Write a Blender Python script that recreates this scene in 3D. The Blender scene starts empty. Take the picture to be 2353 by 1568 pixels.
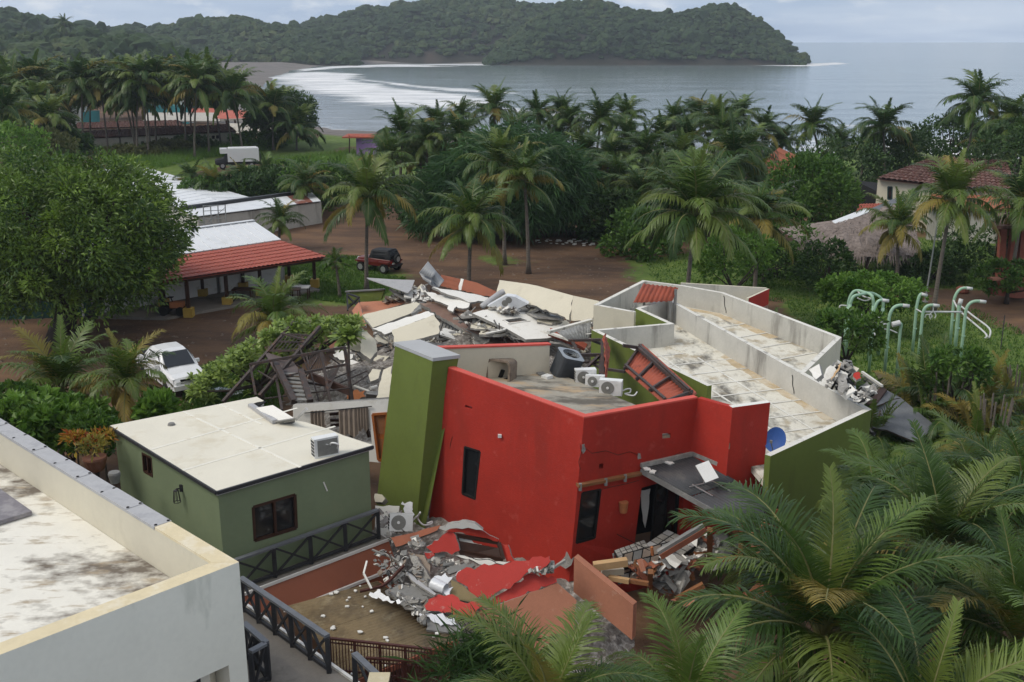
import bpy, bmesh, math, random
import numpy as np
from mathutils import Vector, Matrix
from mathutils.geometry import tessellate_polygon

R = math.radians

def zv(h):
    return Vector((0.0, 0, h))

scene = bpy.context.scene
col = scene.collection
rng = np.random.default_rng(7)
rnd = random.Random(11)

# ------------------------------------------------------------------ camera
CAM_H = 16.0
PITCH = math.atan(747 / 2600)
FPX = 2600 / 1.088
cam = bpy.data.cameras.new('camera')
cam.sensor_width = 36
cam.lens = 36 * 2600 / 2560
cam.clip_start = 0.3
cam.clip_end = 120000
camo = bpy.data.objects.new('camera', cam)
camo.location = (0, 0, CAM_H)
camo.rotation_euler = (math.pi / 2 - PITCH, 0, 0)
col.objects.link(camo)
scene.camera = camo

# ------------------------------------------------------------------ render settings
scene.view_settings.view_transform = 'Standard'
scene.view_settings.look = 'None'
scene.view_settings.gamma = 1
scene.view_settings.exposure = 0.18
scene.view_settings.use_curve_mapping = False
scene.render.engine = 'CYCLES'
cy = scene.cycles
cy.use_denoising = True
try:
    cy.denoiser = 'OPENIMAGEDENOISE'
    cy.denoising_input_passes = 'RGB_ALBEDO_NORMAL'
except Exception:
    pass
cy.max_bounces = 6
cy.diffuse_bounces = 3
cy.glossy_bounces = 2
cy.transmission_bounces = 3
cy.transparent_max_bounces = 6
cy.volume_bounces = 0
cy.caustics_reflective = False
cy.caustics_refractive = False
cy.use_adaptive_sampling = True
cy.adaptive_threshold = 0.02

# ------------------------------------------------------------------ sky and sun
SUN_EL, SUN_AZ = R(48), R(-104)          # azimuth measured from +Y (view direction), negative = left
world = bpy.data.worlds.new('World')
scene.world = world
world.use_nodes = True
wn, wl = world.node_tree.nodes, world.node_tree.links
wn.clear()

def wnode(t, **kw):
    n = wn.new(t)
    for k, v in kw.items():
        setattr(n, k, v)
    return n

wout = wnode('ShaderNodeOutputWorld')
wbg = wnode('ShaderNodeBackground')
wbg.inputs['Strength'].default_value = 0.1
wsky = wnode('ShaderNodeTexSky')
wsky.sky_type = 'NISHITA'
wsky.sun_disc = False
wsky.sun_elevation = SUN_EL
wsky.sun_rotation = SUN_AZ
wsky.altitude = 20
wsky.air_density = 1.0
wsky.dust_density = 0.6
wtc = wnode('ShaderNodeTexCoord')
wsep = wnode('ShaderNodeSeparateXYZ')
wl.new(wtc.outputs['Generated'], wsep.inputs[0])
# cloud sheet: project the view direction on a high plane
wadd = wnode('ShaderNodeMath', operation='ADD')
wadd.inputs[1].default_value = 0.10
wl.new(wsep.outputs['Z'], wadd.inputs[0])
wmx = wnode('ShaderNodeMath', operation='MAXIMUM')
wmx.inputs[1].default_value = 0.02
wl.new(wadd.outputs[0], wmx.inputs[0])
wdx = wnode('ShaderNodeMath', operation='DIVIDE')
wdy = wnode('ShaderNodeMath', operation='DIVIDE')
wl.new(wsep.outputs['X'], wdx.inputs[0]); wl.new(wmx.outputs[0], wdx.inputs[1])
wl.new(wsep.outputs['Y'], wdy.inputs[0]); wl.new(wmx.outputs[0], wdy.inputs[1])
wcomb = wnode('ShaderNodeCombineXYZ')
wl.new(wdx.outputs[0], wcomb.inputs[0]); wl.new(wdy.outputs[0], wcomb.inputs[1])
wnoi = wnode('ShaderNodeTexNoise')
wnoi.inputs['Scale'].default_value = 0.42
wnoi.inputs['Detail'].default_value = 7
wnoi.inputs['Roughness'].default_value = 0.55
wl.new(wcomb.outputs[0], wnoi.inputs['Vector'])
wramp = wnode('ShaderNodeValToRGB')
wramp.color_ramp.elements[0].position = 0.40
wramp.color_ramp.elements[0].color = (0.22, 0.22, 0.22, 1)
wramp.color_ramp.elements[1].position = 0.62
wramp.color_ramp.elements[1].color = (1, 1, 1, 1)
wl.new(wnoi.outputs['Fac'], wramp.inputs[0])
# cloud brightness rises a little to the zenith, as an overcast sky does
wup = wnode('ShaderNodeMapRange')
wup.inputs['From Min'].default_value = 0.0
wup.inputs['From Max'].default_value = 0.55
wup.inputs['To Min'].default_value = 0.0
wup.inputs['To Max'].default_value = 1.0
wl.new(wsep.outputs['Z'], wup.inputs['Value'])
wcl = wnode('ShaderNodeMix', data_type='RGBA')
wcl.inputs[6].default_value = (5.3, 6.2, 7.5, 1)
wcl.inputs[7].default_value = (8.3, 8.0, 7.5, 1)
wl.new(wup.outputs[0], wcl.inputs[0])
wnat = wnode('ShaderNodeMix', data_type='RGBA', blend_type='MIX')   # clear sky seen through thin cloud
wnat.inputs[0].default_value = 0.72
wnat.inputs[7].default_value = (2.9, 4.3, 7.0, 1)
wl.new(wsky.outputs[0], wnat.inputs[6])
wmix = wnode('ShaderNodeMix', data_type='RGBA')
wl.new(wramp.outputs[0], wmix.inputs[0])
wl.new(wnat.outputs[2], wmix.inputs[6])
wl.new(wcl.outputs[2], wmix.inputs[7])
# small bright cumulus heads low over the sea: noise in azimuth / elevation
waz = wnode('ShaderNodeMath', operation='ARCTAN2')
wl.new(wsep.outputs['X'], waz.inputs[0]); wl.new(wsep.outputs['Y'], waz.inputs[1])
wc2 = wnode('ShaderNodeCombineXYZ')
wl.new(waz.outputs[0], wc2.inputs[0])
wel = wnode('ShaderNodeMath', operation='MULTIPLY')
wel.inputs[1].default_value = 2.6
wl.new(wsep.outputs['Z'], wel.inputs[0])
wl.new(wel.outputs[0], wc2.inputs[1])
wn2 = wnode('ShaderNodeTexNoise')
wn2.inputs['Scale'].default_value = 17
wn2.inputs['Detail'].default_value = 5
wn2.inputs['Roughness'].default_value = 0.6
wl.new(wc2.outputs[0], wn2.inputs['Vector'])
wr2 = wnode('ShaderNodeValToRGB')
wr2.color_ramp.elements[0].position = 0.52
wr2.color_ramp.elements[0].color = (0, 0, 0, 1)
wr2.color_ramp.elements[1].position = 0.66
wr2.color_ramp.elements[1].color = (0.6, 0.6, 0.6, 1)
wl.new(wn2.outputs['Fac'], wr2.inputs[0])
wband = wnode('ShaderNodeValToRGB')          # only a band just above the horizon
e = wband.color_ramp.elements
e[0].position = 0.012; e[0].color = (0, 0, 0, 1)
e[1].position = 0.03; e[1].color = (1, 1, 1, 1)
q = e.new(0.10); q.color = (0.7, 0.7, 0.7, 1)
q = e.new(0.22); q.color = (0, 0, 0, 1)
wl.new(wsep.outputs['Z'], wband.inputs[0])
wmul = wnode('ShaderNodeMath', operation='MULTIPLY')
wl.new(wr2.outputs[0], wmul.inputs[0]); wl.new(wband.outputs[0], wmul.inputs[1])
wfin = wnode('ShaderNodeMix', data_type='RGBA')
wl.new(wmul.outputs[0], wfin.inputs[0])
wl.new(wmix.outputs[2], wfin.inputs[6])
wfin.inputs[7].default_value = (7.9, 8.2, 8.6, 1)
wl.new(wfin.outputs[2], wbg.inputs['Color'])
wl.new(wbg.outputs[0], wout.inputs['Surface'])

sun = bpy.data.lights.new('sun', 'SUN')
sun.energy = 1.75
sun.angle = R(24)
sun.color = (1.0, 0.93, 0.82)
suno = bpy.data.objects.new('sun', sun)
sd = Vector((math.sin(SUN_AZ) * math.cos(SUN_EL), math.cos(SUN_AZ) * math.cos(SUN_EL), math.sin(SUN_EL)))
suno.rotation_euler = sd.to_track_quat('Z', 'Y').to_euler()
suno.location = (-30, 10, 60)
col.objects.link(suno)

# ------------------------------------------------------------------ surveying helpers: sight lines of the photograph met with real planes
FW = Vector((0, math.cos(PITCH), -math.sin(PITCH)))
UP = Vector((0, math.sin(PITCH), math.cos(PITCH)))
EYE = zv(CAM_H)

def sight(x, y):
    return FW + Vector((1, 0, 0)) * ((x - 1176.5) / FPX) - UP * ((y - 784) / FPX)

def G(x, y, z=0.0):                       # point of the sight line at height z
    d = sight(x, y)
    return EYE + d * ((z - CAM_H) / d.z)

def at(x, y, Y):                          # point of the sight line at distance Y
    d = sight(x, y)
    return EYE + d * (Y / d.y)

def onplane(x, y, p, n):                  # point of the sight line on a wall plane
    d = sight(x, y)
    return EYE + d * ((p - EYE).dot(n) / d.dot(n))

def view(x0, y0, s):                      # an enlarged window of the photograph
    def f(x, y):
        return ((x0 + x / s) / 1.088, (y0 + y / s) / 1.088)
    return f

def gv(v):
    return (lambda x, y, z=0.0: G(*v(x, y), z)), (lambda x, y, Y: at(*v(x, y), Y))

V4 = view(850, 640, 3.361); g4, a4 = gv(V4)
V5 = view(500, 740, 3.733); g5, a5 = gv(V5)
V9 = view(900, 1230, 4.356); g9, a9 = gv(V9)
VA = view(1420, 1100, 3.92); gA, aA = gv(VA)
VT = view(1400, 760, 6.533); gT, aT = gv(VT)
VS = view(2080, 900, 6.533); gS, aS = gv(VS)
VP = view(1950, 600, 3.825); gP, aP = gv(VP)
VL = view(0, 560, 2.736); gL, aL = gv(VL)
VB = view(0, 1130, 2.722); gB, aB = gv(VB)
V1 = view(0, 0, 2.736); g1, a1 = gv(V1)
V3 = view(1700, 0, 2.736); g3, a3 = gv(V3)
VR = view(1700, 560, 2.736); gR, aR = gv(VR)
VD = view(850, 1130, 2.722); gD, aD = gv(VD)

# ------------------------------------------------------------------ noise in numpy
def _hash(ix, iy, iz, seed):
    n = (ix * 374761393 + iy * 668265263 + iz * 2147483647 + seed * 1274126177) & 0xffffffff
    n = ((n ^ (n >> 13)) * 1274126177) & 0xffffffff
    return ((n ^ (n >> 16)) & 0xffff) / 65535.0

def vnoise(x, y, z=0.0, seed=0):
    x, y, z = np.broadcast_arrays(np.asarray(x, float), np.asarray(y, float), np.asarray(z, float))
    ix, iy, iz = (np.floor(a).astype(np.int64) for a in (x, y, z))
    fx, fy, fz = x - ix, y - iy, z - iz
    fx, fy, fz = (f * f * (3 - 2 * f) for f in (fx, fy, fz))
    out = 0
    for dx in (0, 1):
        for dy in (0, 1):
            for dz in (0, 1):
                w = (fx if dx else 1 - fx) * (fy if dy else 1 - fy) * (fz if dz else 1 - fz)
                out = out + w * _hash(ix + dx, iy + dy, iz + dz, seed)
    return out

def fbm(x, y, z=0.0, o=4, seed=0):
    s, a, t = 0, 0.5, 0
    for i in range(o):
        s = s + a * vnoise(np.asarray(x) * 2 ** i, np.asarray(y) * 2 ** i, np.asarray(z) * 2 ** i, seed + i)
        t += a
        a *= 0.5
    return s / t

# ------------------------------------------------------------------ materials
MATS = {}

def nodes_of(m):
    m.use_nodes = True
    nt = m.node_tree
    nt.nodes.clear()
    return nt, nt.nodes, nt.links

def mat(name, c, rough=0.8, var=0.12, scale=1.2, fine=14.0, bump=0.15, stain=None, stain_amt=0.35, stain_scale=0.6,
        stain_stretch=(1, 1, 1), metal=0.0, spec=0.3, coords='world', rand=0.0, bscale=None, stain2=None, stain2_amt=0.2,
        stain2_scale=3.0, stain2_stretch=(1, 1, 1)):
    """weathered surface: base colour, large and fine tonal variation, optional stains, fine relief"""
    if name in MATS:
        return MATS[name]
    m = bpy.data.materials.new(name)
    nt, N, L = nodes_of(m)
    out = N.new('ShaderNodeOutputMaterial')
    b = N.new('ShaderNodeBsdfPrincipled')
    L.new(b.outputs[0], out.inputs[0])
    b.inputs['Roughness'].default_value = rough
    b.inputs['Metallic'].default_value = metal
    b.inputs['Specular IOR Level'].default_value = spec
    if coords == 'world':
        g = N.new('ShaderNodeNewGeometry'); vec = g.outputs['Position']
    else:
        g = N.new('ShaderNodeTexCoord'); vec = g.outputs['Object']

    def noise(sc, det=4, ro=0.55, stretch=None):
        n = N.new('ShaderNodeTexNoise')
        n.inputs['Scale'].default_value = sc
        n.inputs['Detail'].default_value = det
        n.inputs['Roughness'].default_value = ro
        if stretch and tuple(stretch) != (1, 1, 1):
            mp = N.new('ShaderNodeMapping')
            mp.inputs['Scale'].default_value = stretch
            L.new(vec, mp.inputs['Vector']); L.new(mp.outputs[0], n.inputs['Vector'])
        else:
            L.new(vec, n.inputs['Vector'])
        return n
    n1, n2 = noise(scale, 5), noise(fine, 3, 0.6)
    mx = N.new('ShaderNodeMath'); mx.operation = 'MULTIPLY_ADD'
    L.new(n2.outputs['Fac'], mx.inputs[0]); mx.inputs[1].default_value = 0.5
    L.new(n1.outputs['Fac'], mx.inputs[2])
    mr = N.new('ShaderNodeMapRange')
    mr.inputs['From Min'].default_value = 0.45; mr.inputs['From Max'].default_value = 1.05
    mr.inputs['To Min'].default_value = 1 - var; mr.inputs['To Max'].default_value = 1 + var
    L.new(mx.outputs[0], mr.inputs['Value'])
    fac = mr.outputs[0]
    if rand > 0:
        oi = N.new('ShaderNodeObjectInfo')
        mr2 = N.new('ShaderNodeMapRange')
        mr2.inputs['To Min'].default_value = 1 - rand; mr2.inputs['To Max'].default_value = 1 + rand
        L.new(oi.outputs['Random'], mr2.inputs['Value'])
        mm = N.new('ShaderNodeMath'); mm.operation = 'MULTIPLY'
        L.new(fac, mm.inputs[0]); L.new(mr2.outputs[0], mm.inputs[1]); fac = mm.outputs[0]
    vs = N.new('ShaderNodeVectorMath'); vs.operation = 'SCALE'
    vs.inputs[0].default_value = c
    L.new(fac, vs.inputs['Scale'])
    cur = vs.outputs[0]
    for (sc_, am, ss, st) in ((stain, stain_amt, stain_scale, stain_stretch), (stain2, stain2_amt, stain2_scale, stain2_stretch)):
        if sc_ is None:
            continue
        sn = noise(ss, 6, 0.65, st)
        rp = N.new('ShaderNodeValToRGB')
        t = 0.66 - 0.36 * am
        rp.color_ramp.elements[0].position = t
        rp.color_ramp.elements[1].position = min(t + 0.13, 1.0)
        L.new(sn.outputs['Fac'], rp.inputs[0])
        mxn = N.new('ShaderNodeMix'); mxn.data_type = 'RGBA'
        ml = N.new('ShaderNodeMath'); ml.operation = 'MULTIPLY'; ml.inputs[1].default_value = 0.88
        L.new(rp.outputs[0], ml.inputs[0])
        L.new(ml.outputs[0], mxn.inputs[0]); L.new(cur, mxn.inputs[6])
        mxn.inputs[7].default_value = (*sc_, 1)
        cur = mxn.outputs[2]
    L.new(cur, b.inputs['Base Color'])
    if bump > 0:
        nb = noise(bscale or fine, 4, 0.6)
        bp = N.new('ShaderNodeBump')
        bp.inputs['Strength'].default_value = bump
        bp.inputs['Distance'].default_value = 0.03
        L.new(nb.outputs['Fac'], bp.inputs['Height'])
        L.new(bp.outputs[0], b.inputs['Normal'])
    MATS[name] = m
    return m

def leafmat(name, c, c2, trans=0.35, rand=0.25, rough=0.5, attr=None, spec=0.3):
    """foliage: two tones mixed by object random and (optionally) a per-leaf value, some light passes through"""
    if name in MATS:
        return MATS[name]
    m = bpy.data.materials.new(name)
    nt, N, L = nodes_of(m)
    out = N.new('ShaderNodeOutputMaterial')
    b = N.new('ShaderNodeBsdfPrincipled')
    b.inputs['Roughness'].default_value = rough
    b.inputs['Specular IOR Level'].default_value = spec
    t = N.new('ShaderNodeBsdfTranslucent')
    ms = N.new('ShaderNodeMixShader'); ms.inputs[0].default_value = trans
    mixc = N.new('ShaderNodeMix'); mixc.data_type = 'RGBA'
    mixc.inputs[6].default_value = (*c, 1); mixc.inputs[7].default_value = (*c2, 1)
    if attr:
        a = N.new('ShaderNodeAttribute'); a.attribute_name = attr
        L.new(a.outputs['Fac'], mixc.inputs[0])
    else:
        oi = N.new('ShaderNodeObjectInfo')
        L.new(oi.outputs['Random'], mixc.inputs[0])
    g = N.new('ShaderNodeNewGeometry')
    n = N.new('ShaderNodeTexNoise'); n.inputs['Scale'].default_value = 0.9; n.inputs['Detail'].default_value = 3
    L.new(g.outputs['Position'], n.inputs['Vector'])
    mr = N.new('ShaderNodeMapRange')
    mr.inputs['From Min'].default_value = 0.3; mr.inputs['From Max'].default_value = 0.7
    mr.inputs['To Min'].default_value = 1 - rand; mr.inputs['To Max'].default_value = 1 + rand
    L.new(n.outputs['Fac'], mr.inputs['Value'])
    vs = N.new('ShaderNodeVectorMath'); vs.operation = 'SCALE'
    L.new(mixc.outputs[2], vs.inputs[0]); L.new(mr.outputs[0], vs.inputs['Scale'])
    L.new(vs.outputs[0], b.inputs['Base Color']); L.new(vs.outputs[0], t.inputs['Color'])
    L.new(b.outputs[0], ms.inputs[1]); L.new(t.outputs[0], ms.inputs[2])
    L.new(ms.outputs[0], out.inputs[0])
    MATS[name] = m
    return m

# ------------------------------------------------------------------ mesh helpers
def tag(o, label=None, cat=None, group=None, kind=None):
    if label:
        o['label'] = label
    if cat:
        o['category'] = cat
    if group:
        o['group'] = group
    if kind:
        o['kind'] = kind
    elif label and cat and 'kind' not in o:
        o['kind'] = 'thing'
    return o

def thing(name, loc, label, cat, group=None):
    o = bpy.data.objects.new(name, None)
    o.empty_display_size = 0.3
    o.location = loc
    col.objects.link(o)
    return tag(o, label, cat, group)

def wpos(o):
    p = Vector(o.location)
    while o.parent:
        o = o.parent
        p = p + Vector(o.location)
    return p

def newell(pts):
    n = zv(0)
    for i in range(len(pts)):
        a, b = pts[i], pts[(i + 1) % len(pts)]
        n += Vector(((a.y - b.y) * (a.z + b.z), (a.z - b.z) * (a.x + b.x), (a.x - b.x) * (a.y + b.y)))
    return n.normalized()

def flatten(pts, n, c=None):
    """a rigid slab is flat: slide its surveyed corners along their sight lines on to its mean plane"""
    c = c or sum(pts, Vector()) / len(pts)
    out = []
    for p in pts:
        d = p - EYE
        k = d.normalized().dot(n)
        out.append(EYE + d * ((c - EYE).dot(n) / d.dot(n)) if abs(k) > .12 else p - n * (p - c).dot(n))
    return out

class MB:
    """collects shapes in world coordinates, then becomes ONE mesh object"""

    def __init__(self):
        self.v, self.f, self.m = [], [], []

    def add(self, vs, fs, mi=0):
        o = len(self.v)
        self.v += [tuple(p) for p in vs]
        self.f += [tuple(i + o for i in f) for f in fs]
        self.m += [mi] * len(fs)
        return self

    def hexa(self, b, t, mi=0):            # bottom quad, top quad (same winding, counter-clockwise from above)
        return self.add(list(b) + list(t), [(3, 2, 1, 0), (4, 5, 6, 7), (0, 1, 5, 4), (1, 2, 6, 5), (2, 3, 7, 6), (3, 0, 4, 7)], mi)

    def box(self, c, s, rot=None, mi=0):
        c = Vector(c)
        M = rot if rot is not None else Matrix.Identity(3)
        hx, hy, hz = s[0] / 2, s[1] / 2, s[2] / 2
        q = [(-hx, -hy), (hx, -hy), (hx, hy), (-hx, hy)]
        b = [c + M @ Vector((x, y, -hz)) for x, y in q]
        t = [c + M @ Vector((x, y, hz)) for x, y in q]
        return self.hexa(b, t, mi)

    def bar(self, a, b, w, h=None, up=(0, 0, 1), mi=0):
        a, b = Vector(a), Vector(b)
        h = h or w
        d = (b - a)
        L = d.length
        if L < 1e-5:
            return self
        d = d / L
        u = Vector(up)
        s = d.cross(u)
        if s.length < 1e-3:
            s = d.cross(Vector((1, 0, 0)))
        s.normalize()
        u = s.cross(d)
        q = [(-w / 2, -h / 2), (w / 2, -h / 2), (w / 2, h / 2), (-w / 2, h / 2)]
        A = [a + s * x + u * y for x, y in q]
        B = [b + s * x + u * y for x, y in q]
        return self.add(A + B, [(0, 1, 2, 3), (7, 6, 5, 4), (0, 4, 5, 1), (1, 5, 6, 2), (2, 6, 7, 3), (3, 7, 4, 0)], mi)

    def tube(self, pts, r, n=7, mi=0, cap=True):
        pts = [Vector(p) for p in pts]
        k = len(pts)
        rr = r if isinstance(r, (list, tuple)) else [r] * k
        vs, fs = [], []
        prev = None
        for i, p in enumerate(pts):
            d = (pts[min(i + 1, k - 1)] - pts[max(i - 1, 0)])
            if d.length < 1e-6:
                d = zv(1)
            d.normalize()
            if prev is None:
                s = d.cross(zv(1))
                if s.length < 0.05:
                    s = d.cross(Vector((0, 1, 0)))
            else:
                s = prev - d * prev.dot(d)
            s.normalize()
            prev = s
            u = d.cross(s)
            for j in range(n):
                a = 2 * math.pi * j / n
                vs.append(p + (s * math.cos(a) + u * math.sin(a)) * rr[i])
        for i in range(k - 1):
            for j in range(n):
                j2 = (j + 1) % n
                fs.append((i * n + j, i * n + j2, (i + 1) * n + j2, (i + 1) * n + j))
        if cap:
            fs.append(tuple(reversed(range(n))))
            fs.append(tuple((k - 1) * n + j for j in range(n)))
        return self.add(vs, fs, mi)

    def plate(self, pts, th, mi=0, side=None, nrm=None, jag=0.0, jstep=0.35, seed=0, keep=(), flat=True):
        """a flat piece: outline (world points) given a thickness behind it; jag roughens broken edges"""
        pts = [Vector(p) for p in pts]
        n = zv(0)
        for i in range(len(pts)):
            a, b = pts[i], pts[(i + 1) % len(pts)]
            n += Vector(((a.y - b.y) * (a.z + b.z), (a.z - b.z) * (a.x + b.x), (a.x - b.x) * (a.y + b.y)))
        n.normalize()
        face = nrm if nrm is not None else (EYE - pts[0])
        if n.dot(face) < 0:
            pts.reverse(); n = -n
            keep = [len(pts) - 2 - k if k < len(pts) - 1 else len(pts) - 1 for k in keep]
        if flat and len(pts) > 4:
            pts = flatten(pts, n)
        if jag > 0:
            rr = random.Random(seed)
            q = []
            for i in range(len(pts)):
                a, b = pts[i], pts[(i + 1) % len(pts)]
                q.append(a)
                if i in keep:
                    continue
                L = (b - a).length
                k = int(L / jstep)
                e = (b - a).normalized()
                inn = n.cross(e)
                for j in range(1, k + 1):
                    t = (j + rr.uniform(-.35, .35)) / (k + 1)
                    q.append(a.lerp(b, t) + inn * rr.uniform(-jag, jag) + e * rr.uniform(-jag, jag) * .4)
            pts = q
        k = len(pts)
        tri = tessellate_polygon([pts])
        top = [tuple(t) for t in tri]
        # orient
        fixed = []
        for t in top:
            a, b, c = (pts[i] for i in t)
            fixed.append(t if (b - a).cross(c - a).dot(n) > 0 else (t[0], t[2], t[1]))
        back = [p - n * th for p in pts]
        o = len(self.v)
        self.v += [tuple(p) for p in pts] + [tuple(p) for p in back]
        for t in fixed:
            self.f.append(tuple(i + o for i in t)); self.m.append(mi)
        for t in fixed:
            self.f.append(tuple(k + i + o for i in reversed(t))); self.m.append(side if side is not None else mi)
        for i in range(k):
            j = (i + 1) % k
            self.f.append((o + i, o + k + i, o + k + j, o + j)); self.m.append(side if side is not None else mi)
        return self

    def build(self, name, mats, parent=None, smooth=False, label=None, cat=None, group=None, kind=None, origin=None):
        if not isinstance(mats, (list, tuple)):
            mats = [mats]
        V = np.array(self.v, dtype=np.float64).reshape(-1, 3)
        if origin is None:
            lo, hi = V.min(0), V.max(0)
            origin = Vector(((lo[0] + hi[0]) / 2, (lo[1] + hi[1]) / 2, lo[2]))
        origin = Vector(origin)
        V = V - np.array(origin)
        me = bpy.data.meshes.new(name)
        me.from_pydata(V.tolist(), [], self.f)
        for mm in mats:
            me.materials.append(mm)
        if len(mats) > 1:
            me.polygons.foreach_set('material_index', self.m)
        if smooth:
            me.polygons.foreach_set('use_smooth', [True] * len(me.polygons))
        me.update()
        o = bpy.data.objects.new(name, me)
        if parent is not None:
            o.parent = parent
            o.location = origin - wpos(parent)
        else:
            o.location = origin
        col.objects.link(o)
        return tag(o, label, cat, group, kind)

def npmesh(name, V, F, mats, parent=None, attrs=None, smooth=False, origin=(0, 0, 0), mi=None):
    """mesh from numpy arrays; F is (n,3) or (n,4)"""
    me = bpy.data.meshes.new(name)
    V = np.asarray(V, np.float32) - np.array(origin, np.float32)
    F = np.asarray(F, np.int32)
    nf, k = F.shape
    me.vertices.add(len(V)); me.vertices.foreach_set('co', V.ravel())
    me.loops.add(nf * k); me.loops.foreach_set('vertex_index', F.ravel())
    me.polygons.add(nf)
    me.polygons.foreach_set('loop_start', np.arange(0, nf * k, k, dtype=np.int32))
    me.polygons.foreach_set('use_smooth', np.full(nf, smooth))
    if not isinstance(mats, (list, tuple)):
        mats = [mats]
    for mm in mats:
        me.materials.append(mm)
    if mi is not None:
        me.polygons.foreach_set('material_index', np.asarray(mi, np.int32))
    for an, arr in (attrs or {}).items():
        a = me.attributes.new(an, 'FLOAT', 'POINT')
        a.data.foreach_set('value', np.asarray(arr, np.float32))
    me.update(calc_edges=True)
    me.validate()
    o = bpy.data.objects.new(name, me)
    if parent is not None:
        o.parent = parent
        o.location = Vector(origin) - wpos(parent)
    else:
        o.location = origin
    col.objects.link(o)
    return o

def link_copy(o, parent=None, loc=None, rot=None, scale=None):
    c = o.copy()
    if parent is not None:
        c.parent = parent
    if loc is not None:
        c.location = loc
    if rot is not None:
        c.rotation_euler = rot
    if scale is not None:
        c.scale = scale if not isinstance(scale, (int, float)) else (scale,) * 3
    col.objects.link(c)
    return c

def mesh_object(name, me, parent=None, loc=(0, 0, 0), rot=(0, 0, 0), scale=1.0):
    o = bpy.data.objects.new(name, me)
    o.parent = parent
    o.location = loc
    o.rotation_euler = rot
    o.scale = scale if not isinstance(scale, (int, float)) else (scale,) * 3
    col.objects.link(o)
    return o

# ================================================================== TERRAIN, SEA, HILLS
SEA_Z = -3.0
SHORE = [(1117, 146.5), (980, 145.5), (850, 147), (740, 152), (670, 163), (630, 179), (608, 197), (620, 216), (655, 240), (690, 266), (716, 289), (765, 296), (870, 303),
         (980, 316), (1250, 334), (1600, 346), (2000, 351), (2400, 364), (3200, 395), (4200, 430)]
shore_w = np.array([G(x, y, SEA_Z)[:2] for x, y in SHORE])
water_poly = np.vstack([shore_w, [[900, 150], [4000, 1500], [4000, 60000], [0, 60000], [60, 1100]]])

def in_poly(px, py, poly):
    poly = np.asarray(poly)
    inside = np.zeros(np.shape(px), bool)
    n = len(poly)
    for i in range(n):
        x1, y1 = poly[i]
        x2, y2 = poly[(i + 1) % n]
        c = ((y1 > py) != (y2 > py)) & (px < (x2 - x1) * (py - y1) / (y2 - y1 + 1e-12) + x1)
        inside ^= c
    return inside

def poly_dist(px, py, line, closed=False):
    best = np.full(np.shape(px), 1e9)
    line = np.asarray(line)
    n = len(line)
    for i in range(n if closed else n - 1):
        a, b = line[i], line[(i + 1) % n]
        d = b - a
        L2 = d @ d + 1e-12
        t = np.clip(((px - a[0]) * d[0] + (py - a[1]) * d[1]) / L2, 0, 1)
        best = np.minimum(best, np.hypot(px - a[0] - t * d[0], py - a[1] - t * d[1]))
    return best

def sdist(px, py, poly):
    d = poly_dist(px, py, poly, True)
    return np.where(in_poly(px, py, poly), d, -d)

def gpoly(pts, z=0.0):
    return np.array([G(x, y, z)[:2] for x, y in pts])

def ground_z(x, y):
    x, y = np.asarray(x, float), np.asarray(y, float)
    d = poly_dist(x, y, shore_w)
    wet = in_poly(x, y, water_poly)
    s = np.clip(d / 38.0, 0, 1)
    s = s * s * (3 - 2 * s)
    z = np.where(wet, SEA_Z - 0.04 * d, SEA_Z + (0 - SEA_Z) * s)
    z = np.maximum(z, -7)
    near = np.clip((37.5 - y) / 5, 0, 1) * np.clip((x + 7) / 3, 0, 1) * np.clip((16 - x) / 6, 0, 1)
    z = z - 1.6 * near
    z = z + (fbm(x * .09, y * .09, 0, 3, 5) - .5) * .35 * np.clip((y - 40) / 30, 0, 1) * ~wet
    return z

ys = np.concatenate([np.linspace(4, 110, 190), np.geomspace(111, 1500, 130)])
us = np.linspace(-1, 1, 261)
YY, UU = np.meshgrid(ys, us, indexing='ij')
XX = UU * (0.62 * YY + 30)
ZZ = ground_z(XX, YY)
wx = XX + (fbm(XX * .12, YY * .12, 0, 4, 21) - .5) * 9
wy = YY + (fbm(XX * .12, YY * .12, 0, 4, 31) - .5) * 9
GRASS = [
    [(630, 606), (740, 588), (835, 592), (870, 628), (935, 640), (850, 700), (740, 690), (660, 668)],
    [(180, 345), (430, 335), (560, 330), (720, 318), (800, 322), (870, 335), (880, 395), (720, 395), (620, 380), (585, 395), (480, 392), (430, 425), (280, 405)],
    [(1560, 660), (1800, 655), (2080, 690), (2250, 715), (2353, 762), (2600, 830), (3600, 1000), (3600, 1700), (2000, 1300), (1990, 900), (1800, 700)],
    [(430, 860), (560, 800), (660, 870), (640, 950), (500, 960), (410, 965)],
    [(1095, 592), (1235, 588), (1240, 606), (1120, 618)],
    [(1480, 590), (1620, 560), (2600, 540), (2600, 690), (2240, 672), (2000, 660), (1700, 670), (1500, 650)],
    [(-300, 400), (100, 380), (420, 440), (420, 640), (-300, 620)],
]
gm = np.zeros_like(XX)
for i, p in enumerate(GRASS):
    sd_ = sdist(wx, wy, gpoly(p))
    gm = np.maximum(gm, np.clip(sd_ / (2.0 + 0.02 * YY) + 0.5, 0, 1))
far = np.clip((YY - 100) / 12, 0, 1) * (XX > -25 - 0.05 * YY)
gm = np.maximum(gm, far)
dirt_far = sdist(wx, wy, gpoly([(430, 425), (480, 392), (540, 378), (640, 372), (760, 345), (860, 335), (870, 350), (770, 362), (640, 392), (560, 398), (470, 430)]))
gm *= 1 - np.clip(dirt_far / 3 + .5, 0, 1)
dshore = poly_dist(XX, YY, shore_w)
sand = np.clip((34 - dshore) / 10 + (fbm(XX * .05, YY * .05, 0, 3, 8) - .5) * 1.2, 0, 1)
sand = np.maximum(sand, np.clip((YY - 330) / 40, 0, 1))
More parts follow.
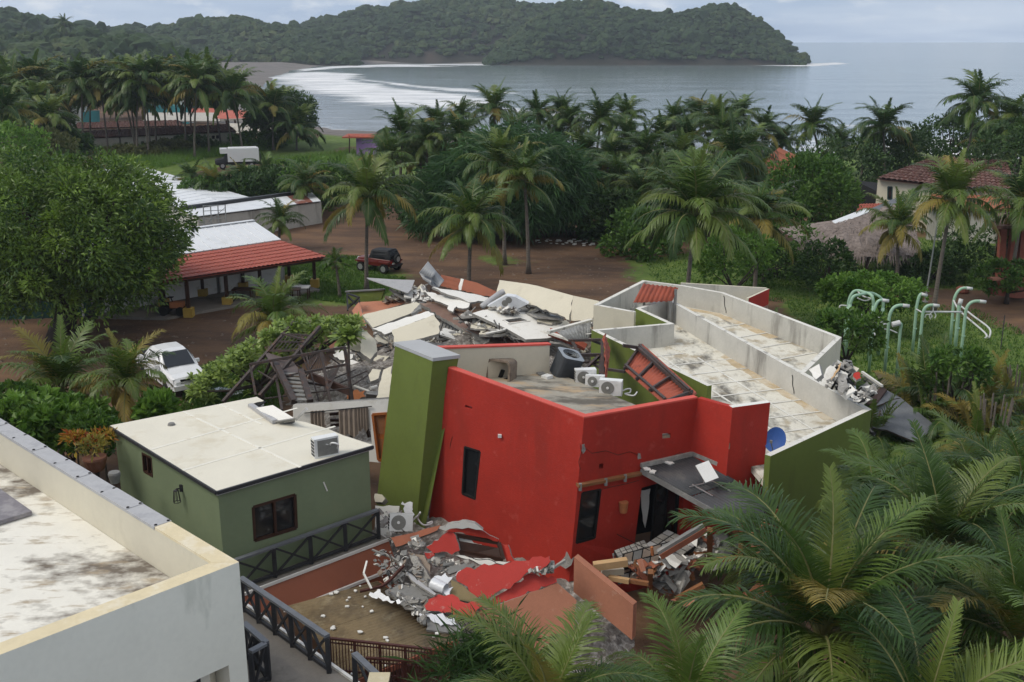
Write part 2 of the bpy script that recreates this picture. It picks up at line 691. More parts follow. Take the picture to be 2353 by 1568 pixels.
gm *= 1 - sand
nY, nU = XX.shape
idx = np.arange(nY * nU).reshape(nY, nU)
F = np.stack([idx[:-1, :-1].ravel(), idx[:-1, 1:].ravel(), idx[1:, 1:].ravel(), idx[1:, :-1].ravel()], 1)

def ground_material():
    m = bpy.data.materials.new('ground')
    nt, N, L = nodes_of(m)
    out = N.new('ShaderNodeOutputMaterial'); b = N.new('ShaderNodeBsdfPrincipled')
    L.new(b.outputs[0], out.inputs[0])
    b.inputs['Roughness'].default_value = 0.9
    b.inputs['Specular IOR Level'].default_value = 0.2
    g = N.new('ShaderNodeNewGeometry'); pos = g.outputs['Position']

    def noise(sc, det=5, ro=.6, st=None):
        n = N.new('ShaderNodeTexNoise'); n.inputs['Scale'].default_value = sc
        n.inputs['Detail'].default_value = det; n.inputs['Roughness'].default_value = ro
        if st:
            mp = N.new('ShaderNodeMapping'); mp.inputs['Scale'].default_value = st
            mp.inputs['Rotation'].default_value = (0, 0, R(12))
            L.new(pos, mp.inputs[0]); L.new(mp.outputs[0], n.inputs['Vector'])
        else:
            L.new(pos, n.inputs['Vector'])
        return n.outputs['Fac']

    def ramp(fac, stops):
        r = N.new('ShaderNodeValToRGB')
        r.color_ramp.elements[0].position = stops[0][0]; r.color_ramp.elements[0].color = (*stops[0][1], 1)
        r.color_ramp.elements[1].position = stops[-1][0]; r.color_ramp.elements[1].color = (*stops[-1][1], 1)
        for p, c in stops[1:-1]:
            r.color_ramp.elements.new(p).color = (*c, 1)
        L.new(fac, r.inputs[0])
        return r.outputs[0]

    def mix(f, a, c):
        x = N.new('ShaderNodeMix'); x.data_type = 'RGBA'
        L.new(f, x.inputs[0]); L.new(a, x.inputs[6]); L.new(c, x.inputs[7])
        return x.outputs[2]

    dirt = ramp(noise(.16, 6, .65, (1, 2.2, 1)), [(.3, (.072, .046, .032)), (.47, (.108, .066, .043)), (.56, (.140, .083, .050)), (.72, (.20, .118, .064))])
    speck = ramp(noise(7, 3, .7), [(.62, (0, 0, 0)), (.70, (1, 1, 1))])
    peb = N.new('ShaderNodeRGB'); peb.outputs[0].default_value = (.17, .13, .10, 1)
    ms = N.new('ShaderNodeMath'); ms.operation = 'MULTIPLY'; ms.inputs[1].default_value = .45
    L.new(speck, ms.inputs[0])
    dirt = mix(ms.outputs[0], dirt, peb.outputs[0])
    grass = ramp(noise(.8, 6, .7), [(.3, (.060, .096, .022)), (.5, (.100, .155, .032)), (.7, (.150, .190, .048))])
    a = N.new('ShaderNodeAttribute'); a.attribute_name = 'grass'
    nm = noise(1.7, 5, .7)
    f = N.new('ShaderNodeMath'); f.operation = 'ADD'; L.new(a.outputs['Fac'], f.inputs[0]); L.new(nm, f.inputs[1])
    fr = ramp(f.outputs[0], [(.80, (0, 0, 0)), (1.0, (1, 1, 1))])
    fr_n = N.new('ShaderNodeMath'); fr_n.operation = 'SUBTRACT'; fr_n.inputs[1].default_value = .28; L.new(f.outputs[0], fr_n.inputs[0])
    fr = ramp(fr_n.outputs[0], [(.62, (0, 0, 0)), (.86, (1, 1, 1))])
    c = mix(fr, dirt, grass)
    sandc = ramp(noise(.05, 5, .6, (1, 3, 1)), [(.35, (.13, .118, .11)), (.6, (.20, .182, .168))])
    a2 = N.new('ShaderNodeAttribute'); a2.attribute_name = 'sand'
    c = mix(a2.outputs['Fac'], c, sandc)
    L.new(c, b.inputs['Base Color'])
    bp = N.new('ShaderNodeBump'); bp.inputs['Strength'].default_value = .6; bp.inputs['Distance'].default_value = .12
    L.new(noise(2.2, 6, .7), bp.inputs['Height']); L.new(bp.outputs[0], b.inputs['Normal'])
    return m

ground = npmesh('ground', np.stack([XX.ravel(), YY.ravel(), ZZ.ravel()], 1), F, ground_material(),
                attrs={'grass': gm.ravel(), 'sand': sand.ravel()}, smooth=True)
tag(ground, kind='structure')

# ------------------------------------------------------------------ sea
ys = np.concatenate([np.linspace(150, 460, 160), np.geomspace(464, 1500, 130)[0:], np.geomspace(1600, 70000, 24)])
us = np.linspace(-1, 1, 241)
YY, UU = np.meshgrid(ys, us, indexing='ij')
XX = UU * (0.62 * YY + 60)
dsh = poly_dist(XX, YY, shore_w)
FOAM = [
    ([(624, 192), (640, 178), (700, 167), (760, 165), (795, 174), (806, 190), (850, 201), (930, 210), (1060, 220), (1125, 234), (1090, 244), (1000, 247), (930, 246), (880, 241), (800, 232), (700, 216), (640, 206)], 8, 1.0),
    ([(1780, 318), (1900, 322), (2100, 322), (2353, 326), (2600, 334), (2600, 420), (2000, 378), (1880, 356)], 5, .95),
    ([(1640, 149), (1740, 147), (1845, 148), (1915, 144), (1945, 147), (1860, 152), (1740, 151)], 6, .95),
    ([(850, 149.5), (1000, 147), (1140, 147), (1140, 150.5), (980, 151), (850, 153)], 8, .7),
    ([(680, 160), (760, 153), (860, 150), (960, 151), (1050, 153), (960, 154), (860, 154), (770, 158), (700, 165)], 6, .95),
    ([(800, 172), (880, 188), (980, 200), (1100, 208), (1220, 212), (1220, 216), (1100, 213), (970, 206), (870, 194)], 4, .85),
    ([(1150, 246), (1300, 262), (1450, 268), (1450, 274), (1290, 268), (1150, 252)], 4, .8),
    ([(1850, 283), (2000, 288), (2200, 297), (2400, 303), (2400, 307), (2150, 302), (1950, 292)], 3, .55),
    ([(700, 291), (770, 293), (880, 299), (880, 306), (760, 300), (712, 296)], 3, .7),
]
foam = np.zeros_like(XX)
wx = XX + (fbm(XX * .03, YY * .012, 0, 4, 41) - .5) * 26
wy = YY + (fbm(XX * .03, YY * .012, 0, 4, 51) - .5) * 30
for p, soft, amt in FOAM:
    foam = np.maximum(foam, amt * np.clip(sdist(wx, wy, gpoly(p, SEA_Z)) / (soft * 2.2) + .55, 0, 1))
shallow = np.clip(1 - dsh / 70, 0, 1) * (YY < 480)
zz = SEA_Z + np.where(YY < 1400, .10 * np.sin(YY * .13 + 14 * fbm(XX * .012, YY * .012, 0, 3, 3)) * np.clip(dsh / 60, 0, 1), 0)
nY, nU = XX.shape
idx = np.arange(nY * nU).reshape(nY, nU)
F = np.stack([idx[:-1, :-1].ravel(), idx[:-1, 1:].ravel(), idx[1:, 1:].ravel(), idx[1:, :-1].ravel()], 1)

def sea_material():
    m = bpy.data.materials.new('sea')
    nt, N, L = nodes_of(m)
    out = N.new('ShaderNodeOutputMaterial'); b = N.new('ShaderNodeBsdfPrincipled')
    fo = N.new('ShaderNodeBsdfDiffuse')
    ms = N.new('ShaderNodeMixShader')
    L.new(b.outputs[0], ms.inputs[1]); L.new(fo.outputs[0], ms.inputs[2]); L.new(ms.outputs[0], out.inputs[0])
    g = N.new('ShaderNodeNewGeometry'); pos = g.outputs['Position']
    b.inputs['Roughness'].default_value = .12
    b.inputs['IOR'].default_value = 1.33

    def noise(sc, st, det=4, ro=.6):
        n = N.new('ShaderNodeTexNoise'); n.inputs['Scale'].default_value = sc
        n.inputs['Detail'].default_value = det; n.inputs['Roughness'].default_value = ro
        mp = N.new('ShaderNodeMapping'); mp.inputs['Scale'].default_value = st
        L.new(pos, mp.inputs[0]); L.new(mp.outputs[0], n.inputs['Vector'])
        return n.outputs['Fac']
    a = N.new('ShaderNodeAttribute'); a.attribute_name = 'foam'
    a2 = N.new('ShaderNodeAttribute'); a2.attribute_name = 'shallow'
    cm = N.new('ShaderNodeMix'); cm.data_type = 'RGBA'
    cm.inputs[6].default_value = (.155, .20, .205, 1); cm.inputs[7].default_value = (.22, .225, .215, 1)
    L.new(a2.outputs['Fac'], cm.inputs[0]); L.new(cm.outputs[2], b.inputs['Base Color'])
    nf0 = noise(.028, (1, 2.6, 1), 9, .80)
    nfc = N.new('ShaderNodeMapRange'); nfc.inputs['From Min'].default_value = .30; nfc.inputs['From Max'].default_value = .70
    L.new(nf0, nfc.inputs['Value']); nf = nfc.outputs[0]
    ad = N.new('ShaderNodeMath'); ad.operation = 'ADD'; L.new(a.outputs['Fac'], ad.inputs[0]); L.new(nf, ad.inputs[1])
    rp = N.new('ShaderNodeMapRange'); rp.inputs['From Min'].default_value = .72; rp.inputs['From Max'].default_value = 1.36
    L.new(ad.outputs[0], rp.inputs['Value']); L.new(rp.outputs[0], ms.inputs[0])
    fr = N.new('ShaderNodeValToRGB'); fr.color_ramp.elements[0].color = (.42, .45, .48, 1); fr.color_ramp.elements[1].color = (.78, .79, .80, 1)
    fr.color_ramp.elements[0].position = .36; fr.color_ramp.elements[1].position = .58
    L.new(noise(.05, (.7, 2.4, 1), 9, .75), fr.inputs[0]); L.new(fr.outputs[0], fo.inputs[0])
    # two sizes of waves
    bp = N.new('ShaderNodeBump'); bp.inputs['Strength'].default_value = .26; bp.inputs['Distance'].default_value = 1.3
    n1 = noise(.055, (1, 2.2, 1), 5, .62)
    L.new(n1, bp.inputs['Height'])
    bp2 = N.new('ShaderNodeBump'); bp2.inputs['Strength'].default_value = .25; bp2.inputs['Distance'].default_value = .2
    L.new(noise(.5, (1, 1.8, 1), 3, .6), bp2.inputs['Height'])
    L.new(bp.outputs[0], bp2.inputs['Normal'])
    L.new(bp2.outputs[0], b.inputs['Normal'])
    return m

sea = npmesh('sea', np.stack([XX.ravel(), YY.ravel(), zz.ravel()], 1), F, sea_material(),
             attrs={'foam': foam.ravel(), 'shallow': shallow.ravel()}, smooth=True)
tag(sea, kind='structure')

# ------------------------------------------------------------------ forested hills: ground with tree crowns on it
m_hill = mat('hill_ground', (.030, .030, .022), .95, var=.3, scale=.05, fine=.6, bump=.6, stain=(.06, .045, .035), stain_amt=.3, stain_scale=.03, bscale=.2)

def forest_material():
    m = bpy.data.materials.new('forest')
    nt, N, L = nodes_of(m)
    out = N.new('ShaderNodeOutputMaterial'); b = N.new('ShaderNodeBsdfPrincipled')
    L.new(b.outputs[0], out.inputs[0])
    b.inputs['Roughness'].default_value = .8; b.inputs['Specular IOR Level'].default_value = .15
    a = N.new('ShaderNodeAttribute'); a.attribute_name = 'tint'
    r = N.new('ShaderNodeValToRGB')
    r.color_ramp.elements[0].color = (.017, .036, .013, 1)
    r.color_ramp.elements[1].color = (.062, .080, .028, 1)
    r.color_ramp.elements.new(.5).color = (.031, .056, .018, 1)
    L.new(a.outputs['Fac'], r.inputs[0])
    g = N.new('ShaderNodeNewGeometry')
    n = N.new('ShaderNodeTexNoise'); n.inputs['Scale'].default_value = .55; n.inputs['Detail'].default_value = 4
    L.new(g.outputs['Position'], n.inputs['Vector'])
    mr = N.new('ShaderNodeMapRange'); mr.inputs['From Min'].default_value = .3; mr.inputs['From Max'].default_value = .7
    mr.inputs['To Min'].default_value = .5; mr.inputs['To Max'].default_value = 1.5
    L.new(n.outputs['Fac'], mr.inputs['Value'])
    vs = N.new('ShaderNodeVectorMath'); vs.operation = 'SCALE'
    L.new(r.outputs[0], vs.inputs[0]); L.new(mr.outputs[0], vs.inputs['Scale'])
    L.new(vs.outputs[0], b.inputs['Base Color'])
    return m

m_forest = forest_material()

def crown_variants(k, sub=2, seed=0):
    """uneven upper half of a tree crown, cauliflower-like"""
    out = []
    bm = bmesh.new()
    bmesh.ops.create_icosphere(bm, subdivisions=sub, radius=1)
    base = np.array([v.co[:] for v in bm.verts])
    faces = np.array([[v.index for v in f.verts] for f in bm.faces])
    bm.free()
    rr = np.random.default_rng(seed)
    keepf = faces[(base[faces][:, :, 2].max(1) > -.35)]
    for i in range(k):
        lob = rr.normal(size=(7, 3)); lob /= np.linalg.norm(lob, axis=1)[:, None]
        lob[:, 2] = np.abs(lob[:, 2])
        d = (base @ lob.T).max(1)
        rad = .60 + .42 * np.clip(d, 0, 1) ** 3 + rr.normal(size=len(base)) * .13
        V = base * rad[:, None]
        V[:, 2] *= .8
        out.append((V, keepf))
    return out

CV = crown_variants(14, 2, 3)
CV3 = crown_variants(12, 3, 4)

def hill(name, sky, Yr, Yf, n, rmin, rmax, seed, tmin=.12, top=5.0, tone=(0, 1), CV=CV):
    sky = np.array(sky, float)
    s = np.linspace(0, 1, 60)
    # resample the crest
    arc = np.r_[0, np.cumsum(np.hypot(np.diff(sky[:, 0]), np.diff(sky[:, 1])))]
    arc /= arc[-1]
    sx, sy = np.interp(s, arc, sky[:, 0]), np.interp(s, arc, sky[:, 1])
    crest = np.array([at(x, y, Yr)[:] for x, y in zip(sx, sy)])
    crest[:, 2] = np.maximum(crest[:, 2] - top, SEA_Z + 1)
    foot = np.array([[c[0] * Yf / Yr, Yf, SEA_Z - 1.0] for c in crest])
    t = np.linspace(0, 1, 26)
    rows = []
    for ti in t:
        p = foot + (crest - foot) * ti
        p[:, 2] = foot[:, 2] + (crest[:, 2] - foot[:, 2]) * (1 - (1 - ti) ** 1.75)
        rows.append(p)
    back = crest.copy(); back[:, 1] += (Yr - Yf) * .9; back[:, 0] *= (Yr + (Yr - Yf) * .9) / Yr; back[:, 2] = SEA_Z - 1
    for ti in (.25, .5, .75, 1.0):
        p = crest + (back - crest) * ti
        p[:, 2] = crest[:, 2] + (back[:, 2] - crest[:, 2]) * ti ** 1.6
        rows.append(p)
    P = np.array(rows)
    P[:, :, 2] += (fbm(P[:, :, 0] * .035, P[:, :, 1] * .035, 0, 3, seed) - .5) * 9 * np.r_[t, .8, .6, .3, 0][:, None]
    P[:, :, 1] += (fbm(P[:, :, 0] * .03, P[:, :, 2] * .05, 0, 3, seed + 9) - .5) * 26 * np.r_[np.clip(t * 6, .35, 1) * (1 - .6 * t), .3, .2, .1, 0][:, None]
    a, b = P.shape[:2]
    idx = np.arange(a * b).reshape(a, b)
    F = np.stack([idx[:-1, :-1].ravel(), idx[:-1, 1:].ravel(), idx[1:, 1:].ravel(), idx[1:, :-1].ravel()], 1)
    o = npmesh(name, P.reshape(-1, 3), F, m_hill, smooth=True)
    tag(o, kind='structure')
    rr = np.random.default_rng(seed)
    vs, fs, tn = [], [], []
    off = 0
    us_ = rr.uniform(0, .999, n); ts_ = tmin + (1.06 - tmin) * rr.uniform(0, 1, n) ** .9
    for u, tt in zip(us_, ts_):
        fi, fj = tt * 25, u * (b - 1)
        i, j = min(int(fi), a - 2), int(fj)
        fi -= i; fj -= j
        p = (P[i, j] * (1 - fi) * (1 - fj) + P[i + 1, j] * fi * (1 - fj) + P[i, j + 1] * (1 - fi) * fj + P[i + 1, j + 1] * fi * fj)
        r = (rmin + (rmax - rmin) * rr.random() ** 1.5) * (1 + .5 * (rr.random() < .07))
        V, K = CV[rr.integers(len(CV))]
        an = rr.uniform(0, 6.283)
        c_, s_ = math.cos(an), math.sin(an)
        sc = np.array([r * rr.uniform(.85, 1.2), r * rr.uniform(.85, 1.2), r * rr.uniform(.75, 1.25)])
        W = V * sc
        W = np.stack([W[:, 0] * c_ - W[:, 1] * s_, W[:, 0] * s_ + W[:, 1] * c_, W[:, 2]], 1) + p + [0, 0, r * .35]
        vs.append(W); fs.append(K + off); off += len(W)
        tint = np.clip(tone[0] + (tone[1] - tone[0]) * (rr.beta(1.4, 2.2) * .8 + 1.1 * (fbm(p[0] * .018, p[1] * .018, p[2] * .03, 3, 77) - .45)), 0, 1)
        tn.append(np.full(len(W), float(tint)))
    f = npmesh('forest', np.vstack(vs), np.vstack(fs), m_forest, attrs={'tint': np.concatenate(tn)})
    return f

f = hill('hills', [(640, 80), (700, 56), (760, 40), (800, 30), (850, 20), (900, 13), (960, 4), (993, -2), (1080, -8), (1168, 0), (1228, 13), (1285, 18), (1350, 40), (1400, 80)],
         1180, 1010, 2600, 2.8, 6.2, 101, tmin=.06, top=4)
tag(f, 'dense dark green woodland covering the tallest hill behind the bay', 'forest', kind='stuff')
f = hill('headland', [(1120, 140), (1150, 118), (1190, 85), (1230, 48), (1260, 28), (1285, 15), (1346, 4), (1399, 13), (1430, 20), (1487, 25), (1572, 32), (1596, 24), (1620, 24),
                      (1640, 17), (1680, 13), (1714, 30), (1737, 50), (1764, 67), (1791, 87), (1814, 114), (1830, 133), (1850, 143)],
         1010, 915, 3000, 2.4, 5.4, 202, tmin=.07, top=3.5)
tag(f, 'dense woodland on the headland reaching out into the sea', 'forest', kind='stuff')
f = hill('hills', [(170, 80), (258, 70), (300, 68), (380, 62), (440, 55), (500, 43), (540, 38), (590, 45), (650, 58), (700, 66), (760, 80), (820, 110)],
         1000, 900, 1700, 2.8, 6.4, 303, tmin=.03, top=4)
tag(f, 'woodland on the middle hill behind the far sandy beach', 'forest', kind='stuff')
f = hill('hills', [(-260, 20), (-60, 26), (0, 30), (60, 36), (110, 54), (150, 62), (200, 66), (300, 84), (400, 110), (470, 140)],
         760, 600, 1300, 3, 7.5, 404, tmin=.02)
tag(f, 'woodland on the left hill above the palm grove', 'forest', kind='stuff')
f = hill('hills', [(-200, 80), (-60, 85), (60, 88), (130, 92), (200, 88), (260, 94), (320, 96), (380, 118), (440, 140)],
         560, 480, 360, 3.5, 8.5, 505, tmin=.0, tone=(.1, .95), CV=CV3)
tag(f, 'big round tree crowns at the foot of the left hill', 'forest', kind='stuff')

# ================================================================== PLANT KIT
m_frond = leafmat('palm_frond', (.028, .070, .014), (.070, .124, .024), .30, .22, .42, spec=.35)
m_frond_y = leafmat('palm_frond_yellowing', (.19, .18, .038), (.27, .21, .05), .30, .2, .5)
m_frond_l = leafmat('palm_frond_light', (.085, .150, .026), (.150, .200, .040), .30, .2, .42, spec=.4)
m_frond_dry = leafmat('palm_frond_dry', (.14, .10, .055), (.20, .15, .09), .15, .2, .8)
m_rachis = mat('frond_stem', (.16, .16, .06), .6, var=.2, coords='local', bump=0)
m_trunk = mat('palm_trunk', (.15, .13, .11), .9, var=.25, scale=3, fine=20, bump=.5, coords='local', stain=(.07, .06, .05), stain_amt=.4, stain_scale=6, stain_stretch=(.3, .3, 4))
m_bark = mat('tree_bark', (.055, .045, .038), .95, var=.3, scale=3, fine=18, bump=.6, stain=(.11, .10, .085), stain_amt=.25, stain_scale=3)
m_coco = mat('coconut', (.13, .15, .04), .6, var=.2, coords='local', bump=0)

def frond_mesh(name, L, e0, bend, pairs, leaf, width, hang, seed, material, segs=3, curl=0.0, fwd=40):
    """one palm frond in local coordinates: grows from the origin along +X, arching under its own weight"""
    rr = np.random.default_rng(seed)
    n = 14
    s = np.linspace(0, 1, n)
    el = R(e0) - R(bend) * s ** 1.45
    yaw = R(curl) * s ** 2
    step = L / (n - 1)
    P = np.zeros((n, 3))
    for i in range(1, n):
        e_, y_ = (el[i - 1] + el[i]) / 2, (yaw[i - 1] + yaw[i]) / 2
        P[i] = P[i - 1] + step * np.array([math.cos(e_) * math.cos(y_), math.cos(e_) * math.sin(y_), math.sin(e_)])
    V, Fq, mi = [], [], []
    # rachis: tapering square tube
    for i in range(n):
        w = .045 * (1 - .85 * s[i]) * (L / 3.6)
        T = np.array([math.cos(el[i]) * math.cos(yaw[i]), math.cos(el[i]) * math.sin(yaw[i]), math.sin(el[i])])
        S = np.array([-math.sin(yaw[i]), math.cos(yaw[i]), 0]); U = np.cross(T, S)
        for a, b in ((-1, -.6), (1, -.6), (.6, .6), (-.6, .6)):
            V.append(P[i] + S * a * w + U * b * w)
    for i in range(n - 1):
        for j in range(4):
            k = (j + 1) % 4
            Fq.append((i * 4 + j, i * 4 + k, i * 4 + 4 + k, i * 4 + 4 + j)); mi.append(1)
    tri = []
    for k in range(pairs):
        t = .10 + .90 * (k + .5) / pairs
        fi = t * (n - 1); i = min(int(fi), n - 2); f = fi - i
        p = P[i] * (1 - f) + P[i + 1] * f
        e_, y_ = el[i] * (1 - f) + el[i + 1] * f, yaw[i] * (1 - f) + yaw[i + 1] * f
        T = np.array([math.cos(e_) * math.cos(y_), math.cos(e_) * math.sin(y_), math.sin(e_)])
        S = np.array([-math.sin(y_), math.cos(y_), 0]); U = np.cross(T, S)
        prof = (min(t / .22, 1) ** .6) * (1 - max(t - .45, 0) / .62 * .75)
        for sd_ in (1, -1):
            if rr.random() < .03:
                continue
            ll = leaf * prof * rr.uniform(.88, 1.1)
            a = R(fwd * (.75 + .55 * t) + rr.normal() * 5)
            v0 = S * sd_ * math.cos(a) + T * math.sin(a)
            up = R(rr.normal(14, 7))
            d = v0 * math.cos(up) + U * math.sin(up)
            wv = np.cross(d, U); wv /= np.linalg.norm(wv) + 1e-9
            w = width * (.8 + .4 * prof)
            q = p.copy()
            base = len(V)
            V.append(q - wv * w * .35); V.append(q + wv * w * .35)
            for g_ in range(1, segs + 1):
                tt = g_ / segs
                dd = d + np.array([0, 0, -1.0]) * hang * tt ** 1.3 * (1.0 + rr.normal() * .12)
                dd /= np.linalg.norm(dd)
                q = q + dd * ll / segs
                if g_ < segs:
                    ww = w * (1.0 if g_ < segs * .6 else .7) * .5
                    V.append(q - wv * ww); V.append(q + wv * ww)
                    b0 = base + 2 * (g_ - 1)
                    Fq.append((b0, b0 + 1, b0 + 3, b0 + 2)); mi.append(0)
                else:
                    V.append(q)
                    b0 = base + 2 * (g_ - 1)
                    tri.append((b0, b0 + 1, len(V) - 1))
    me = bpy.data.meshes.new(name)
    me.from_pydata([tuple(v) for v in V], [], Fq + tri)
    me.materials.append(material); me.materials.append(m_rachis)
    me.polygons.foreach_set('material_index', mi + [0] * len(tri))
    me.update()
    return me

FR = {}

def fronds(lod):
    """families of frond meshes by how steeply they stand: 0 spear .. 4 hanging"""
    if lod in FR:
        return FR[lod]
    pairs, wd, segs, var = {'near': (92, .031, 5, 4), 'mid': (44, .066, 3, 3), 'far': (26, .12, 2, 2)}[lod]
    fam = []
    for k, (e0, bend, hang) in enumerate([(82, 34, .25), (68, 72, .6), (46, 104, 1.3), (24, 98, 1.9), (-6, 66, 2.4)]):
        row = []
        for i in range(var):
            for mt in (m_frond, m_frond_l, m_frond_y):
                row.append((mt, frond_mesh('frond', 1.0 * 3.6, e0 + rnd.uniform(-5, 5), bend + rnd.uniform(-14, 16), pairs, .98 if k else .6, wd, hang * rnd.uniform(.8, 1.25),
                                           rnd.randrange(9999), mt, segs, rnd.uniform(-28, 28))))
        fam.append(row)
    FR[lod] = fam
    return fam

def trunk_path(h, lean, az, n=9):
    pts = []
    for i in range(n):
        t = i / (n - 1)
        o = lean * (t ** 1.6)
        pts.append(Vector((math.cos(az) * o, math.sin(az) * o, h * t)))
    return pts

def palm(heart, ground_z_=0.0, fl=3.6, lod='mid', nf=22, lean=.6, light=.15, yellow=.08, seed=0, label='', group=None, name='coconut_palm', coco=True, tr=.14, droop=1.0, aim=None):
    rr = random.Random(seed)
    heart = Vector(heart)
    h = heart.z - ground_z_
    az = rr.uniform(0, 6.28)
    base = Vector((heart.x - math.cos(az) * lean, heart.y - math.sin(az) * lean, ground_z_))
    t = thing(name, base, label, 'palm', group)
    b = MB()
    pts = [base + p for p in trunk_path(h, lean, az)]
    k = len(pts)
    rads = [tr * (1.55 if i == 0 else 1.0 - .38 * i / (k - 1)) for i in range(k)]
    b.tube(pts, rads, 8 if lod != 'near' else 12)
    b.build('trunk', m_trunk, t, smooth=True)
    fam = fronds(lod)
    golden = 2.39996
    top = heart - base
    nf = int(nf * 1.15)
    for i in range(nf):
        u = (i + .5) / nf
        u2 = u ** .85
        cls = 0 if u2 < .13 else 1 if u2 < .42 else 2 if u2 < .68 else 3 if u2 < .87 else 4
        old = cls >= 3
        mt = m_frond
        z = rr.random()
        if z < yellow * (2.2 if old else .4):
            mt = m_frond_y
        elif z < yellow + light + (.18 if old else 0):
            mt = m_frond_l
        cand = [q for q in fam[cls] if q[0] is mt]
        me = rr.choice(cand)[1]
        sc = fl / 3.6 * rr.uniform(.88, 1.1) * (.85 if cls == 0 else 1)
        mesh_object('frond', me, t, top + zv(-.02 * i * .4), (rr.uniform(-.10, .10), rr.uniform(-.10, .10), i * golden + rr.uniform(-.2, .2) + seed), sc)
    if coco and lod != 'far':
        for i in range(rr.randint(2, 5)):
            a = rr.uniform(0, 6.28)
            c = coconut_mesh()
            mesh_object('coconut', c, t, top + Vector((math.cos(a) * .26, math.sin(a) * .26, -.42 + rr.uniform(-.1, .1))), (0, 0, a), rr.uniform(.8, 1.1))
    return t

_coc = []

def coconut_mesh():
    if not _coc:
        bm = bmesh.new()
        bmesh.ops.create_icosphere(bm, subdivisions=1, radius=.14)
        for v in bm.verts:
            v.co.z *= 1.25
        me = bpy.data.meshes.new('coconut'); bm.to_mesh(me); bm.free()
        me.materials.append(m_coco)
        _coc.append(me)
    return _coc[0]

def leaf_cloud(pts, dirs, size, aspect, rr, fold=.25, jitter=.55, droop=0.0):
    """pointed, folded leaves: positions and outward directions as arrays"""
    n = len(pts)
    d = dirs + rr.normal(size=(n, 3)) * jitter
    d[:, 2] -= droop
    d /= np.linalg.norm(d, axis=1)[:, None] + 1e-9
    r = rr.normal(size=(n, 3))
    s = np.cross(d, r); s /= np.linalg.norm(s, axis=1)[:, None] + 1e-9
    u = np.cross(s, d)
    L = size * rr.uniform(.7, 1.3, n)[:, None]
    w = L * aspect
    mid = pts + d * L * .5
    A = pts
    B = mid + s * w * .5 + u * w * fold
    C = pts + d * L - np.array([0, 0, 1.0]) * L * droop * .3
    D = mid - s * w * .5 + u * w * fold
    V = np.stack([A, B, C, D], 1).reshape(-1, 3)
    i = np.arange(n) * 4
    F = np.concatenate([np.stack([i, i + 1, i + 2], 1), np.stack([i, i + 2, i + 3], 1)])
    return V, F

def clump_points(center, radii, clumps, per, cr, rr, flat=0.0, low=-.35, shell=.55):
    """leaves sit on the outside of many clumps that fill the crown's outer volume"""
    center, radii = np.array(center), np.array(radii)
    dirs = rr.normal(size=(clumps * 3, 3)); dirs /= np.linalg.norm(dirs, axis=1)[:, None]
    dirs = dirs[dirs[:, 2] > low][:clumps]
    rad = rr.uniform(shell, 1.0, len(dirs)) ** .6
    cc = center + dirs * rad[:, None] * radii * (1 + (fbm(dirs[:, 0] * 2 + 5, dirs[:, 1] * 2, dirs[:, 2] * 2, 3, int(rr.integers(999)))[:, None] - .5) * .55)
    pts, outd, tint = [], [], []
    for c, d in zip(cc, dirs):
        m = max(3, int(per * rr.uniform(.6, 1.4)))
        q = rr.normal(size=(m, 3)) * [1, 1, .8] + d * .55 + [0, 0, .3]
        q /= np.linalg.norm(q, axis=1)[:, None]
        r = cr * rr.uniform(.65, 1.25)
        pts.append(c + q * r * rr.uniform(.55, 1.0, m)[:, None]); outd.append(q)
        tint.append(np.clip(rr.normal(.45, .25) + rr.normal(size=m) * .14, 0, 1))
    return np.vstack(pts), np.vstack(outd), np.concatenate(tint), cc

def limbs(b, base, targets, r0, rr, fork=.45):
    base = Vector(base)
    for tg in targets:
        tg = Vector(tg)
        mid = base.lerp(tg, .5) + Vector((rr.uniform(-.3, .3), rr.uniform(-.3, .3), -abs(tg.z - base.z) * .08))
        b.tube([base, base.lerp(mid, .6), mid, mid.lerp(tg, .6), tg], [r0, r0 * .75, r0 * .55, r0 * .36, r0 * .14], 6)

def tree(name, base, center, radii, label, cat='tree', material=None, clumps=120, per=40, cr=.8, size=.3, aspect=.42, trunk_r=.2, seed=0, group=None, low=-.35,
         nl=10, droop=0.0, trunk_mat=None, shell=.55, jitter=.55, crown='crown'):
    rr = np.random.default_rng(seed)
    r2 = random.Random(seed)
    t = thing(name, base, label, cat, group)
    pts, outd, tint, cc = clump_points(center, radii, clumps, per, cr, rr, low=low, shell=shell)
    V, F = leaf_cloud(pts, outd, size, aspect, rr, jitter=jitter, droop=droop)
    o = npmesh(crown, V, F, material or MATS['leaf_green'], t, attrs={'tint': np.repeat(tint, 4)}, origin=tuple(center))
    tag(o, kind='stuff')
    b = MB()
    base = Vector(base); c = Vector(center)
    fork = base.lerp(Vector((c.x, c.y, c.z - radii[2] * .35)), .55)
    b.tube([base, base.lerp(fork, .5), fork], [trunk_r * 1.5, trunk_r * 1.05, trunk_r * .9], 9)
    b.build('trunk', trunk_mat or m_bark, t, smooth=True)
    b2 = MB()
    sel = cc[rr.permutation(len(cc))[:nl]]
    limbs(b2, fork, [Vector(q) for q in sel], trunk_r * .62, r2)
    b2.build('limbs', trunk_mat or m_bark, t, smooth=True)
    return t

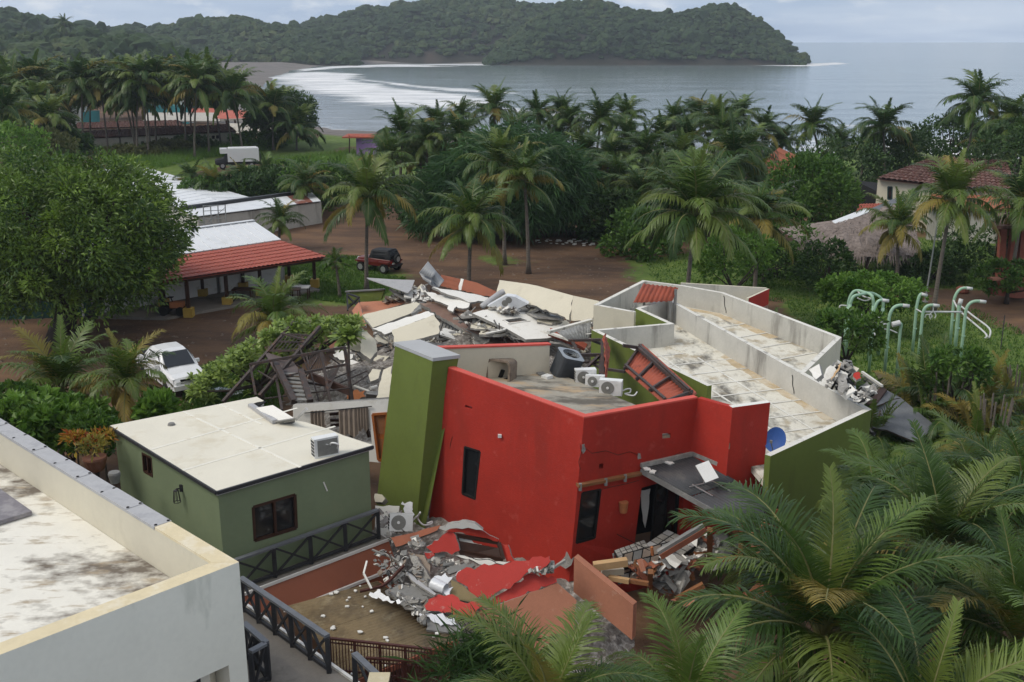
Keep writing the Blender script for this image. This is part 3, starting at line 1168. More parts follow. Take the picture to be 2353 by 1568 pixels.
leafmat('leaf_green', (.045, .110, .018), (.120, .215, .038), .30, .25, .45, attr='tint')
leafmat('leaf_mango', (.040, .090, .018), (.195, .300, .042), .30, .25, .4, attr='tint', spec=.45)
leafmat('leaf_dark', (.028, .066, .018), (.068, .125, .032), .25, .25, .45, attr='tint')
leafmat('leaf_strap', (.034, .090, .030), (.085, .175, .055), .25, .25, .4, attr='tint', spec=.5)
leafmat('leaf_bright', (.070, .165, .022), (.175, .300, .050), .35, .2, .45, attr='tint')
leafmat('leaf_plumeria', (.140, .215, .040), (.290, .390, .090), .32, .15, .4, attr='tint', spec=.4)
leafmat('leaf_olive', (.080, .098, .034), (.160, .170, .060), .3, .25, .6, attr='tint')
leafmat('leaf_croton', (.35, .07, .02), (.42, .36, .04), .3, .1, .5, attr='tint')
leafmat('leaf_yellow', (.16, .15, .03), (.30, .26, .05), .35, .2, .5, attr='tint')

# ================================================================== BUILDINGS OF THE COLLAPSED HOTEL
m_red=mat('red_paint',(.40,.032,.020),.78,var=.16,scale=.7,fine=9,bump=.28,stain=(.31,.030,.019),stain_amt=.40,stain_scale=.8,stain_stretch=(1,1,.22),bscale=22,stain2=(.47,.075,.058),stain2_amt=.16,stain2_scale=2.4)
m_red_top=mat('red_coping',(.60,.10,.075),.7,var=.12,scale=1.5,bump=.1)
m_green=mat('green_paint',(.130,.170,.036),.8,var=.12,scale=.6,fine=6,bump=.12,stain=(.10,.125,.03),stain_amt=.35,stain_scale=.7,stain_stretch=(1,1,.3),bscale=30)
m_annex=mat('sage_green_paint',(.185,.235,.140),.8,var=.10,scale=.6,fine=6,bump=.12,stain=(.20,.24,.14),stain_amt=.2,stain_scale=1.2,bscale=30)
m_cream=mat('cream_plaster',(.60,.56,.45),.85,var=.07,scale=.7,fine=8,bump=.1,stain=(.50,.46,.36),stain_amt=.22,stain_scale=.9,stain_stretch=(1,1,.4),bscale=30)
m_sage=mat('pale_sage_plaster',(.68,.67,.58),.85,var=.07,scale=.5,fine=8,bump=.08,stain=(.40,.41,.34),stain_amt=.2,stain_scale=.6,stain_stretch=(1,1,.3),bscale=30)
m_white=mat('white_plaster',(.74,.73,.69),.8,var=.06,scale=1,fine=9,bump=.1,stain=(.55,.52,.45),stain_amt=.18,stain_scale=1.6)
m_coping=mat('cream_coping',(.66,.57,.38),.85,var=.1,scale=2,fine=12,bump=.15,stain=(.72,.66,.52),stain_amt=.4,stain_scale=1.5)
m_metalgrey=mat('grey_flashing',(.43,.43,.435),.55,var=.12,scale=2,fine=10,bump=.08,metal=.1,stain=(.35,.35,.36),stain_amt=.4,stain_scale=2)
m_roofwhite=mat('cream_membrane',(.69,.66,.56),.8,var=.06,scale=.9,fine=10,bump=.08,stain=(.60,.55,.43),stain_amt=.33,stain_scale=.7,stain2=(.42,.35,.25),stain2_amt=.02,stain2_scale=1.6)
m_roofwhite2=mat('membrane_seam',(.75,.73,.65),.8,var=.1,scale=2,bump=.05,stain=(.58,.52,.40),stain_amt=.3,stain_scale=2)
m_roofstain=mat('stained_white_roof',(.74,.72,.65),.85,var=.06,scale=1.5,fine=14,bump=.2,stain=(.085,.060,.040),stain_amt=.47,stain_scale=.45,stain_stretch=(1,1.6,1),
                  stain2=(.36,.29,.20),stain2_amt=.32,stain2_scale=1.6,stain2_stretch=(.7,2.0,1))
m_roofgrey=mat('dirty_grey_roof',(.34,.32,.27),.9,var=.15,scale=1.5,fine=14,bump=.25,stain=(.10,.09,.075),stain_amt=.52,stain_scale=.55,stain_stretch=(1,2.4,1),
                 stain2=(.44,.33,.21),stain2_amt=.42,stain2_scale=.7,stain2_stretch=(1,2.2,1))
m_roofold=mat('streaked_white_roof',(.66,.64,.56),.85,var=.1,scale=1.5,fine=16,bump=.2,stain=(.085,.078,.065),stain_amt=.42,stain_scale=.62,stain_stretch=(1.5,.8,1),
                stain2=(.40,.34,.24),stain2_amt=.4,stain2_scale=1.3)
m_parapet=mat('weathered_parapet',(.50,.49,.45),.9,var=.12,scale=1.2,fine=10,bump=.2,stain=(.22,.21,.19),stain_amt=.34,stain_scale=1.1,stain_stretch=(1,1,.14))
m_parcap=mat('weathered_parapet_top',(.66,.65,.60),.9,var=.1,scale=2,fine=14,bump=.25,stain=(.20,.19,.17),stain_amt=.30,stain_scale=2.2)
m_rustwater=mat('rusty_water_stain',(.50,.40,.26),.85,var=.2,scale=2,fine=8,bump=.05,stain=(.60,.55,.45),stain_amt=.55,stain_scale=1.1)
m_conc=mat('broken_concrete',(.30,.29,.27),.95,var=.3,scale=4,fine=22,bump=.6,stain=(.45,.44,.42),stain_amt=.3,stain_scale=3)
m_concd=mat('grey_concrete',(.20,.20,.195),.9,var=.2,scale=2,fine=14,bump=.3,stain=(.30,.29,.27),stain_amt=.3,stain_scale=2)
m_salmon=mat('salmon_paint',(.46,.20,.125),.8,var=.12,scale=.8,fine=8,bump=.2,stain=(.40,.17,.11),stain_amt=.35,stain_scale=1.1,stain2=(.55,.36,.28),stain2_amt=.12,stain2_scale=3)
m_terra=mat('terracotta_paint',(.30,.105,.060),.8,var=.1,scale=.8,fine=8,bump=.1,stain=(.22,.08,.05),stain_amt=.3,stain_scale=1)
m_blackwood=mat('dark_grey_timber',(.035,.036,.040),.6,var=.25,scale=4,fine=20,bump=.15)
m_railtop=mat('grey_painted_rail',(.15,.16,.175),.5,var=.15,scale=4,fine=20,bump=.1)
m_steel=mat('rusty_dark_steel',(.060,.048,.045),.6,var=.3,scale=4,fine=20,bump=.2,stain=(.12,.06,.04),stain_amt=.35,stain_scale=5)
m_frame=mat('dark_brown_frame',(.050,.024,.016),.5,var=.2,scale=5,bump=.05)
m_wood=mat('brown_timber',(.24,.105,.045),.7,var=.2,scale=3,fine=25,bump=.2)
m_doorwood=mat('orange_wood_door',(.33,.105,.028),.5,var=.2,scale=3,fine=25,bump=.1)
m_pine=mat('pale_timber',(.50,.33,.17),.7,var=.15,scale=3,fine=25,bump=.15)
m_aluminium=mat('aluminium',(.55,.56,.57),.35,var=.1,metal=.6,bump=0)
m_acwhite=mat('white_enamel',(.70,.71,.70),.4,var=.06,scale=3,bump=.02,stain=(.5,.48,.43),stain_amt=.15,stain_scale=4)
m_acgrey=mat('grey_coil',(.20,.20,.185),.6,var=.15,scale=6,bump=.2)
m_dark=mat('dark_interior',(.012,.012,.012),.9,var=.3,bump=0)  # near-black; interior shade put into the colour, also plain black parts
m_curtain=mat('brown_curtain',(.27,.22,.18),.95,var=.2,scale=3,fine=20,bump=.3)
m_curtw=mat('white_curtain',(.62,.62,.60),.9,var=.1,bump=.1)
m_darkroof=mat('charcoal_sheet_roof',(.075,.078,.085),.55,var=.2,scale=1,fine=8,bump=.1,stain=(.14,.135,.13),stain_amt=.3,stain_scale=1)
m_slate=mat('slate_grey_membrane',(.13,.14,.155),.7,var=.15,scale=.8,fine=10,bump=.15,stain=(.18,.19,.20),stain_amt=.4,stain_scale=.9)
m_brownroof=mat('mossy_brown_sheet',(.20,.15,.085),.85,var=.2,scale=1.2,fine=12,bump=.2,stain=(.12,.09,.055),stain_amt=.42,stain_scale=.8,stain_stretch=(2,1,1),stain2=(.30,.25,.16),stain2_amt=.3,stain2_scale=2)
m_tilered=mat('red_tile_sheet',(.34,.085,.050),.7,var=.15,scale=2,fine=12,bump=.1,stain=(.22,.06,.04),stain_amt=.35,stain_scale=1.4)
m_floorbrown=mat('brown_floor_tile',(.19,.12,.095),.8,var=.15,scale=1,fine=9,bump=.1,stain=(.27,.20,.16),stain_amt=.35,stain_scale=1.2)
m_blockgrey=mat('grey_block',(.24,.235,.225),.95,var=.2,scale=3,fine=20,bump=.5)
m_foil=mat('torn_white_foil',(.72,.74,.77),.35,var=.1,scale=3,bump=.3,metal=.1)
m_orange=mat('orange_clay',(.40,.15,.06),.8,var=.15,scale=3,bump=.2)
m_ground_conc=mat('walkway_concrete',(.22,.20,.175),.9,var=.15,scale=1.3,fine=12,bump=.25,stain=(.13,.12,.10),stain_amt=.35,stain_scale=1)
m_grass_fibre=mat('woven_mat',(.24,.19,.10),.9,var=.15,scale=2,fine=26,bump=.4,stain=(.15,.12,.06),stain_amt=.3,stain_scale=1,stain_stretch=(.5,4,1))

def glass_material():
    m=bpy.data.materials.new('window_glass')
    nt,N,L=nodes_of(m)
    out=N.new('ShaderNodeOutputMaterial');b=N.new('ShaderNodeBsdfPrincipled')
    b.inputs['Base Color'].default_value=(.018,.020,.022,1)
    b.inputs['Roughness'].default_value=.06
    b.inputs['Specular IOR Level'].default_value=.6
    L.new(b.outputs[0],out.inputs[0])
    return m

m_glass=glass_material()

def wall(name,quad,th,mats,parent,holes=(),label=None,jag=0.0):
    """wall from an outline of world points (front face), with real openings; mats = [front, reveal/back]"""
    quad=[Vector(p) for p in quad]
    n=(quad[1]-quad[0]).cross(quad[-1]-quad[0]).normalized()
    if n.dot(EYE-quad[0])<0:
        n=-n
    if len(quad)>4:
        nn0=newell(quad);c0_=sum(quad,Vector())/len(quad)
        quad=flatten(quad,nn0,c0_);n=nn0 if nn0.dot(EYE-quad[0])>0 else -nn0
        holes=[flatten([Vector(p) for p in h],nn0,c0_) for h in holes]
    loops=[quad]+[[Vector(p) for p in h] for h in holes]
    # project everything on the plane of the outline for tessellation
    pts=[p for l in loops for p in l]
    tris=tessellate_polygon(loops)
    b=MB()
    k=len(pts)
    b.v=[tuple(p) for p in pts]+[tuple(p-n*th) for p in pts]
    for t in tris:
        a,c,d=(pts[i] for i in t)
        t2=t if (c-a).cross(d-a).dot(n)>0 else (t[0],t[2],t[1])
        b.f.append(tuple(t2));b.m.append(0)
        b.f.append(tuple(k+i for i in reversed(t2)));b.m.append(1 if len(mats)>1 else 0)
    o=0
    for l in loops:
        m=len(l)
        for i in range(m):
            j=(i+1)%m
            b.f.append((o+i,o+k+i,o+k+j,o+j));b.m.append(1 if len(mats)>1 else 0)
        o+=m
    ob=b.build(name,mats,parent)
    if label:
        ob['label']=label
    return ob,n

def window(parent,hole,n,name='window',fw=.06,depth=.09,mull=1,frame=None,pane=None,label=None,curtain=None):
    """frame bars round an opening, its panes set back; hole = TL,TR,BR,BL"""
    h=[Vector(p) for p in hole]
    frame=frame or m_frame
    b=MB()
    q=[p-n*.03 for p in h]
    for i in range(4):
        b.bar(q[i],q[(i+1)%4],fw,.08,up=n)
    for k in range(1,mull+1):
        t=k/(mull+1)
        b.bar(q[0].lerp(q[1],t),q[3].lerp(q[2],t),fw*.9,.07,up=n)
    o=b.build(name,frame,parent,label=label)
    for k in range(mull+1):
        t0,t1=k/(mull+1),(k+1)/(mull+1)
        pp=[h[0].lerp(h[1],t0),h[0].lerp(h[1],t1),h[3].lerp(h[2],t1),h[3].lerp(h[2],t0)]
        off=depth-.02+.02*(k%2)
        pb=MB();pb.plate([p-n*off for p in pp],.012,nrm=n)
        pb.build('pane',pane or m_glass,o)
    if curtain:
        cb=MB();c=[p-n*(depth+.07) for p in h]
        nseg=14
        for i in range(nseg):
            t0,t1=i/nseg,(i+1)/nseg
            w0,w1=.03*math.sin(i*2.3),.03*math.sin((i+1)*2.3)
            cb.add([c[0].lerp(c[1],t0)-n*w0,c[0].lerp(c[1],t1)-n*w1,c[3].lerp(c[2],t1)-n*w1,c[3].lerp(c[2],t0)-n*w0],[(0,1,2,3)])
        cb.build('curtain',curtain,o)
    return o

def corrugated(name,c00,c10,c11,c01,pitch,amp,mats,parent=None,th=.012,profile='sine',**kw):
    """ribbed sheet: ribs run from edge c00-c10 to edge c01-c11"""
    c00,c10,c11,c01=(Vector(p) for p in (c00,c10,c11,c01))
    n=(c10-c00).cross(c01-c00).normalized()
    if n.z<0:
        n=-n
    L=(c10-c00).length
    k=max(4,int(L/pitch)*(4 if profile=='sine' else 4))
    V,Fq=[],[]
    for i in range(k+1):
        t=i/k
        ph=(i%4)
        if profile=='sine':
            h=amp*(0,1,0,-1)[ph]
        else:
            h=amp*(0,0,2,2)[ph]
        a,b_=c00.lerp(c10,t)+n*h,c01.lerp(c11,t)+n*h
        V+=[a,b_,a-n*th,b_-n*th]
    for i in range(k):
        o,p=i*4,i*4+4
        Fq+=[(o,p,p+1,o+1),(o+2,o+3,p+3,p+2),(o,o+2,p+2,p),(o+1,p+1,p+3,o+3)]
    Fq+=[(0,1,3,2),(k*4,k*4+2,k*4+3,k*4+1)]
    b=MB();b.add(V,Fq)
    return b.build(name,mats,parent,smooth=(profile=='sine'),**kw)

def hz(p,z):
    p=Vector(p)
    return Vector((p.x,p.y,z))

# ------------------------------------------------------------------ foreground pale building (lower left)
ZT=6.5
O=G(549,1292,ZT)
ub=(G(60,1000,ZT)-O).normalized()       # along the far arm
uf0=(G(0,1505,ZT)-O).normalized()
uf=uf0
pb=thing('flat_roof_building',hz(O,0),'pale sage flat-roofed building with cream parapet in the lower left foreground','building')
TH=.36
inb=uf-ub*uf.dot(ub);inb.normalize()      # from far arm inwards
inf=ub-uf*ub.dot(uf);inf.normalize()      # from near arm inwards
EB=O+ub*24;EF=O+uf*9
# inner corner
s_=TH/inb.dot(uf);IC=O+uf*s_+ub*(TH/inf.dot(ub))
nfo=-inf
b=MB()
hole_tr=onplane(*VB(1556,1452),O,nfo)
hb=hole_tr+uf*5;hb.z=hole_tr.z
wall('front_wall',[O-zv(.5),O+zv(-1)*9,EF+zv(-9),EF-zv(.5)],.25,[m_sage,m_cream],pb,
     holes=[[hole_tr,hb,hz(hb,hole_tr.z-2.4),hz(hole_tr,hole_tr.z-2.4)]])
b=MB();b.hexa([hz(O,-2),hz(EB,-2),hz(EB+inb*TH,-2),hz(O+uf*s_+inf*.26,-2)],[O-zv(.06),EB-zv(.06),EB+inb*TH-zv(.06),O+uf*s_+inf*.26-zv(.06)])
b.build('side_wall',m_cream,pb)
b=MB()
b.hexa([IC-zv(1.1)-inf*.3,EB+inb*TH-zv(1.1),EB+inb*TH+uf*9-zv(1.1),IC+uf*9-zv(1.1)-inf*.3],
       [IC-zv(.97)-inf*.3,EB+inb*TH-zv(.97),EB+inb*TH+uf*9-zv(.97),IC+uf*9-zv(.97)-inf*.3])
b.build('roof',m_roofstain,pb)
# raised grey pad on the roof at the left edge
pz=ZT-.95
pc=onplane(*VB(220,430),zv(pz),zv(1))
b=MB();b.hexa([pc,pc+ub*6,pc+ub*6+uf*4,pc+uf*4],[p+zv(.10) for p in (pc,pc+ub*6,pc+ub*6+uf*4,pc+uf*4)])
b.build('roof_pad',mat('grey_violet_screed',(.20,.19,.21),.9,var=.2,scale=2,fine=12,bump=.3,stain=(.30,.29,.30),stain_amt=.4,stain_scale=2),pb)
b=MB();b.hexa([p-zv(.5) for p in (EF,O,IC,EF+inf*.37)],[EF,O,IC,EF+inf*.37]);b.m=[0,1,0,0,0,0];b.build('parapet',[m_sage,m_coping],pb)
mk=G(*VB(1150,478),ZT);tlen=(mk-O).dot(ub)
ci=IC+ub*(tlen-(IC-O).dot(ub));ci=O+ub*tlen+inb*TH
b=MB();b.hexa([p-zv(.055) for p in (O,O+ub*tlen,ci,IC)],[p+zv(.004) for p in (O,O+ub*tlen,ci,IC)]);b.build('coping',m_coping,pb)
st=tlen
i=0
while st<23.5:
    a,c=O+ub*(st+.006),O+ub*min(st+1.18,23.9)
    e_=.02
    b=MB();q=[a-inb*e_,c-inb*e_,c+inb*(TH+e_),a+inb*(TH+e_)]
    dz=Vector((0,0,.012+.012*(i%2)))
    b.hexa([p-zv(.05) for p in q],[p+dz for p in q])
    o_=b.build('flashing',m_metalgrey,pb)
    for w in (.03,TH-.05):
        bb=MB();bb.box(a+inb*w+dz+zv(.008)+ub*.04,(.05,.05,.015));bb.build('screw',m_dark,o_)
    st+=1.18;i+=1
# column at the opening and brace behind
b=MB();cpt=hole_tr+uf*.0-nfo*.55
b.box(hz(cpt+uf*.25,hole_tr.z-1.3),(.34,.34,2.6));b.build('column',m_cream,pb)
b=MB();b.bar(hole_tr+uf*.7-nfo*.5-zv(1.0),hole_tr+uf*.25-nfo*.5-zv(.15),.12);b.build('brace',m_blackwood,pb)

# ------------------------------------------------------------------ sage green annex
ZA=3.8
a,b0,c,d=G(253,978,ZA),G(498,1128,ZA),G(857,1023,ZA),G(590,912,ZA)
an=thing('green_annex',hz(b0,0.8),'sage green annex with flat cream roof and brown framed window','building')
outline=[a,b0,c]+[G(x,y,ZA) for x,y in ((806,1006),(790,1001),(752,985),(700,970),(676,966),(640,956),(612,948),(584,938),(600,930),(606,921))]+[d]
bb=MB();bb.plate(outline,.16,0,1,nrm=zv(1))
bb.build('roof',[m_roofwhite,m_metalgrey],an)
bb=MB()
dz=zv(-.06)
for p,q in ((a,b0),(b0,c)):
    out_=(q-p).cross(zv(1)).normalized()
    bb.bar(p+dz+out_*.03,q+dz+out_*.03,.05,.10)
bb.bar(d+dz,a+dz,.05,.10)
bb.build('fascia',m_blackwood,an)
cen=(a+b0+c+d)/4

def inset(p,k=.10):
    v=(cen-p);v.z=0
    return p+v.normalized()*k

ai,bi,ci_,di=(inset(p,.14)-zv(.17) for p in (a,b0,c,d))
nl=(bi-ai).cross(zv(1)).normalized()
nr=(ci_-bi).cross(zv(1)).normalized()
hL=[onplane(*VB(x,y),bi,nl) for x,y in ((968,10),(1030,42),(1038,168),(978,132))]
hR=[onplane(*VB(x,y),bi,nr) for x,y in ((1722,376),(2008,292),(2018,520),(1735,606))]
wall('side_wall',[ai,bi,hz(bi,-.5),hz(ai,-.5)],.18,[m_annex,m_cream],an,holes=[hL])
wall('front_wall',[bi,ci_,hz(ci_,-.5),hz(bi,-.5)],.18,[m_annex,m_cream],an,holes=[hR])
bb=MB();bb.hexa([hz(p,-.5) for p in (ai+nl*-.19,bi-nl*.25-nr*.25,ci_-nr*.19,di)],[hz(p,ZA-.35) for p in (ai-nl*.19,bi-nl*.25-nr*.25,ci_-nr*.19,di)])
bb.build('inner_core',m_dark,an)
window(an,hL,nl,mull=1,fw=.07)
w_=window(an,hR,nr,mull=1,fw=.09)
# wall lantern on the side wall
lp=onplane(*VB(1240,245),bi,nl)
wl_=thing('wall_lantern',lp,'black cage lantern on the side wall of the green annex','lantern')
bb=MB();bb.box(lp+nl*.03,(.10,.06,.22));bb.bar(lp+nl*.03,lp+nl*.2+zv(.02),.03);bb.build('bracket',m_blackwood,wl_)
bb=MB();cp=lp+nl*.2-zv(.22)
for i in range(6):
    t0=i*math.pi/3
    e_=Vector((math.cos(t0),math.sin(t0),0))
    bb.bar(cp+e_*.07+zv(.2),cp+e_*.11-zv(.18),.016)
bb.tube([cp+zv(.2),cp+zv(.23)],[.08,.03],6)
for zz_,r_ in ((-.18,.11),(.19,.075)):
    for i in range(6):
        t0,t1=i*math.pi/3,(i+1)*math.pi/3
        bb.bar(cp+Vector((math.cos(t0)*r_,math.sin(t0)*r_,zz_)),cp+Vector((math.cos(t1)*r_,math.sin(t1)*r_,zz_)),.016)
bb.build('cage',m_blackwood,wl_)
# white scrap of trim on the front wall
p0,p1=onplane(*VB(2200,205),bi,nr)+nr*.02,onplane(*VB(2225,265),bi,nr)+nr*.02
bb=MB();bb.bar(p0,p1,.04,.02,up=nr);bb.build('trim_strip',m_white,label='short white strip stuck on the front wall of the green annex',cat='trim')
# roof vent and scrapes
for (x0,y0,x1,y1) in ((345,1034,683,938),(420,1081,770,980),(420,946,690,1074),(505,929,600,975)):
    bb=MB();bb.bar(G(x0,y0,ZA+.004),G(x1,y1,ZA+.004),.10,.012);bb.build('membrane_seam',m_roofwhite2,an)
rv=G(394,977,ZA)
bb=MB();bb.tube([rv,rv+zv(.07)],[.13,.10],12);bb.build('vent_cap',m_concd,an)

# ------------------------------------------------------------------ leaning red block
zA,zB,zC,zE=5.55,5.0,5.0,5.0
A,B=G(1030,846,zA),G(1342,961,zB)
C,D2,E_=G(1603,915,zC),G(1683,937,zC),G(1770,925,zE)
B0=G(1311,1300,-.1)
A0=onplane(985,1196,A,(B-A).cross(B0-A).normalized())
BK0,BK1=G(999,802,5.5),G(1263,793,5.1)
rb=thing('red_block',hz(B0,-.1),'leaning red room block with rooftop parapet and tall dark windows','building')
sh=B0-B;sh.z=0
C0=hz(C+sh*.6,-.1);D0=hz(D2+sh*.4,-.1);E0=hz(E_+sh*.3,-.1)
nl_=(B-A).cross(A0-A).normalized()
if nl_.dot(EYE-A)<0:
    nl_=-nl_
nr_=(C-B).cross(B0-B).normalized()
if nr_.dot(EYE-B)<0:
    nr_=-nr_
wA=[onplane(*VD(x,y),A,nl_) for x,y in ((862,-6),(948,8),(918,322),(832,286))]
wA[0]=onplane(1068,1027,A,nl_);wA[1]=onplane(1103,1038,A,nl_)
slot1=[onplane(*V4(x,y),A,nl_) for x,y in ((1052,1252),(1112,1270),(1110,1292),(1050,1272))]
wl1,n1_=wall('front_wall',[A,B,B+(B0-B)*1.36,A+(A0-A)*1.36],.22,[m_red,m_red],rb,holes=[wA,slot1],label='bright red wall facing left')
wB=[onplane(*VA(x,y),B,nr_) for x,y in ((140,520),(320,486),(262,962),(82,1012))]
door=[onplane(*VA(x,y),B,nr_) for x,y in ((722,470),(1120,360),(1078,985),(642,1100))]
slot2=[onplane(*VA(x,y),B,nr_) for x,y in ((305,238),(346,232),(346,282),(305,288))]
slot3=[onplane(1522,997,B,nr_),onplane(1541,995,B,nr_),onplane(1541,1007,B,nr_),onplane(1522,1009,B,nr_)]
wall('right_wall',[B,C,C+(C0-C)*1.36,B+(B0-B)*1.36],.22,[m_red,m_red],rb,holes=[wB,door,slot2,slot3],label='darker red wall with the window and sliding door')
wall('wing_wall',[C,D2,D0,C0],.2,[m_red,m_red],rb)
wall('end_wall',[D2,E_,E0,D0],.2,[m_red,m_white],rb)
window(rb,wA,nl_,mull=0,fw=.07,frame=m_dark)
window(rb,wB,nr_,mull=0,fw=.07,frame=m_dark,curtain=m_curtain)
# sliding door leaves, dark box for the room behind and torn white curtain
n=nr_
bb=MB();q=[p-n*.12 for p in door]
for i in range(4):
    bb.bar(q[i],q[(i+1)%4],.07,.09,up=n)
dm=bb.build('sliding_door',m_dark,rb)
for k,(t0,t1) in enumerate(((.42,.72),(.70,.99))):
    bb=MB();bb.plate([q[0].lerp(q[1],t0)-n*.04*k,q[0].lerp(q[1],t1)-n*.04*k,q[3].lerp(q[2],t1)-n*.04*k,q[3].lerp(q[2],t0)-n*.04*k],.02,nrm=n)
    bb.build('pane',m_glass,dm)
    bb=MB();bb.bar(q[0].lerp(q[1],t0),q[3].lerp(q[2],t0),.05,.06,up=n);bb.build('stile',m_dark,dm)
bb=MB()
cu=[onplane(*VA(x,y),B,nr_)-n*.3 for x,y in ((752,540),(858,520),(846,650),(826,800),(806,905),(786,840),(770,700))]
bb.plate(cu,.02,jag=.03);bb.build('curtain',m_curtw,dm)
# near-black box behind openings, the room's shade put into its colour
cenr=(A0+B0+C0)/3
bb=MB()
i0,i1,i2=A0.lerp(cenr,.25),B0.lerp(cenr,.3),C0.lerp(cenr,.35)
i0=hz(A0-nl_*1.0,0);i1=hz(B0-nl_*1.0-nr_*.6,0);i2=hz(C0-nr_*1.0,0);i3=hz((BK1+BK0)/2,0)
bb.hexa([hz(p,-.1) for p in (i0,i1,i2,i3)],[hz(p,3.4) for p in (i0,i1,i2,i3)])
bb.build('room_shade_box',m_dark,rb)
# roof deck
rd=[A-zv(1.25)-nl_*.1,B-zv(1.15)-nl_*.1-nr_*.1,C-zv(1.15)-nr_*.1,D2-zv(1.2),BK1-zv(1.15)+Vector((.7,-.4,0)),BK1-zv(1.1),BK0-zv(1.25)]
bb=MB();bb.plate(rd,.2,0,0,nrm=zv(1),flat=False);bb.build('roof_deck',m_roofgrey,rb)
# parapet inner faces, copings
inl=A.lerp(B,.5)*0-nl_*.22
bb=MB()
for p,q_,w in ((A,B,nl_),(B,C,nr_)):
    k=Vector((-w.x,-w.y,0)).normalized()
    bb.hexa([p-zv(.02),q_-zv(.02),q_+k*.24-zv(.02),p+k*.24-zv(.02)],
            [p+zv(.03),q_+zv(.034),q_+k*.24+zv(.034),p+k*.24+zv(.03)])
bb.build('coping',m_red_top,rb)
bk_n=(EYE-BK0);bk_n.z=0;bk_n.normalize()
bb=MB();bb.plate([BK0,BK1,BK1-zv(1.5),BK0-zv(1.5)],.22);bb.build('rear_parapet',m_cream,rb)
bb=MB();bb.bar(BK0-zv(-.02)+Vector((0,.1,0)),BK1+Vector((0,.1,.02)),.26,.06);bb.build('rear_coping',m_red_top,rb)
# green stair tower / pillar at the left corner
pt=[G(908,795,5.85),G(994,830,5.85),G(1054,823,5.85),G(972,793,5.85)]
p0=[G(868,1128,.1),G(958,1190,.0),G(982,1188,.1),G(930,1110,.3)]
p0[3]=p0[0]+(p0[2]-p0[1]);pt[3]=pt[0]+(pt[2]-pt[1])
pl=thing('green_pillar',p0[1],'tall olive green pillar leaning against the red block','pillar')
bb=MB();bb.hexa([q+(r_-q)*1.22 for q,r_ in zip(pt,p0)],pt);bb.build('shaft',m_green,pl)
cpl=sum(pt,Vector())/4
bb=MB();ex=[p+(p-cpl)*.05 for p in pt]
bb.hexa([p+zv(.005) for p in ex],[p+zv(.12) for p in ex]);bb.build('coping',mat('grey_coping',(.40,.41,.42),.8,var=.08),pl)
# beam of brown timber with brackets on the right wall
bm0,bm1=onplane(*VA(85,440),B,nr_)+nr_*.05,onplane(*VA(700,318),B,nr_)+nr_*.05
bb=MB();bb.bar(bm0,bm1,.10,.20,up=nr_);tb=bb.build('ledger_beam',m_wood,rb)
for t in (.03,.43,.74):
    bb=MB();bb.box(bm0.lerp(bm1,t)+nr_*.06-zv(.04),(.09,.09,.24));bb.build('bracket',m_concd,tb)
# cracks where the plaster fell off: shallow light patches
for k,pts_ in enumerate([((1337,1022),(1343,1020),(1345,1036),(1339,1044),(1336,1036)),((1465,1040),(1471,1042),(1473,1054),(1466,1056))]):
    bb=MB();bb.plate([onplane(x,y,B,nr_)+nr_*.012 for x,y in pts_],.03,jag=.02,jstep=.1,seed=k,flat=False,nrm=nr_);bb.build('plaster_patch',m_conc,rb)
for pp_,nn0,ppl_ in ((B,nr_,[(1345,1030),(1360,1042),(1392,1036),(1420,1046),(1447,1038),(1466,1046)]),(B,nr_,[(1540,1052),(1562,1040),(1580,1046),(1596,1036)]),(B,nr_,[(1372,1128),(1400,1120),(1440,1112),(1468,1104)]),
                       (A,nl_,[(1040,1004),(1036,1016),(1034,1030)]),(A,nl_,[(1333,1020),(1336,1040),(1330,1062),(1334,1080)])):
    bb=MB();q_=[onplane(x,y,pp_,nn0)+nn0*.006 for x,y in ppl_]
    for p,r_ in zip(q_,q_[1:]):
        bb.bar(p,r_,.014,.01,up=nn0)
    bb.build('crack',m_frame,rb)
# small wall fittings
fp=onplane(*VA(528,640),B,nr_)+nr_*.1
bb=MB();bb.tube([fp-zv(.2),fp+zv(.16)],[.12,.16],10);bb.build('wall_lamp',m_orange,rb)
fp=onplane(*VA(434,1130),B,nr_)+nr_*.02
bb=MB();bb.box(fp,(.1,.05,.16));bb.build('socket',m_acwhite,rb)
fp=onplane(*V4(1350,1510),A,nl_)+nl_*.05
bb=MB();bb.box(fp,(.12,.1,.1));bb.build('spotlight',m_acwhite,rb)

# charcoal corrugated awning over the sliding door
w0,w1=onplane(*VA(705,262),B,nr_)+nr_*.05,onplane(*VA(1215,145),B,nr_)+nr_*.05
w2=gA(1495,262,w1.z-.1)
aw=thing('awning_roof',hz(w0,0),'charcoal corrugated awning sagging over the sliding door of the red block','awning')
f0=gA(1690,820,2.05);f1=gA(2060,640,2.25)
mid0,mid1=w0.lerp(f0,.52),w1.lerp(f1,.52)
corrugated('sheet',w0+(f0-w0)*0,w1,mid1,mid0,.12,.018,m_darkroof,aw)
corrugated('sheet',mid0-zv(.03),mid1-zv(.03),f1,f0,.12,.018,m_darkroof,aw)
bb=MB();bb.bar(w0+zv(.06),w1+zv(.06),.12,.14);bb.bar(w1+zv(.07),w2+zv(.07),.12,.14);bb.build('mortar_flashing',m_conc,aw)
for k in range(1):
    bb=MB();bb.bar(w0-zv(.12),f0-zv(.10),.07,.16);bb.build('rafter',m_concd,aw)
for t in (.34,.67,1.0):
    bb=MB();bb.bar(w0.lerp(w1,t)-zv(.12),f0.lerp(f1,t)-zv(.10),.07,.14);bb.build('rafter',m_steel,aw)
for t in (.05,.95):
    p=f0.lerp(f1,t);bb=MB();bb.bar(p-zv(.1),hz(p,-1.6),.12);bb.build('post',m_wood,aw)
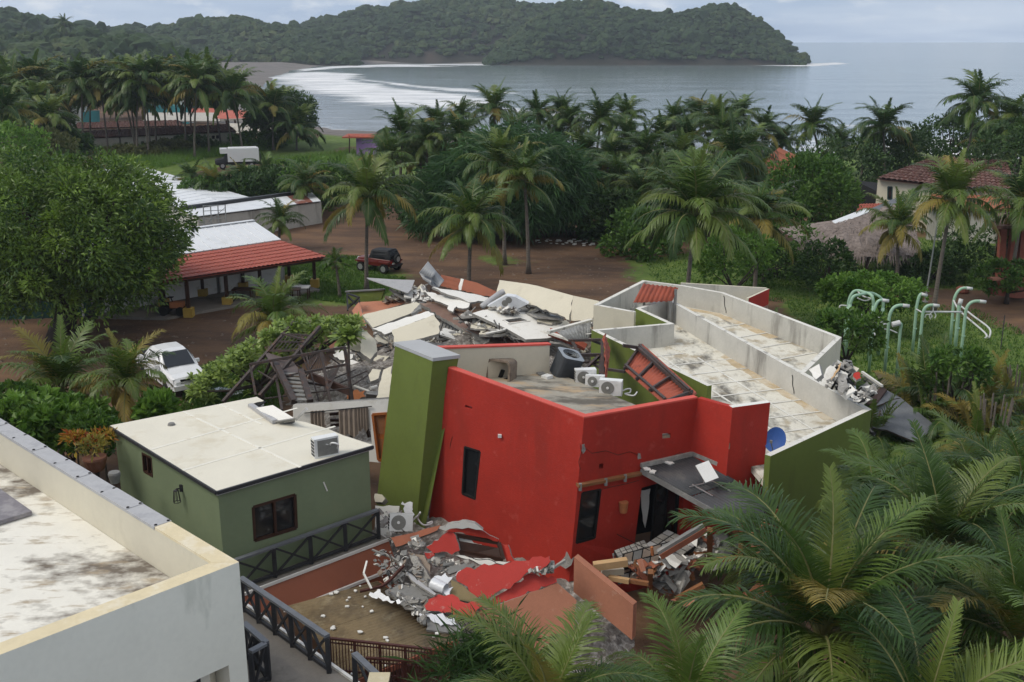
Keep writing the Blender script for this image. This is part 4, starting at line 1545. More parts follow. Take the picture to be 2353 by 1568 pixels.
# flat white satellite panel on its stand, on the awning
nn=(w1-w0).cross(f0-w0).normalized()
if nn.z<0:
    nn=-nn
sp=thing('internet_dish',onplane(*VA(1330,440),w0,nn),'flat white rectangular dish on folding legs on the charcoal awning','dish')
sq=sp.location
fwd=(f0-w0).normalized();sd2=(w1-w0).normalized()
pc_=Vector(sq)+nn*.42
nP=((EYE-pc_).normalized()*.8+nn).normalized();xP=(sd2-nP*sd2.dot(nP)).normalized();yP=nP.cross(xP)
bb=MB();bb.box(pc_+nn*.1,(.46,.66,.04),rot=Matrix((xP,yP,nP)).transposed());bb.build('panel',m_acwhite,sp)
bb=MB()
bb.bar(Vector(sq)+nn*.05,pc_,.04)
for s1,s2 in ((-.35,-.35),(.35,-.35)):
    bb.bar(Vector(sq)+sd2*s1+fwd*-.1+nn*.04,Vector(sq)+sd2*s1+fwd*.65+nn*.04,.03)
bb.bar(Vector(sq)-sd2*.55+nn*.05,Vector(sq)+sd2*.35+nn*.05,.03)
bb.build('stand',m_aluminium,sp)
# chunks of plaster on the awning
for k,(x,y) in enumerate(((990,232),(830,312),(780,290))):
    bb=MB();p=onplane(*VA(x,y),w0,nn)
    bb.plate([p+sd2*rnd.uniform(.05,.22)*math.cos(j)+fwd*rnd.uniform(.05,.18)*math.sin(j)+nn*.05 for j in range(6)],.05,jag=.02,jstep=.08,nrm=nn)
    bb.build('plaster_chunk',m_white,label=['largest white plaster chunk near the top of the charcoal awning','white plaster crumbs at the left edge of the charcoal awning','small plaster chip at the upper left corner of the charcoal awning'][k],cat='rubble')

# ------------------------------------------------------------------ long tilted roofs on the right
z4= lambda x,y:G(x,y,4.4)
P4,P5=G(1534,684,4.4),G(2003,941,3.9)
npl=(P5-P4).cross(Vector(((P5-P4).y,-(P5-P4).x,0))).normalized()
P1,P2,P3,P6,Pl=(onplane(x,y,P4,npl) for x,y in ((1359,758),(1534,743),(1460,709),(1813,1029),(1460,807)))
P6=P5+(P6-P5)*1.2
Pl=P1+(Pl-P1)*2.4
nb=thing('green_long_roof',hz(P5,0),'long olive green block with tilted stained white roof behind the red block','building')
dn=zv(-1)
PT=.2

def parapet(parent,pts,closed,h,th,name='parapet',mats=None,outer=0,bottom=-1.2,side=1):
    """a run of parapet walls butted corner to corner, mitred; outer wall goes down to the ground; side=+1 inner face lies to the right"""
    n_=len(pts)
    inn=[]
    for i in range(n_):
        dirs=[]
        if i>0 or closed:
            dirs.append((pts[i]-pts[i-1]))
        if i<n_-1 or closed:
            dirs.append((pts[(i+1)%n_]-pts[i]))
        ns=[]
        for dd in dirs:
            dd=Vector((dd.x,dd.y,0)).normalized()
            ns.append(Vector((dd.y,-dd.x,0))*side)
        m_=sum(ns,Vector())
        m_=m_/max(m_.length_squared,.3)*len(ns) if len(ns)==2 else ns[0]
        if len(ns)==2:
            m_=(ns[0]+ns[1]);m_=m_*(1.0/max(.35,1+ns[0].dot(ns[1])))
        inn.append(pts[i]+m_*th)
    for i in range(n_-(0 if closed else 1)):
        j=(i+1)%n_
        b=MB()
        zb=bottom if not callable(bottom) else bottom(i)
        q=[pts[i],pts[j],inn[j],inn[i]]
        bt=[hz(p,zb) for p in q]
        o=len(b.v)
        b.v+=[tuple(p) for p in bt]+[tuple(p) for p in q]
        b.f+=[(4,5,6,7),(0,1,5,4),(1,2,6,5),(2,3,7,6),(3,0,4,7)]
        b.m+=[2,0,0,1,0]
        ob=b.build(name,mats,parent)
    return inn

mats_g=[m_green,m_parapet,m_parcap]
near_pts=[Pl,P1,P2,P3,P4,P5,P6]
parapet(nb,near_pts,False,1,PT,mats=mats_g,side=1)
fl=[hz(p,p.z-1.0) for p in (Pl,P1,P2,P3,P4,P5,P6)]
bb=MB();bb.plate([p for p in fl],.2,0,0,nrm=zv(1));bb.build('roof_deck',m_roofold,nb)
# rusty gutter stain along the wall foot and membrane seams
u_=(P5-P4);u_.z=0;u_.normalize();v_=Vector((u_.y,-u_.x,0))
if v_.dot(Pl-P4)<0:
    v_=-v_
q0,q1=hz(P4,P4.z-.992)+v_*.18+u_*.3,hz(P5,P5.z-.992)+v_*.18-u_*.3
bb=MB();bb.plate([q0,q1,q1+v_*.42,q0+v_*.36],.02,nrm=zv(1),jag=.06,jstep=.3,seed=5);bb.build('rust_stain',m_rustwater,nb)
f0_,f1_=hz(P4,P4.z-.986),hz(P5,P5.z-.986)
for k in range(1,12):
    t=k/12
    s0=f0_.lerp(f1_,t)+v_*.2
    bb=MB();bb.bar(s0,s0+v_*4.5,.09,.012);bb.build('membrane_seam',m_parcap,nb)
for w in (1.5,2.9):
    bb=MB();bb.bar(f0_.lerp(f1_,.12)+v_*w,f0_.lerp(f1_,.97)+v_*w,.09,.012);bb.build('membrane_seam',m_parcap,nb)
# far roof
Q4,Q5=G(1663,672,4.45),G(1934,775,4.1)
nq=(Q5-Q4).cross(Vector(((Q5-Q4).y,-(Q5-Q4).x,0))).normalized()
Q1,Q2,Q3,Q6,R1=(onplane(x,y,Q4,nq) for x,y in ((1364,701),(1477,644),(1572,656),(1850,856),(1457,718)))
fb=thing('cream_long_roof',hz(Q5,0),'cream long block with tilted streaked roof beyond the olive green one','building')
mats_c=[m_cream,m_parapet,m_parcap]
parapet(fb,[R1,Q1,Q2,Q3,Q4,Q5,Q6],False,1,PT,mats=mats_c,side=1)
fq=[hz(p,p.z-1.0) for p in (R1,Q1,Q2,Q3,Q4,Q5,Q6)]
bb=MB();bb.plate(fq,.15,nrm=zv(1));bb.build('roof_deck',m_roofold,fb)
u2=(Q5-Q4);u2.z=0;u2.normalize();v2=Vector((u2.y,-u2.x,0))
if v2.dot(R1-Q4)<0:
    v2=-v2
q0,q1=hz(Q3,Q3.z-.992)+v2*.3,hz(Q5,Q5.z-.992)+v2*.22-u2*.3
bb=MB();bb.plate([q0,hz(Q4,Q4.z-.992)+v2*.25,q1,q1+v2*.5,hz(Q4,Q4.z-.992)+v2*.7,q0+v2*.6],.02,nrm=zv(1),jag=.06,jstep=.3,seed=6)
bb.build('rust_stain',m_rustwater,fb)
for t in (.25,.45,.65,.85):
    s0=hz(Q4.lerp(Q5,t),Q4.lerp(Q5,t).z-.985)+v2*.25
    bb=MB();bb.bar(s0,s0+v2*2.2,.09,.012);bb.build('membrane_seam',m_parcap,fb)
# vertical crack in the parapets
for (x0,y0,x1,y1,ff,host,pp,pn) in ((1663,680,1668,720,4,fb,Q4,-v2),(1820,862,1824,905,4,nb,P4,-v_)):
    pn=Vector((-pn.x,-pn.y,0)).normalized()
    pl0=pp+pn*(PT+.012)
    bb=MB()
    pts_=[onplane(x0+(x1-x0)*t+math.sin(t*9)*.9,y0+(y1-y0)*t,pl0,pn) for t in np.linspace(0,1,9)]
    for p,q_ in zip(pts_,pts_[1:]):
        bb.bar(p,q_,.028,.02,up=pn)
    bb.build('crack',m_dark,host)
# small red tile penthouse roof on the far roof
tz=5.0
r00,r10,r11,r01=G(1455,696,4.55),G(1545,692,4.55),G(1559,661,5.15),G(1478,652,5.15)
pr=thing('stair_hood',hz(r00,3.5),'small red tiled hood on the far cream roof','roof hood')
corrugated('tile_sheet',r00,r10,r11,r01,.22,.03,m_tilered,pr)
bb=MB()
for p in (r00,r10,r11,r01):
    bb.bar(p.lerp((r00+r11)/2,.12)-zv(.04),hz(p.lerp((r00+r11)/2,.12),3.5),.12)
bb.build('posts',m_concd,pr)
# triangular roof with red flank at the far right
T0,T1,T2=G(1565,651,4.4),G(1768,664,4.2),G(1720,686,4.2)
tr_=thing('triangular_roof',hz(T1,0),'pointed pale roof corner with red flank behind the long roofs','building')
bb=MB();bb.hexa([hz(p,-.5) for p in (T0,T2,T1,T1+Vector((-.05,.2,0)))],[p-zv(.8) for p in (T0,T2,T1,T1+Vector((-.05,.2,0)))]);bb.build('core',m_cream,tr_)
wall('red_wall',[T2,T1,hz(T1,-.5),hz(T2,-.5)],.12,[m_red,m_cream],tr_)
wall('back_wall',[T0,T1+Vector((-.1,.12,0)),hz(T1,-.5)+Vector((-.1,.12,0)),hz(T0,-.5)],.15,[m_parapet,m_cream],tr_)
# satellite dish at the near corner
sc=G(1783,1012,3.7)
sdh=thing('satellite_dish',sc-zv(.9),'blue round satellite dish at the corner of the long green roof','dish')
axis=Vector((-.45,-.72,.45)).normalized()
s1=axis.cross(zv(1)).normalized();s2=s1.cross(axis)
bb=MB();V_,F_=[],[]
nr2,na=4,22
for i in range(nr2+1):
    r_=.42*i/nr2
    for j in range(na):
        t=2*math.pi*j/na
        V_.append(sc+(s1*math.cos(t)*.82+s2*math.sin(t))*r_+axis*(.10*(i/nr2)**2))
for i in range(nr2):
    for j in range(na):
        k=(j+1)%na
        F_.append((i*na+j,i*na+k,(i+1)*na+k,(i+1)*na+j))
V2=[p-axis*.015 for p in V_]
F_+=[tuple(len(V_)+i for i in reversed(f)) for f in F_]
bb.add(V_+V2,F_);bb.build('reflector',mat('blue_dish',(.045,.12,.38),.5,var=.12,scale=3,bump=0),sdh,smooth=True)
bb=MB();bb.bar(sc-axis*.02,sc-zv(.9),.05);bb.bar(sc-s2*.4,sc+axis*.5-s2*.15,.025);bb.box(sc+axis*.5-s2*.13,(.07,.07,.09));bb.build('arm',m_concd,sdh)

# ================================================================== TERRACE, RAILINGS AND STAIRS
def x_railing(name,p0,p1,h,bays,label,group='dark timber cross railings',top=.10,lean=Vector()):
    """railing with posts and crossed diagonals; p0, p1 = foot of the two ends"""
    p0,p1=Vector(p0),Vector(p1)
    t=thing(name,p0,label,'railing',group)
    up=zv(h)+lean
    b=MB();b.bar(p0+up,p1+up,.15,.07);b.build('top_rail',m_railtop,t)
    b=MB();b.bar(p0+zv(.1),p1+zv(.1),.08,.08);b.build('bottom_rail',m_blackwood,t)
    for i in range(bays+1):
        q=p0.lerp(p1,i/bays)
        b=MB();b.bar(q,q+up-zv(.035),.11);b.build('post',m_blackwood,t)
    for i in range(bays):
        a,c=p0.lerp(p1,i/bays),p0.lerp(p1,(i+1)/bays)
        d=(c-a).normalized()
        s=d.cross(zv(1))*.022
        b=MB();b.bar(a+d*.06+zv(.14)+s,c-d*.06+up-zv(.08)+s,.055);b.build('brace',m_blackwood,t)
        b=MB();b.bar(a+d*.06+up-zv(.08)-s,c-d*.06+zv(.14)-s,.055);b.build('brace',m_blackwood,t)
    return t

ZW=1.35
ra,rb_=(onplane(x,y,bi+nr*.32,nr)-zv(1.0) for x,y in ((540,1288),(868,1172)))
x_railing('timber_railing',ra,rb_,1.0,4,'long dark cross railing along the front of the green annex')
r2a,r2b=hz(G(553,1328,ZW+1.0),ZW),hz(G(752,1462,ZW+1.0),ZW)
x_railing('timber_railing',r2a,r2b,1.0,5,'dark cross railing with wide grey top between walkway and brown sheet roof')
r3a,r3b,r3c=hz(G(560,1432,ZW+1.0),ZW),hz(G(612,1478,ZW+1.0),ZW),hz(G(575,1498,ZW+1.0),ZW)
x_railing('timber_railing',r3a,r3b,1.0,2,'short dark railing beside the corner of the pale foreground building, right side')
x_railing('timber_railing',r3b+(r3c-r3b)*.06,r3c,1.0,1,'stub of dark railing turning back under the pale foreground building')
r4a,r4b=hz(G(814,1502,ZW+1.1),ZW),hz(G(876,1560,ZW+1.1),ZW)
x_railing('timber_railing',r4a,r4b,1.1,1,'grey topped railing end at the bottom edge beside the cream post')
cpp=G(870,1560,2.6)
t=thing('gate_post',hz(cpp,.8),'cream square gate post at the bottom edge of the view','post')
b=MB();b.box(hz(cpp,1.65),(.36,.36,1.7));b.build('shaft',m_cream,t)
b=MB();b.box(hz(cpp,2.56),(.46,.46,.10));b.build('cap',m_coping,t)
# walkway slab between the pale building and the railing
w_a,w_b=r2a+(r2b-r2a)*-.35,r2b+(r2b-r2a)*.6
side=(r2b-r2a).cross(zv(1)).normalized()
if side.dot(O-r2a)<0:
    side=-side
b=MB()
q=[w_a-side*.16,w_b-side*.16,w_b+side*4.2,w_a+side*4.2]
b.hexa([p-zv(.25) for p in q],q)
o_=b.build('walkway',m_ground_conc);tag(o_,kind='structure')
b=MB();b.bar(w_a-side*.20+zv(.02),w_b-side*.20+zv(.02),.08,.10);b.build('kerb',m_white,o_)
# ledge of the annex terrace: white edge, terracotta fascia, white drip
d_=(rb_-ra).normalized();s_n=d_.cross(zv(1)).normalized()
if s_n.dot(EYE-ra)<0:
    s_n=-s_n
la,lb=ra-d_*.3,rb_+d_*.2
b=MB();q=[la+s_n*.25,lb+s_n*.25,lb-s_n*1.3,la-s_n*1.3]
b.hexa([p-zv(.22) for p in q],[p-zv(.01) for p in q]);tr=b.build('terrace',m_ground_conc);tag(tr,kind='structure')
b=MB();b.bar(la+s_n*.28+zv(.0),lb+s_n*.28,.06,.09);b.build('edge_strip',m_white,tr)
b=MB();q0,q1=la+s_n*.26-zv(.05),lb+s_n*.26-zv(.05)
q2,q3=q1+s_n*.45-zv(.75),q0+s_n*.45-zv(.75)
b.plate([q0,q1,q2,q3],.1);b.build('fascia',m_salmon if False else m_terra,tr)
b=MB();b.bar(q3+s_n*.02,q2+s_n*.02,.07,.09);b.build('drip_strip',m_white,tr)
b=MB();b.plate([q3-zv(.05),q2-zv(.05),hz(q2,-1.7),hz(q3,-1.7)],.12);b.build('retaining_wall',m_terra,tr)

# brown mossy corrugated roof below the terrace
c0,c1,c2,c3=G(662,1392,.45),G(868,1335,.45),G(1052,1466,.25),G(800,1568,.25)
br=thing('brown_lean_to_roof',hz(c0,-1.6),'mossy brown corrugated lean-to roof strewn with rubble','roof')
for k in range(5):
    t0,t1=k/5,(k+1)/5
    dzz=Vector((0,0,.012*(k%2)))
    corrugated('sheet',c0.lerp(c3,t0)+dzz,c0.lerp(c3,t1)+dzz,c1.lerp(c2,t1)+dzz,c1.lerp(c2,t0)+dzz,.13,.016,m_brownroof,br)
b=MB();b.bar(c1-zv(.1),c2-zv(.1),.10,.16);b.build('edge_beam',m_terra,br)
b=MB();b.bar(c3-zv(.1),c2-zv(.1),.10,.16);b.build('edge_beam',m_terra,br)
for p in (c2.lerp(c0,.06),c2.lerp(c3,.5),c1.lerp(c2,.3)):
    b=MB();b.bar(hz(p,p.z-.15),hz(p,-1.7),.12);b.build('post',m_terra,br)
# chips on the brown roof
for k in range(26):
    t0,t1=rnd.random(),rnd.random()
    p=c0.lerp(c1,t0).lerp(c3.lerp(c2,t0),t1)
    if k==0:
        chips=MB()
    r_=rnd.uniform(.03,.09)
    chips.plate([p+Vector((math.cos(j*1.3)*r_*rnd.uniform(.6,1.2),math.sin(j*1.3)*r_*rnd.uniform(.6,1.2),.05+.02*rnd.random())) for j in range(5)],.03,nrm=zv(1))
chips.build('plaster_chips',m_white,label='scattered white plaster chips on the brown lean-to roof',cat='rubble',kind='stuff')

# rust red metal balustrades at the bottom
def balustrade(p0,p1,h,label,n,slope=0.0):
    t=thing('metal_balustrade',p0,label,'railing','rust red metal balustrades')
    p0,p1=Vector(p0),Vector(p1)
    up=zv(h)
    b=MB();b.bar(p0+up,p1+up,.07,.05);b.build('handrail',m_steelred,t)
    b=MB();b.bar(p0+zv(.1),p1+zv(.1),.04,.04);b.build('bottom_rail',m_steelred,t)
    b=MB();b.bar(p0+up*.88,p1+up*.88,.03,.03);b.build('mid_rail',m_steelred,t)
    for i in range(n+1):
        q=p0.lerp(p1,i/n)
        w=.07 if i%8==0 else .022
        b=MB();b.bar(q,q+up-zv(.025),w);b.build('post' if i%8==0 else 'baluster',m_steelred,t)
    return t

m_steelred=mat('rust_red_steel',(.075,.026,.020),.55,var=.2,scale=4,bump=.05)
s0,s1=hz(G(757,1467,1.4),.4),hz(G(990,1492,1.4),.4)
balustrade(s0,s1,1.0,'rust red metal balustrade in front of the brown lean-to roof',32)
s0,s1=hz(G(840,1512,1.0),0),hz(G(1010,1524,1.0),0)
balustrade(s0,s1,1.0,'lower rust red balustrade at the bottom edge beside the grey rail end',16)

# ------------------------------------------------------------------ fallen steel staircase
stc=thing('steel_staircase',g5(850,990,0),'dark steel staircase with toppled frame beside the plumeria tree','staircase')
zz1,zz2=3.9,.2

def sb(a,b_,w,name='strut'):
    q=MB();q.bar(a,b_,w,w); return q.build(name,m_steel,stc)

# two long side rails running up to the right
YA=41.0
L0,L1=a5(215,990,YA-.2),a5(885,240,YA+3.4)
K0,K1=a5(555,935,YA-1.2),a5(1118,288,YA+2.4)
sb(L0,L1,.13,'rail');sb(K0,K1,.13,'rail')
for t in (.50,.62,.74,.84):
    sb(L0.lerp(L1,t),K0.lerp(K1,t+.02),.07)
for t in np.linspace(.64,.84,7):
    sb(L0.lerp(L1,.62).lerp(K0.lerp(K1,.64),(t-.62)/.24),L0.lerp(L1,.84).lerp(K0.lerp(K1,.86),(t-.62)/.24),.03,'baluster')
for (x0,y0,y0_,x1,y1,y1_,w) in (
        (465,640,YA,1355,480,YA-1.5,.10),(700,770,YA-.8,1360,640,YA-1.5,.09),(690,760,YA,1430,880,YA-1,.08),
        (600,960,YA-2,1400,860,YA-2,.05),(470,650,YA,520,930,YA-1,.09),(715,780,YA-.6,765,1070,YA-3,.10),(1350,480,YA-1.5,1420,970,YA-2,.11),
        (1130,530,YA-1.2,1215,985,YA-2.5,.10),(990,560,YA,1110,980,YA-2,.05),(760,350,YA+2,980,410,YA+1,.07),(1100,570,YA,960,800,YA-.6,.05),
        (1270,830,YA-.5,1560,700,YA+2,.05),(1430,830,YA-.5,1570,740,YA+2,.05),(1250,770,YA,1450,690,YA+1,.04),(740,800,YA-.6,990,960,YA-2,.06),
        (1200,560,YA+1,1330,660,YA+1,.05),(900,640,YA,1060,760,YA,.05),(540,700,YA,690,790,YA-1,.05),(920,450,YA+1,1010,700,YA,.05)):
    sb(a5(x0,y0,y0_),a5(x1,y1,y1_),w)
for i in range(12):
    t=i/11
    sb(a5(1180+120*t,700-40*t,YA+.5),a5(1150+60*t,960-90*t,YA-2),.025,'baluster')
for i in range(10):
    t=i/9
    sb(a5(1000+150*t,560-20*t,YA+.6),a5(1040+160*t,730-20*t,YA-.4),.025,'baluster')
# stringers and treads
S0,S1=a5(600,520,YA+2.0),a5(1000,980,YA-3.0)
T0_,T1_=a5(860,600,YA+1.4),a5(1060,980,YA-3.4)
S0b=a5(600,520,YA+2.0);T0b=a5(860,580,YA+1.2)
b=MB();b.plate([S0,T0_,a5(950,720,YA-.8),a5(700,700,YA)],.05);b.build('landing',mat('brown_steel_plate',(.12,.095,.09),.6,var=.2,bump=.1),stc)
sb(a5(700,620,YA),a5(880,990,YA-3),.22,'stringer');sb(a5(940,700,YA-1),a5(1030,990,YA-3.2),.22,'stringer')
for i in range(7):
    t=(i+.5)/7
    b=MB();p,q=a5(740,700,YA).lerp(a5(880,985,YA-3),t),a5(950,720,YA-1).lerp(a5(1020,985,YA-3.2),t)
    b.bar(p,q,.30,.04);b.build('tread',m_concd,stc)
b=MB();b.bar(a5(1020,740,YA-.5),a5(1420,905,YA-1.5),.12,.30);b.build('stringer',mat('brown_channel',(.085,.05,.04),.6,var=.2,bump=.1),stc)

# ------------------------------------------------------------------ white wall with door behind the annex
YW=36.3
wq=[a5(868,1018,YW+.6),a5(1760,968,YW-1.0),a5(1700,1560,YW-1.0),a5(868,1420,YW+.6)]
wn_=(wq[1]-wq[0]).cross(wq[3]-wq[0]).normalized()
if wn_.dot(EYE-wq[0])<0:
    wn_=-wn_
ww=thing('white_room_wall',hz(wq[0],1.0),'white broken room wall with curtained opening and orange door','wall')
pl_= lambda x,y:onplane(*V5(x,y),wq[0],wn_)
hop=[pl_(1040,1098),pl_(1575,1062),pl_(1604,1380),pl_(1060,1330)]
hdo=[pl_(1612,1106),pl_(1748,1096),pl_(1700,1540),pl_(1665,1530)]
wall('wall_panel',[pl_(868,1018),pl_(1760,968),pl_(1715,1560),pl_(868,1480)],.16,[m_white,m_conc],ww,holes=[hop,hdo])
b=MB();b.plate([p-wn_*.08 for p in hdo],.05);dd_=b.build('door',m_doorwood,ww)
for (u0,v0,u1,v1) in ((.15,.08,.85,.45),(.15,.55,.85,.95)):
    b=MB()
    f_= lambda u,v:hdo[0].lerp(hdo[1],u).lerp(hdo[3].lerp(hdo[2],u),v)-wn_*.07
    b.plate([f_(u0,v0),f_(u1,v0),f_(u1,v1),f_(u0,v1)],.03);b.build('door_panel',m_wood,dd_)
b=MB()
for i in range(4):
    b=MB();p,q=hdo[i],hdo[(i+1)%4];b.bar(p,q,.09,.06,up=wn_);b.build('door_frame',m_doorwood,ww)
for k,(x0,x1,yb) in enumerate(((1035,1165,1260),(1300,1480,1300),(1475,1575,1250))):
    b=MB();n_=12
    for i in range(n_):
        t0,t1=i/n_,(i+1)/n_
        y_top=1098-(x0+(x1-x0)*t0-1035)*.07-25
        P_=[pl_(x0+(x1-x0)*t0,y_top)+wn_*(.05+.04*math.sin(i*2.1)),pl_(x0+(x1-x0)*t1,y_top)+wn_*(.05+.04*math.sin((i+1)*2.1)),
              pl_(x0+(x1-x0)*t1+8,yb+20*math.sin(i))+wn_*(.05+.05*math.sin((i+1)*2.1)),pl_(x0+(x1-x0)*t0+8,yb+20*math.sin(i-1))+wn_*(.05+.05*math.sin(i*2.1))]
        b.add(P_,[(0,1,2,3)])
    b.build('curtain',m_curtain,ww)
b=MB();b.bar(pl_(960,1092)+wn_*.07,pl_(1612,1026)+wn_*.07,.03);b.build('curtain_rod',m_blackwood,ww)
b=MB();b.plate([p-wn_*1.6 for p in hop],.05);b.build('room_back',m_concd,ww)
for (x0,y0,x1,y1) in ((1165,1190,1310,1190),(1170,1240,1310,1230),(1480,1190,1530,1350),(1160,1135,1300,1120)):
    b=MB();b.bar(pl_(x0,y0)-wn_*.4,pl_(x1,y1)-wn_*.4,.10);b.build('broken_slat',m_frame,ww)

# ------------------------------------------------------------------ air conditioners
def condenser(name,p,ang,label,tilt=(0,0),w=.82,h=.56,d=.30,group='outdoor air conditioner units',back=False):
    t=thing(name,(0,0,0),label,'air conditioner',group)
    b=MB();b.box((0,0,h/2),(w,d,h));b.build('case',m_acwhite,t)
    if not back:
        b=MB()
        V_,F_=[],[]
        for r_ in (h*.42,h*.36):
            for j in range(24):
                a_=2*math.pi*j/24
                V_.append((-w*.12+math.cos(a_)*r_,-d/2-.012,h/2+math.sin(a_)*r_))
        for j in range(24):
            k=(j+1)%24
            F_.append((j,k,24+k,24+j))
        F_.append(tuple(range(24,48)))
        b.add(V_,F_);b.build('fan_grille',m_acgrey,t)
        b=MB();b.tube([(-w*.12,-d/2-.01,h/2),(-w*.12,-d/2-.04,h/2)],[.05,.045],10);b.build('hub',m_acwhite,t)
        b=MB();b.box((w*.40,-d/2-.01,h/2),(w*.16,.02,h*.9));b.build('service_panel',m_acwhite,t)
    else:
        b=MB();b.box((.03,-d/2-.006,h/2),(w*.82,.015,h*.82));b.build('coil',m_acgrey,t)
    for i in range(5):
        for j in range(3):
            b=MB();b.box((-w/2-.006,-d*.32+j*d*.32,h*.15+i*h*.17),(.015,d*.2,h*.10));b.build('vent_slot',m_dark,t)
    t.location=p
    t.rotation_euler=(tilt[0],tilt[1],ang)
    return t

def hose(pts,r,label,m=None):
    b=MB()
    P=[Vector(p) for p in pts]
    q=[]
    for i in range(len(P)-1):
        p0,p1,p2,p3=P[max(i-1,0)],P[i],P[i+1],P[min(i+2,len(P)-1)]
        for k in range(6):
            t=k/6
            q.append(.5*((2*p1)+(p2-p0)*t+(2*p0-5*p1+4*p2-p3)*t*t+(3*p1-p0-3*p2+p3)*t**3))
    q.append(P[-1])
    b.tube(q,r,6)
    return b.build('hose',m or m_acwhite,label=label,cat='hose',smooth=True)

zf=3.85
condenser('air_conditioner',gT(830,1478,zf),R(-14),'nearest white air conditioner with large fan on the red block roof')
condenser('air_conditioner',gT(570,1345,zf),R(-10),'white air conditioner lying between two others on the red block roof',tilt=(R(-6),0),w=.7,h=.42)
condenser('air_conditioner',gT(410,1295,zf),R(8),'farthest white air conditioner with slotted side on the red block roof',w=.78)
condenser('air_conditioner',G(748,1046,ZA),R(30),'white air conditioner seen from its coil side on the green annex roof',back=True,w=.78,h=.62)
condenser('air_conditioner',g9(440,425,.95),R(12),'cream air conditioner tipped on its back among the debris by the pillar',tilt=(R(-18),R(6)),w=.75)
hose([g5(1060,1430,ZA+.15),g5(1120,1400,ZA+.35),g5(1190,1385,ZA+.4),g5(1260,1440,ZA+.1),g5(1290,1390,ZA+.4),g5(1225,1375,ZA+.45),g5(1205,1440,ZA+.1),g5(1290,1470,ZA+.03)],.028,'white looped hose beside the annex roof air conditioner')
hose([gT(1010,1430,zf+.1),gT(1080,1395,zf+.2),gT(1150,1390,zf+.15),gT(1140,1450,zf+.05),gT(1060,1470,zf+.05),gT(1200,1500,zf+.04),gT(1260,1440,zf+.1)],.028,'white coiled hose beside the nearest rooftop air conditioner')
hose([g9(560,320,1.1),g9(640,250,1.4),g9(655,225,1.6),g9(630,290,1.2),g9(690,360,1.0),g9(770,350,.95),g9(785,325,1.0),g9(730,345,1.0)],.03,'white hose curling out of the debris at the foot of the pillar')
hose([gT(230,1160,zf),gT(260,1080,zf+.2),gT(330,1035,zf+.35),gT(400,1060,zf+.2)],.025,'thin white hose arching behind the farthest rooftop air conditioner')
# big round grey condenser, tilted
rc=gT(30,1190,zf)
t=thing('round_condenser',rc,'big charcoal condenser with round top fan tilted on the red block roof','air conditioner')
b=MB()
V_,F_=[],[]
S_,H_=.43,.95

def rsq(s,z,k=6):
    out=[]
    for cx_,cy_,a0 in ((1,1,0),(-1,1,90),(-1,-1,180),(1,-1,270)):
        for i in range(k+1):
            a_=R(a0+90*i/k)
            out.append(Vector((cx_*s*.62+math.cos(a_)*s*.38,cy_*s*.62+math.sin(a_)*s*.38,z)))
    return out

rows=[rsq(S_,.03),rsq(S_,H_-.03)]
m_=len(rows[0])
b.add(rows[0]+rows[1],[(i,(i+1)%m_,m_+(i+1)%m_,m_+i) for i in range(m_)]+[tuple(reversed(range(m_)))])
body_=b.build('louvred_case',mat('charcoal_louvre',(.055,.062,.07),.6,var=.2,scale=5,bump=.2),t,origin=(0,0,0));body_.location=(0,0,0)
for i in range(16):
    b=MB();r0_=rsq(S_*1.02,.08+i*(H_-.16)/16,2)
    r1_=rsq(S_*1.02,.10+i*(H_-.16)/16,2)
    k=len(r0_)
    b.add(r0_+r1_,[(j,(j+1)%k,k+(j+1)%k,k+j) for j in range(k)]);ob=b.build('louvre',MATS['charcoal_louvre'],t,origin=(0,0,0));ob.location=(0,0,0)
b=MB()
o1,o2=rsq(S_*1.05,H_),[Vector((math.cos(2*math.pi*i/28+.0)*.33,math.sin(2*math.pi*i/28)*.33,H_+.02)) for i in range(28)]
o1=[o1[(i)%28] for i in range(28)]
b.add(o1+o2,[(i,(i+1)%28,28+(i+1)%28,28+i) for i in range(28)])
o3=[p*.97 for p in o2];o3=[Vector((p.x,p.y,H_-.12)) for p in o3]
b.add(o2+o3,[(i,(i+1)%28,28+(i+1)%28,28+i) for i in range(28)])
ob=b.build('top_cover',mat('blue_grey_enamel',(.27,.30,.33),.5,var=.1),t,origin=(0,0,0));ob.location=(0,0,0)
b=MB();b.add(o3,[tuple(range(28))]);ob=b.build('fan_well',m_dark,t,origin=(0,0,0));ob.location=(0,0,0)
for i in range(3):
    a_=i*2.094
    b=MB();b.add([(0,0,H_-.07),(math.cos(a_)*.29,math.sin(a_)*.29,H_-.09),(math.cos(a_+.7)*.29,math.sin(a_+.7)*.29,H_-.05)],[(0,1,2)]);ob=b.build('fan_blade',m_acgrey,t,origin=(0,0,0));ob.location=(0,0,0)
for r_ in (.12,.22,.31):
    b=MB();b.tube([Vector((math.cos(2*math.pi*i/20)*r_,math.sin(2*math.pi*i/20)*r_,H_+.025)) for i in range(21)],.006,4);ob=b.build('grille_ring',m_dark,t,origin=(0,0,0));ob.location=(0,0,0)
t.rotation_euler=(R(14),R(16),R(20));t.scale=(1.0,1.0,1.05)
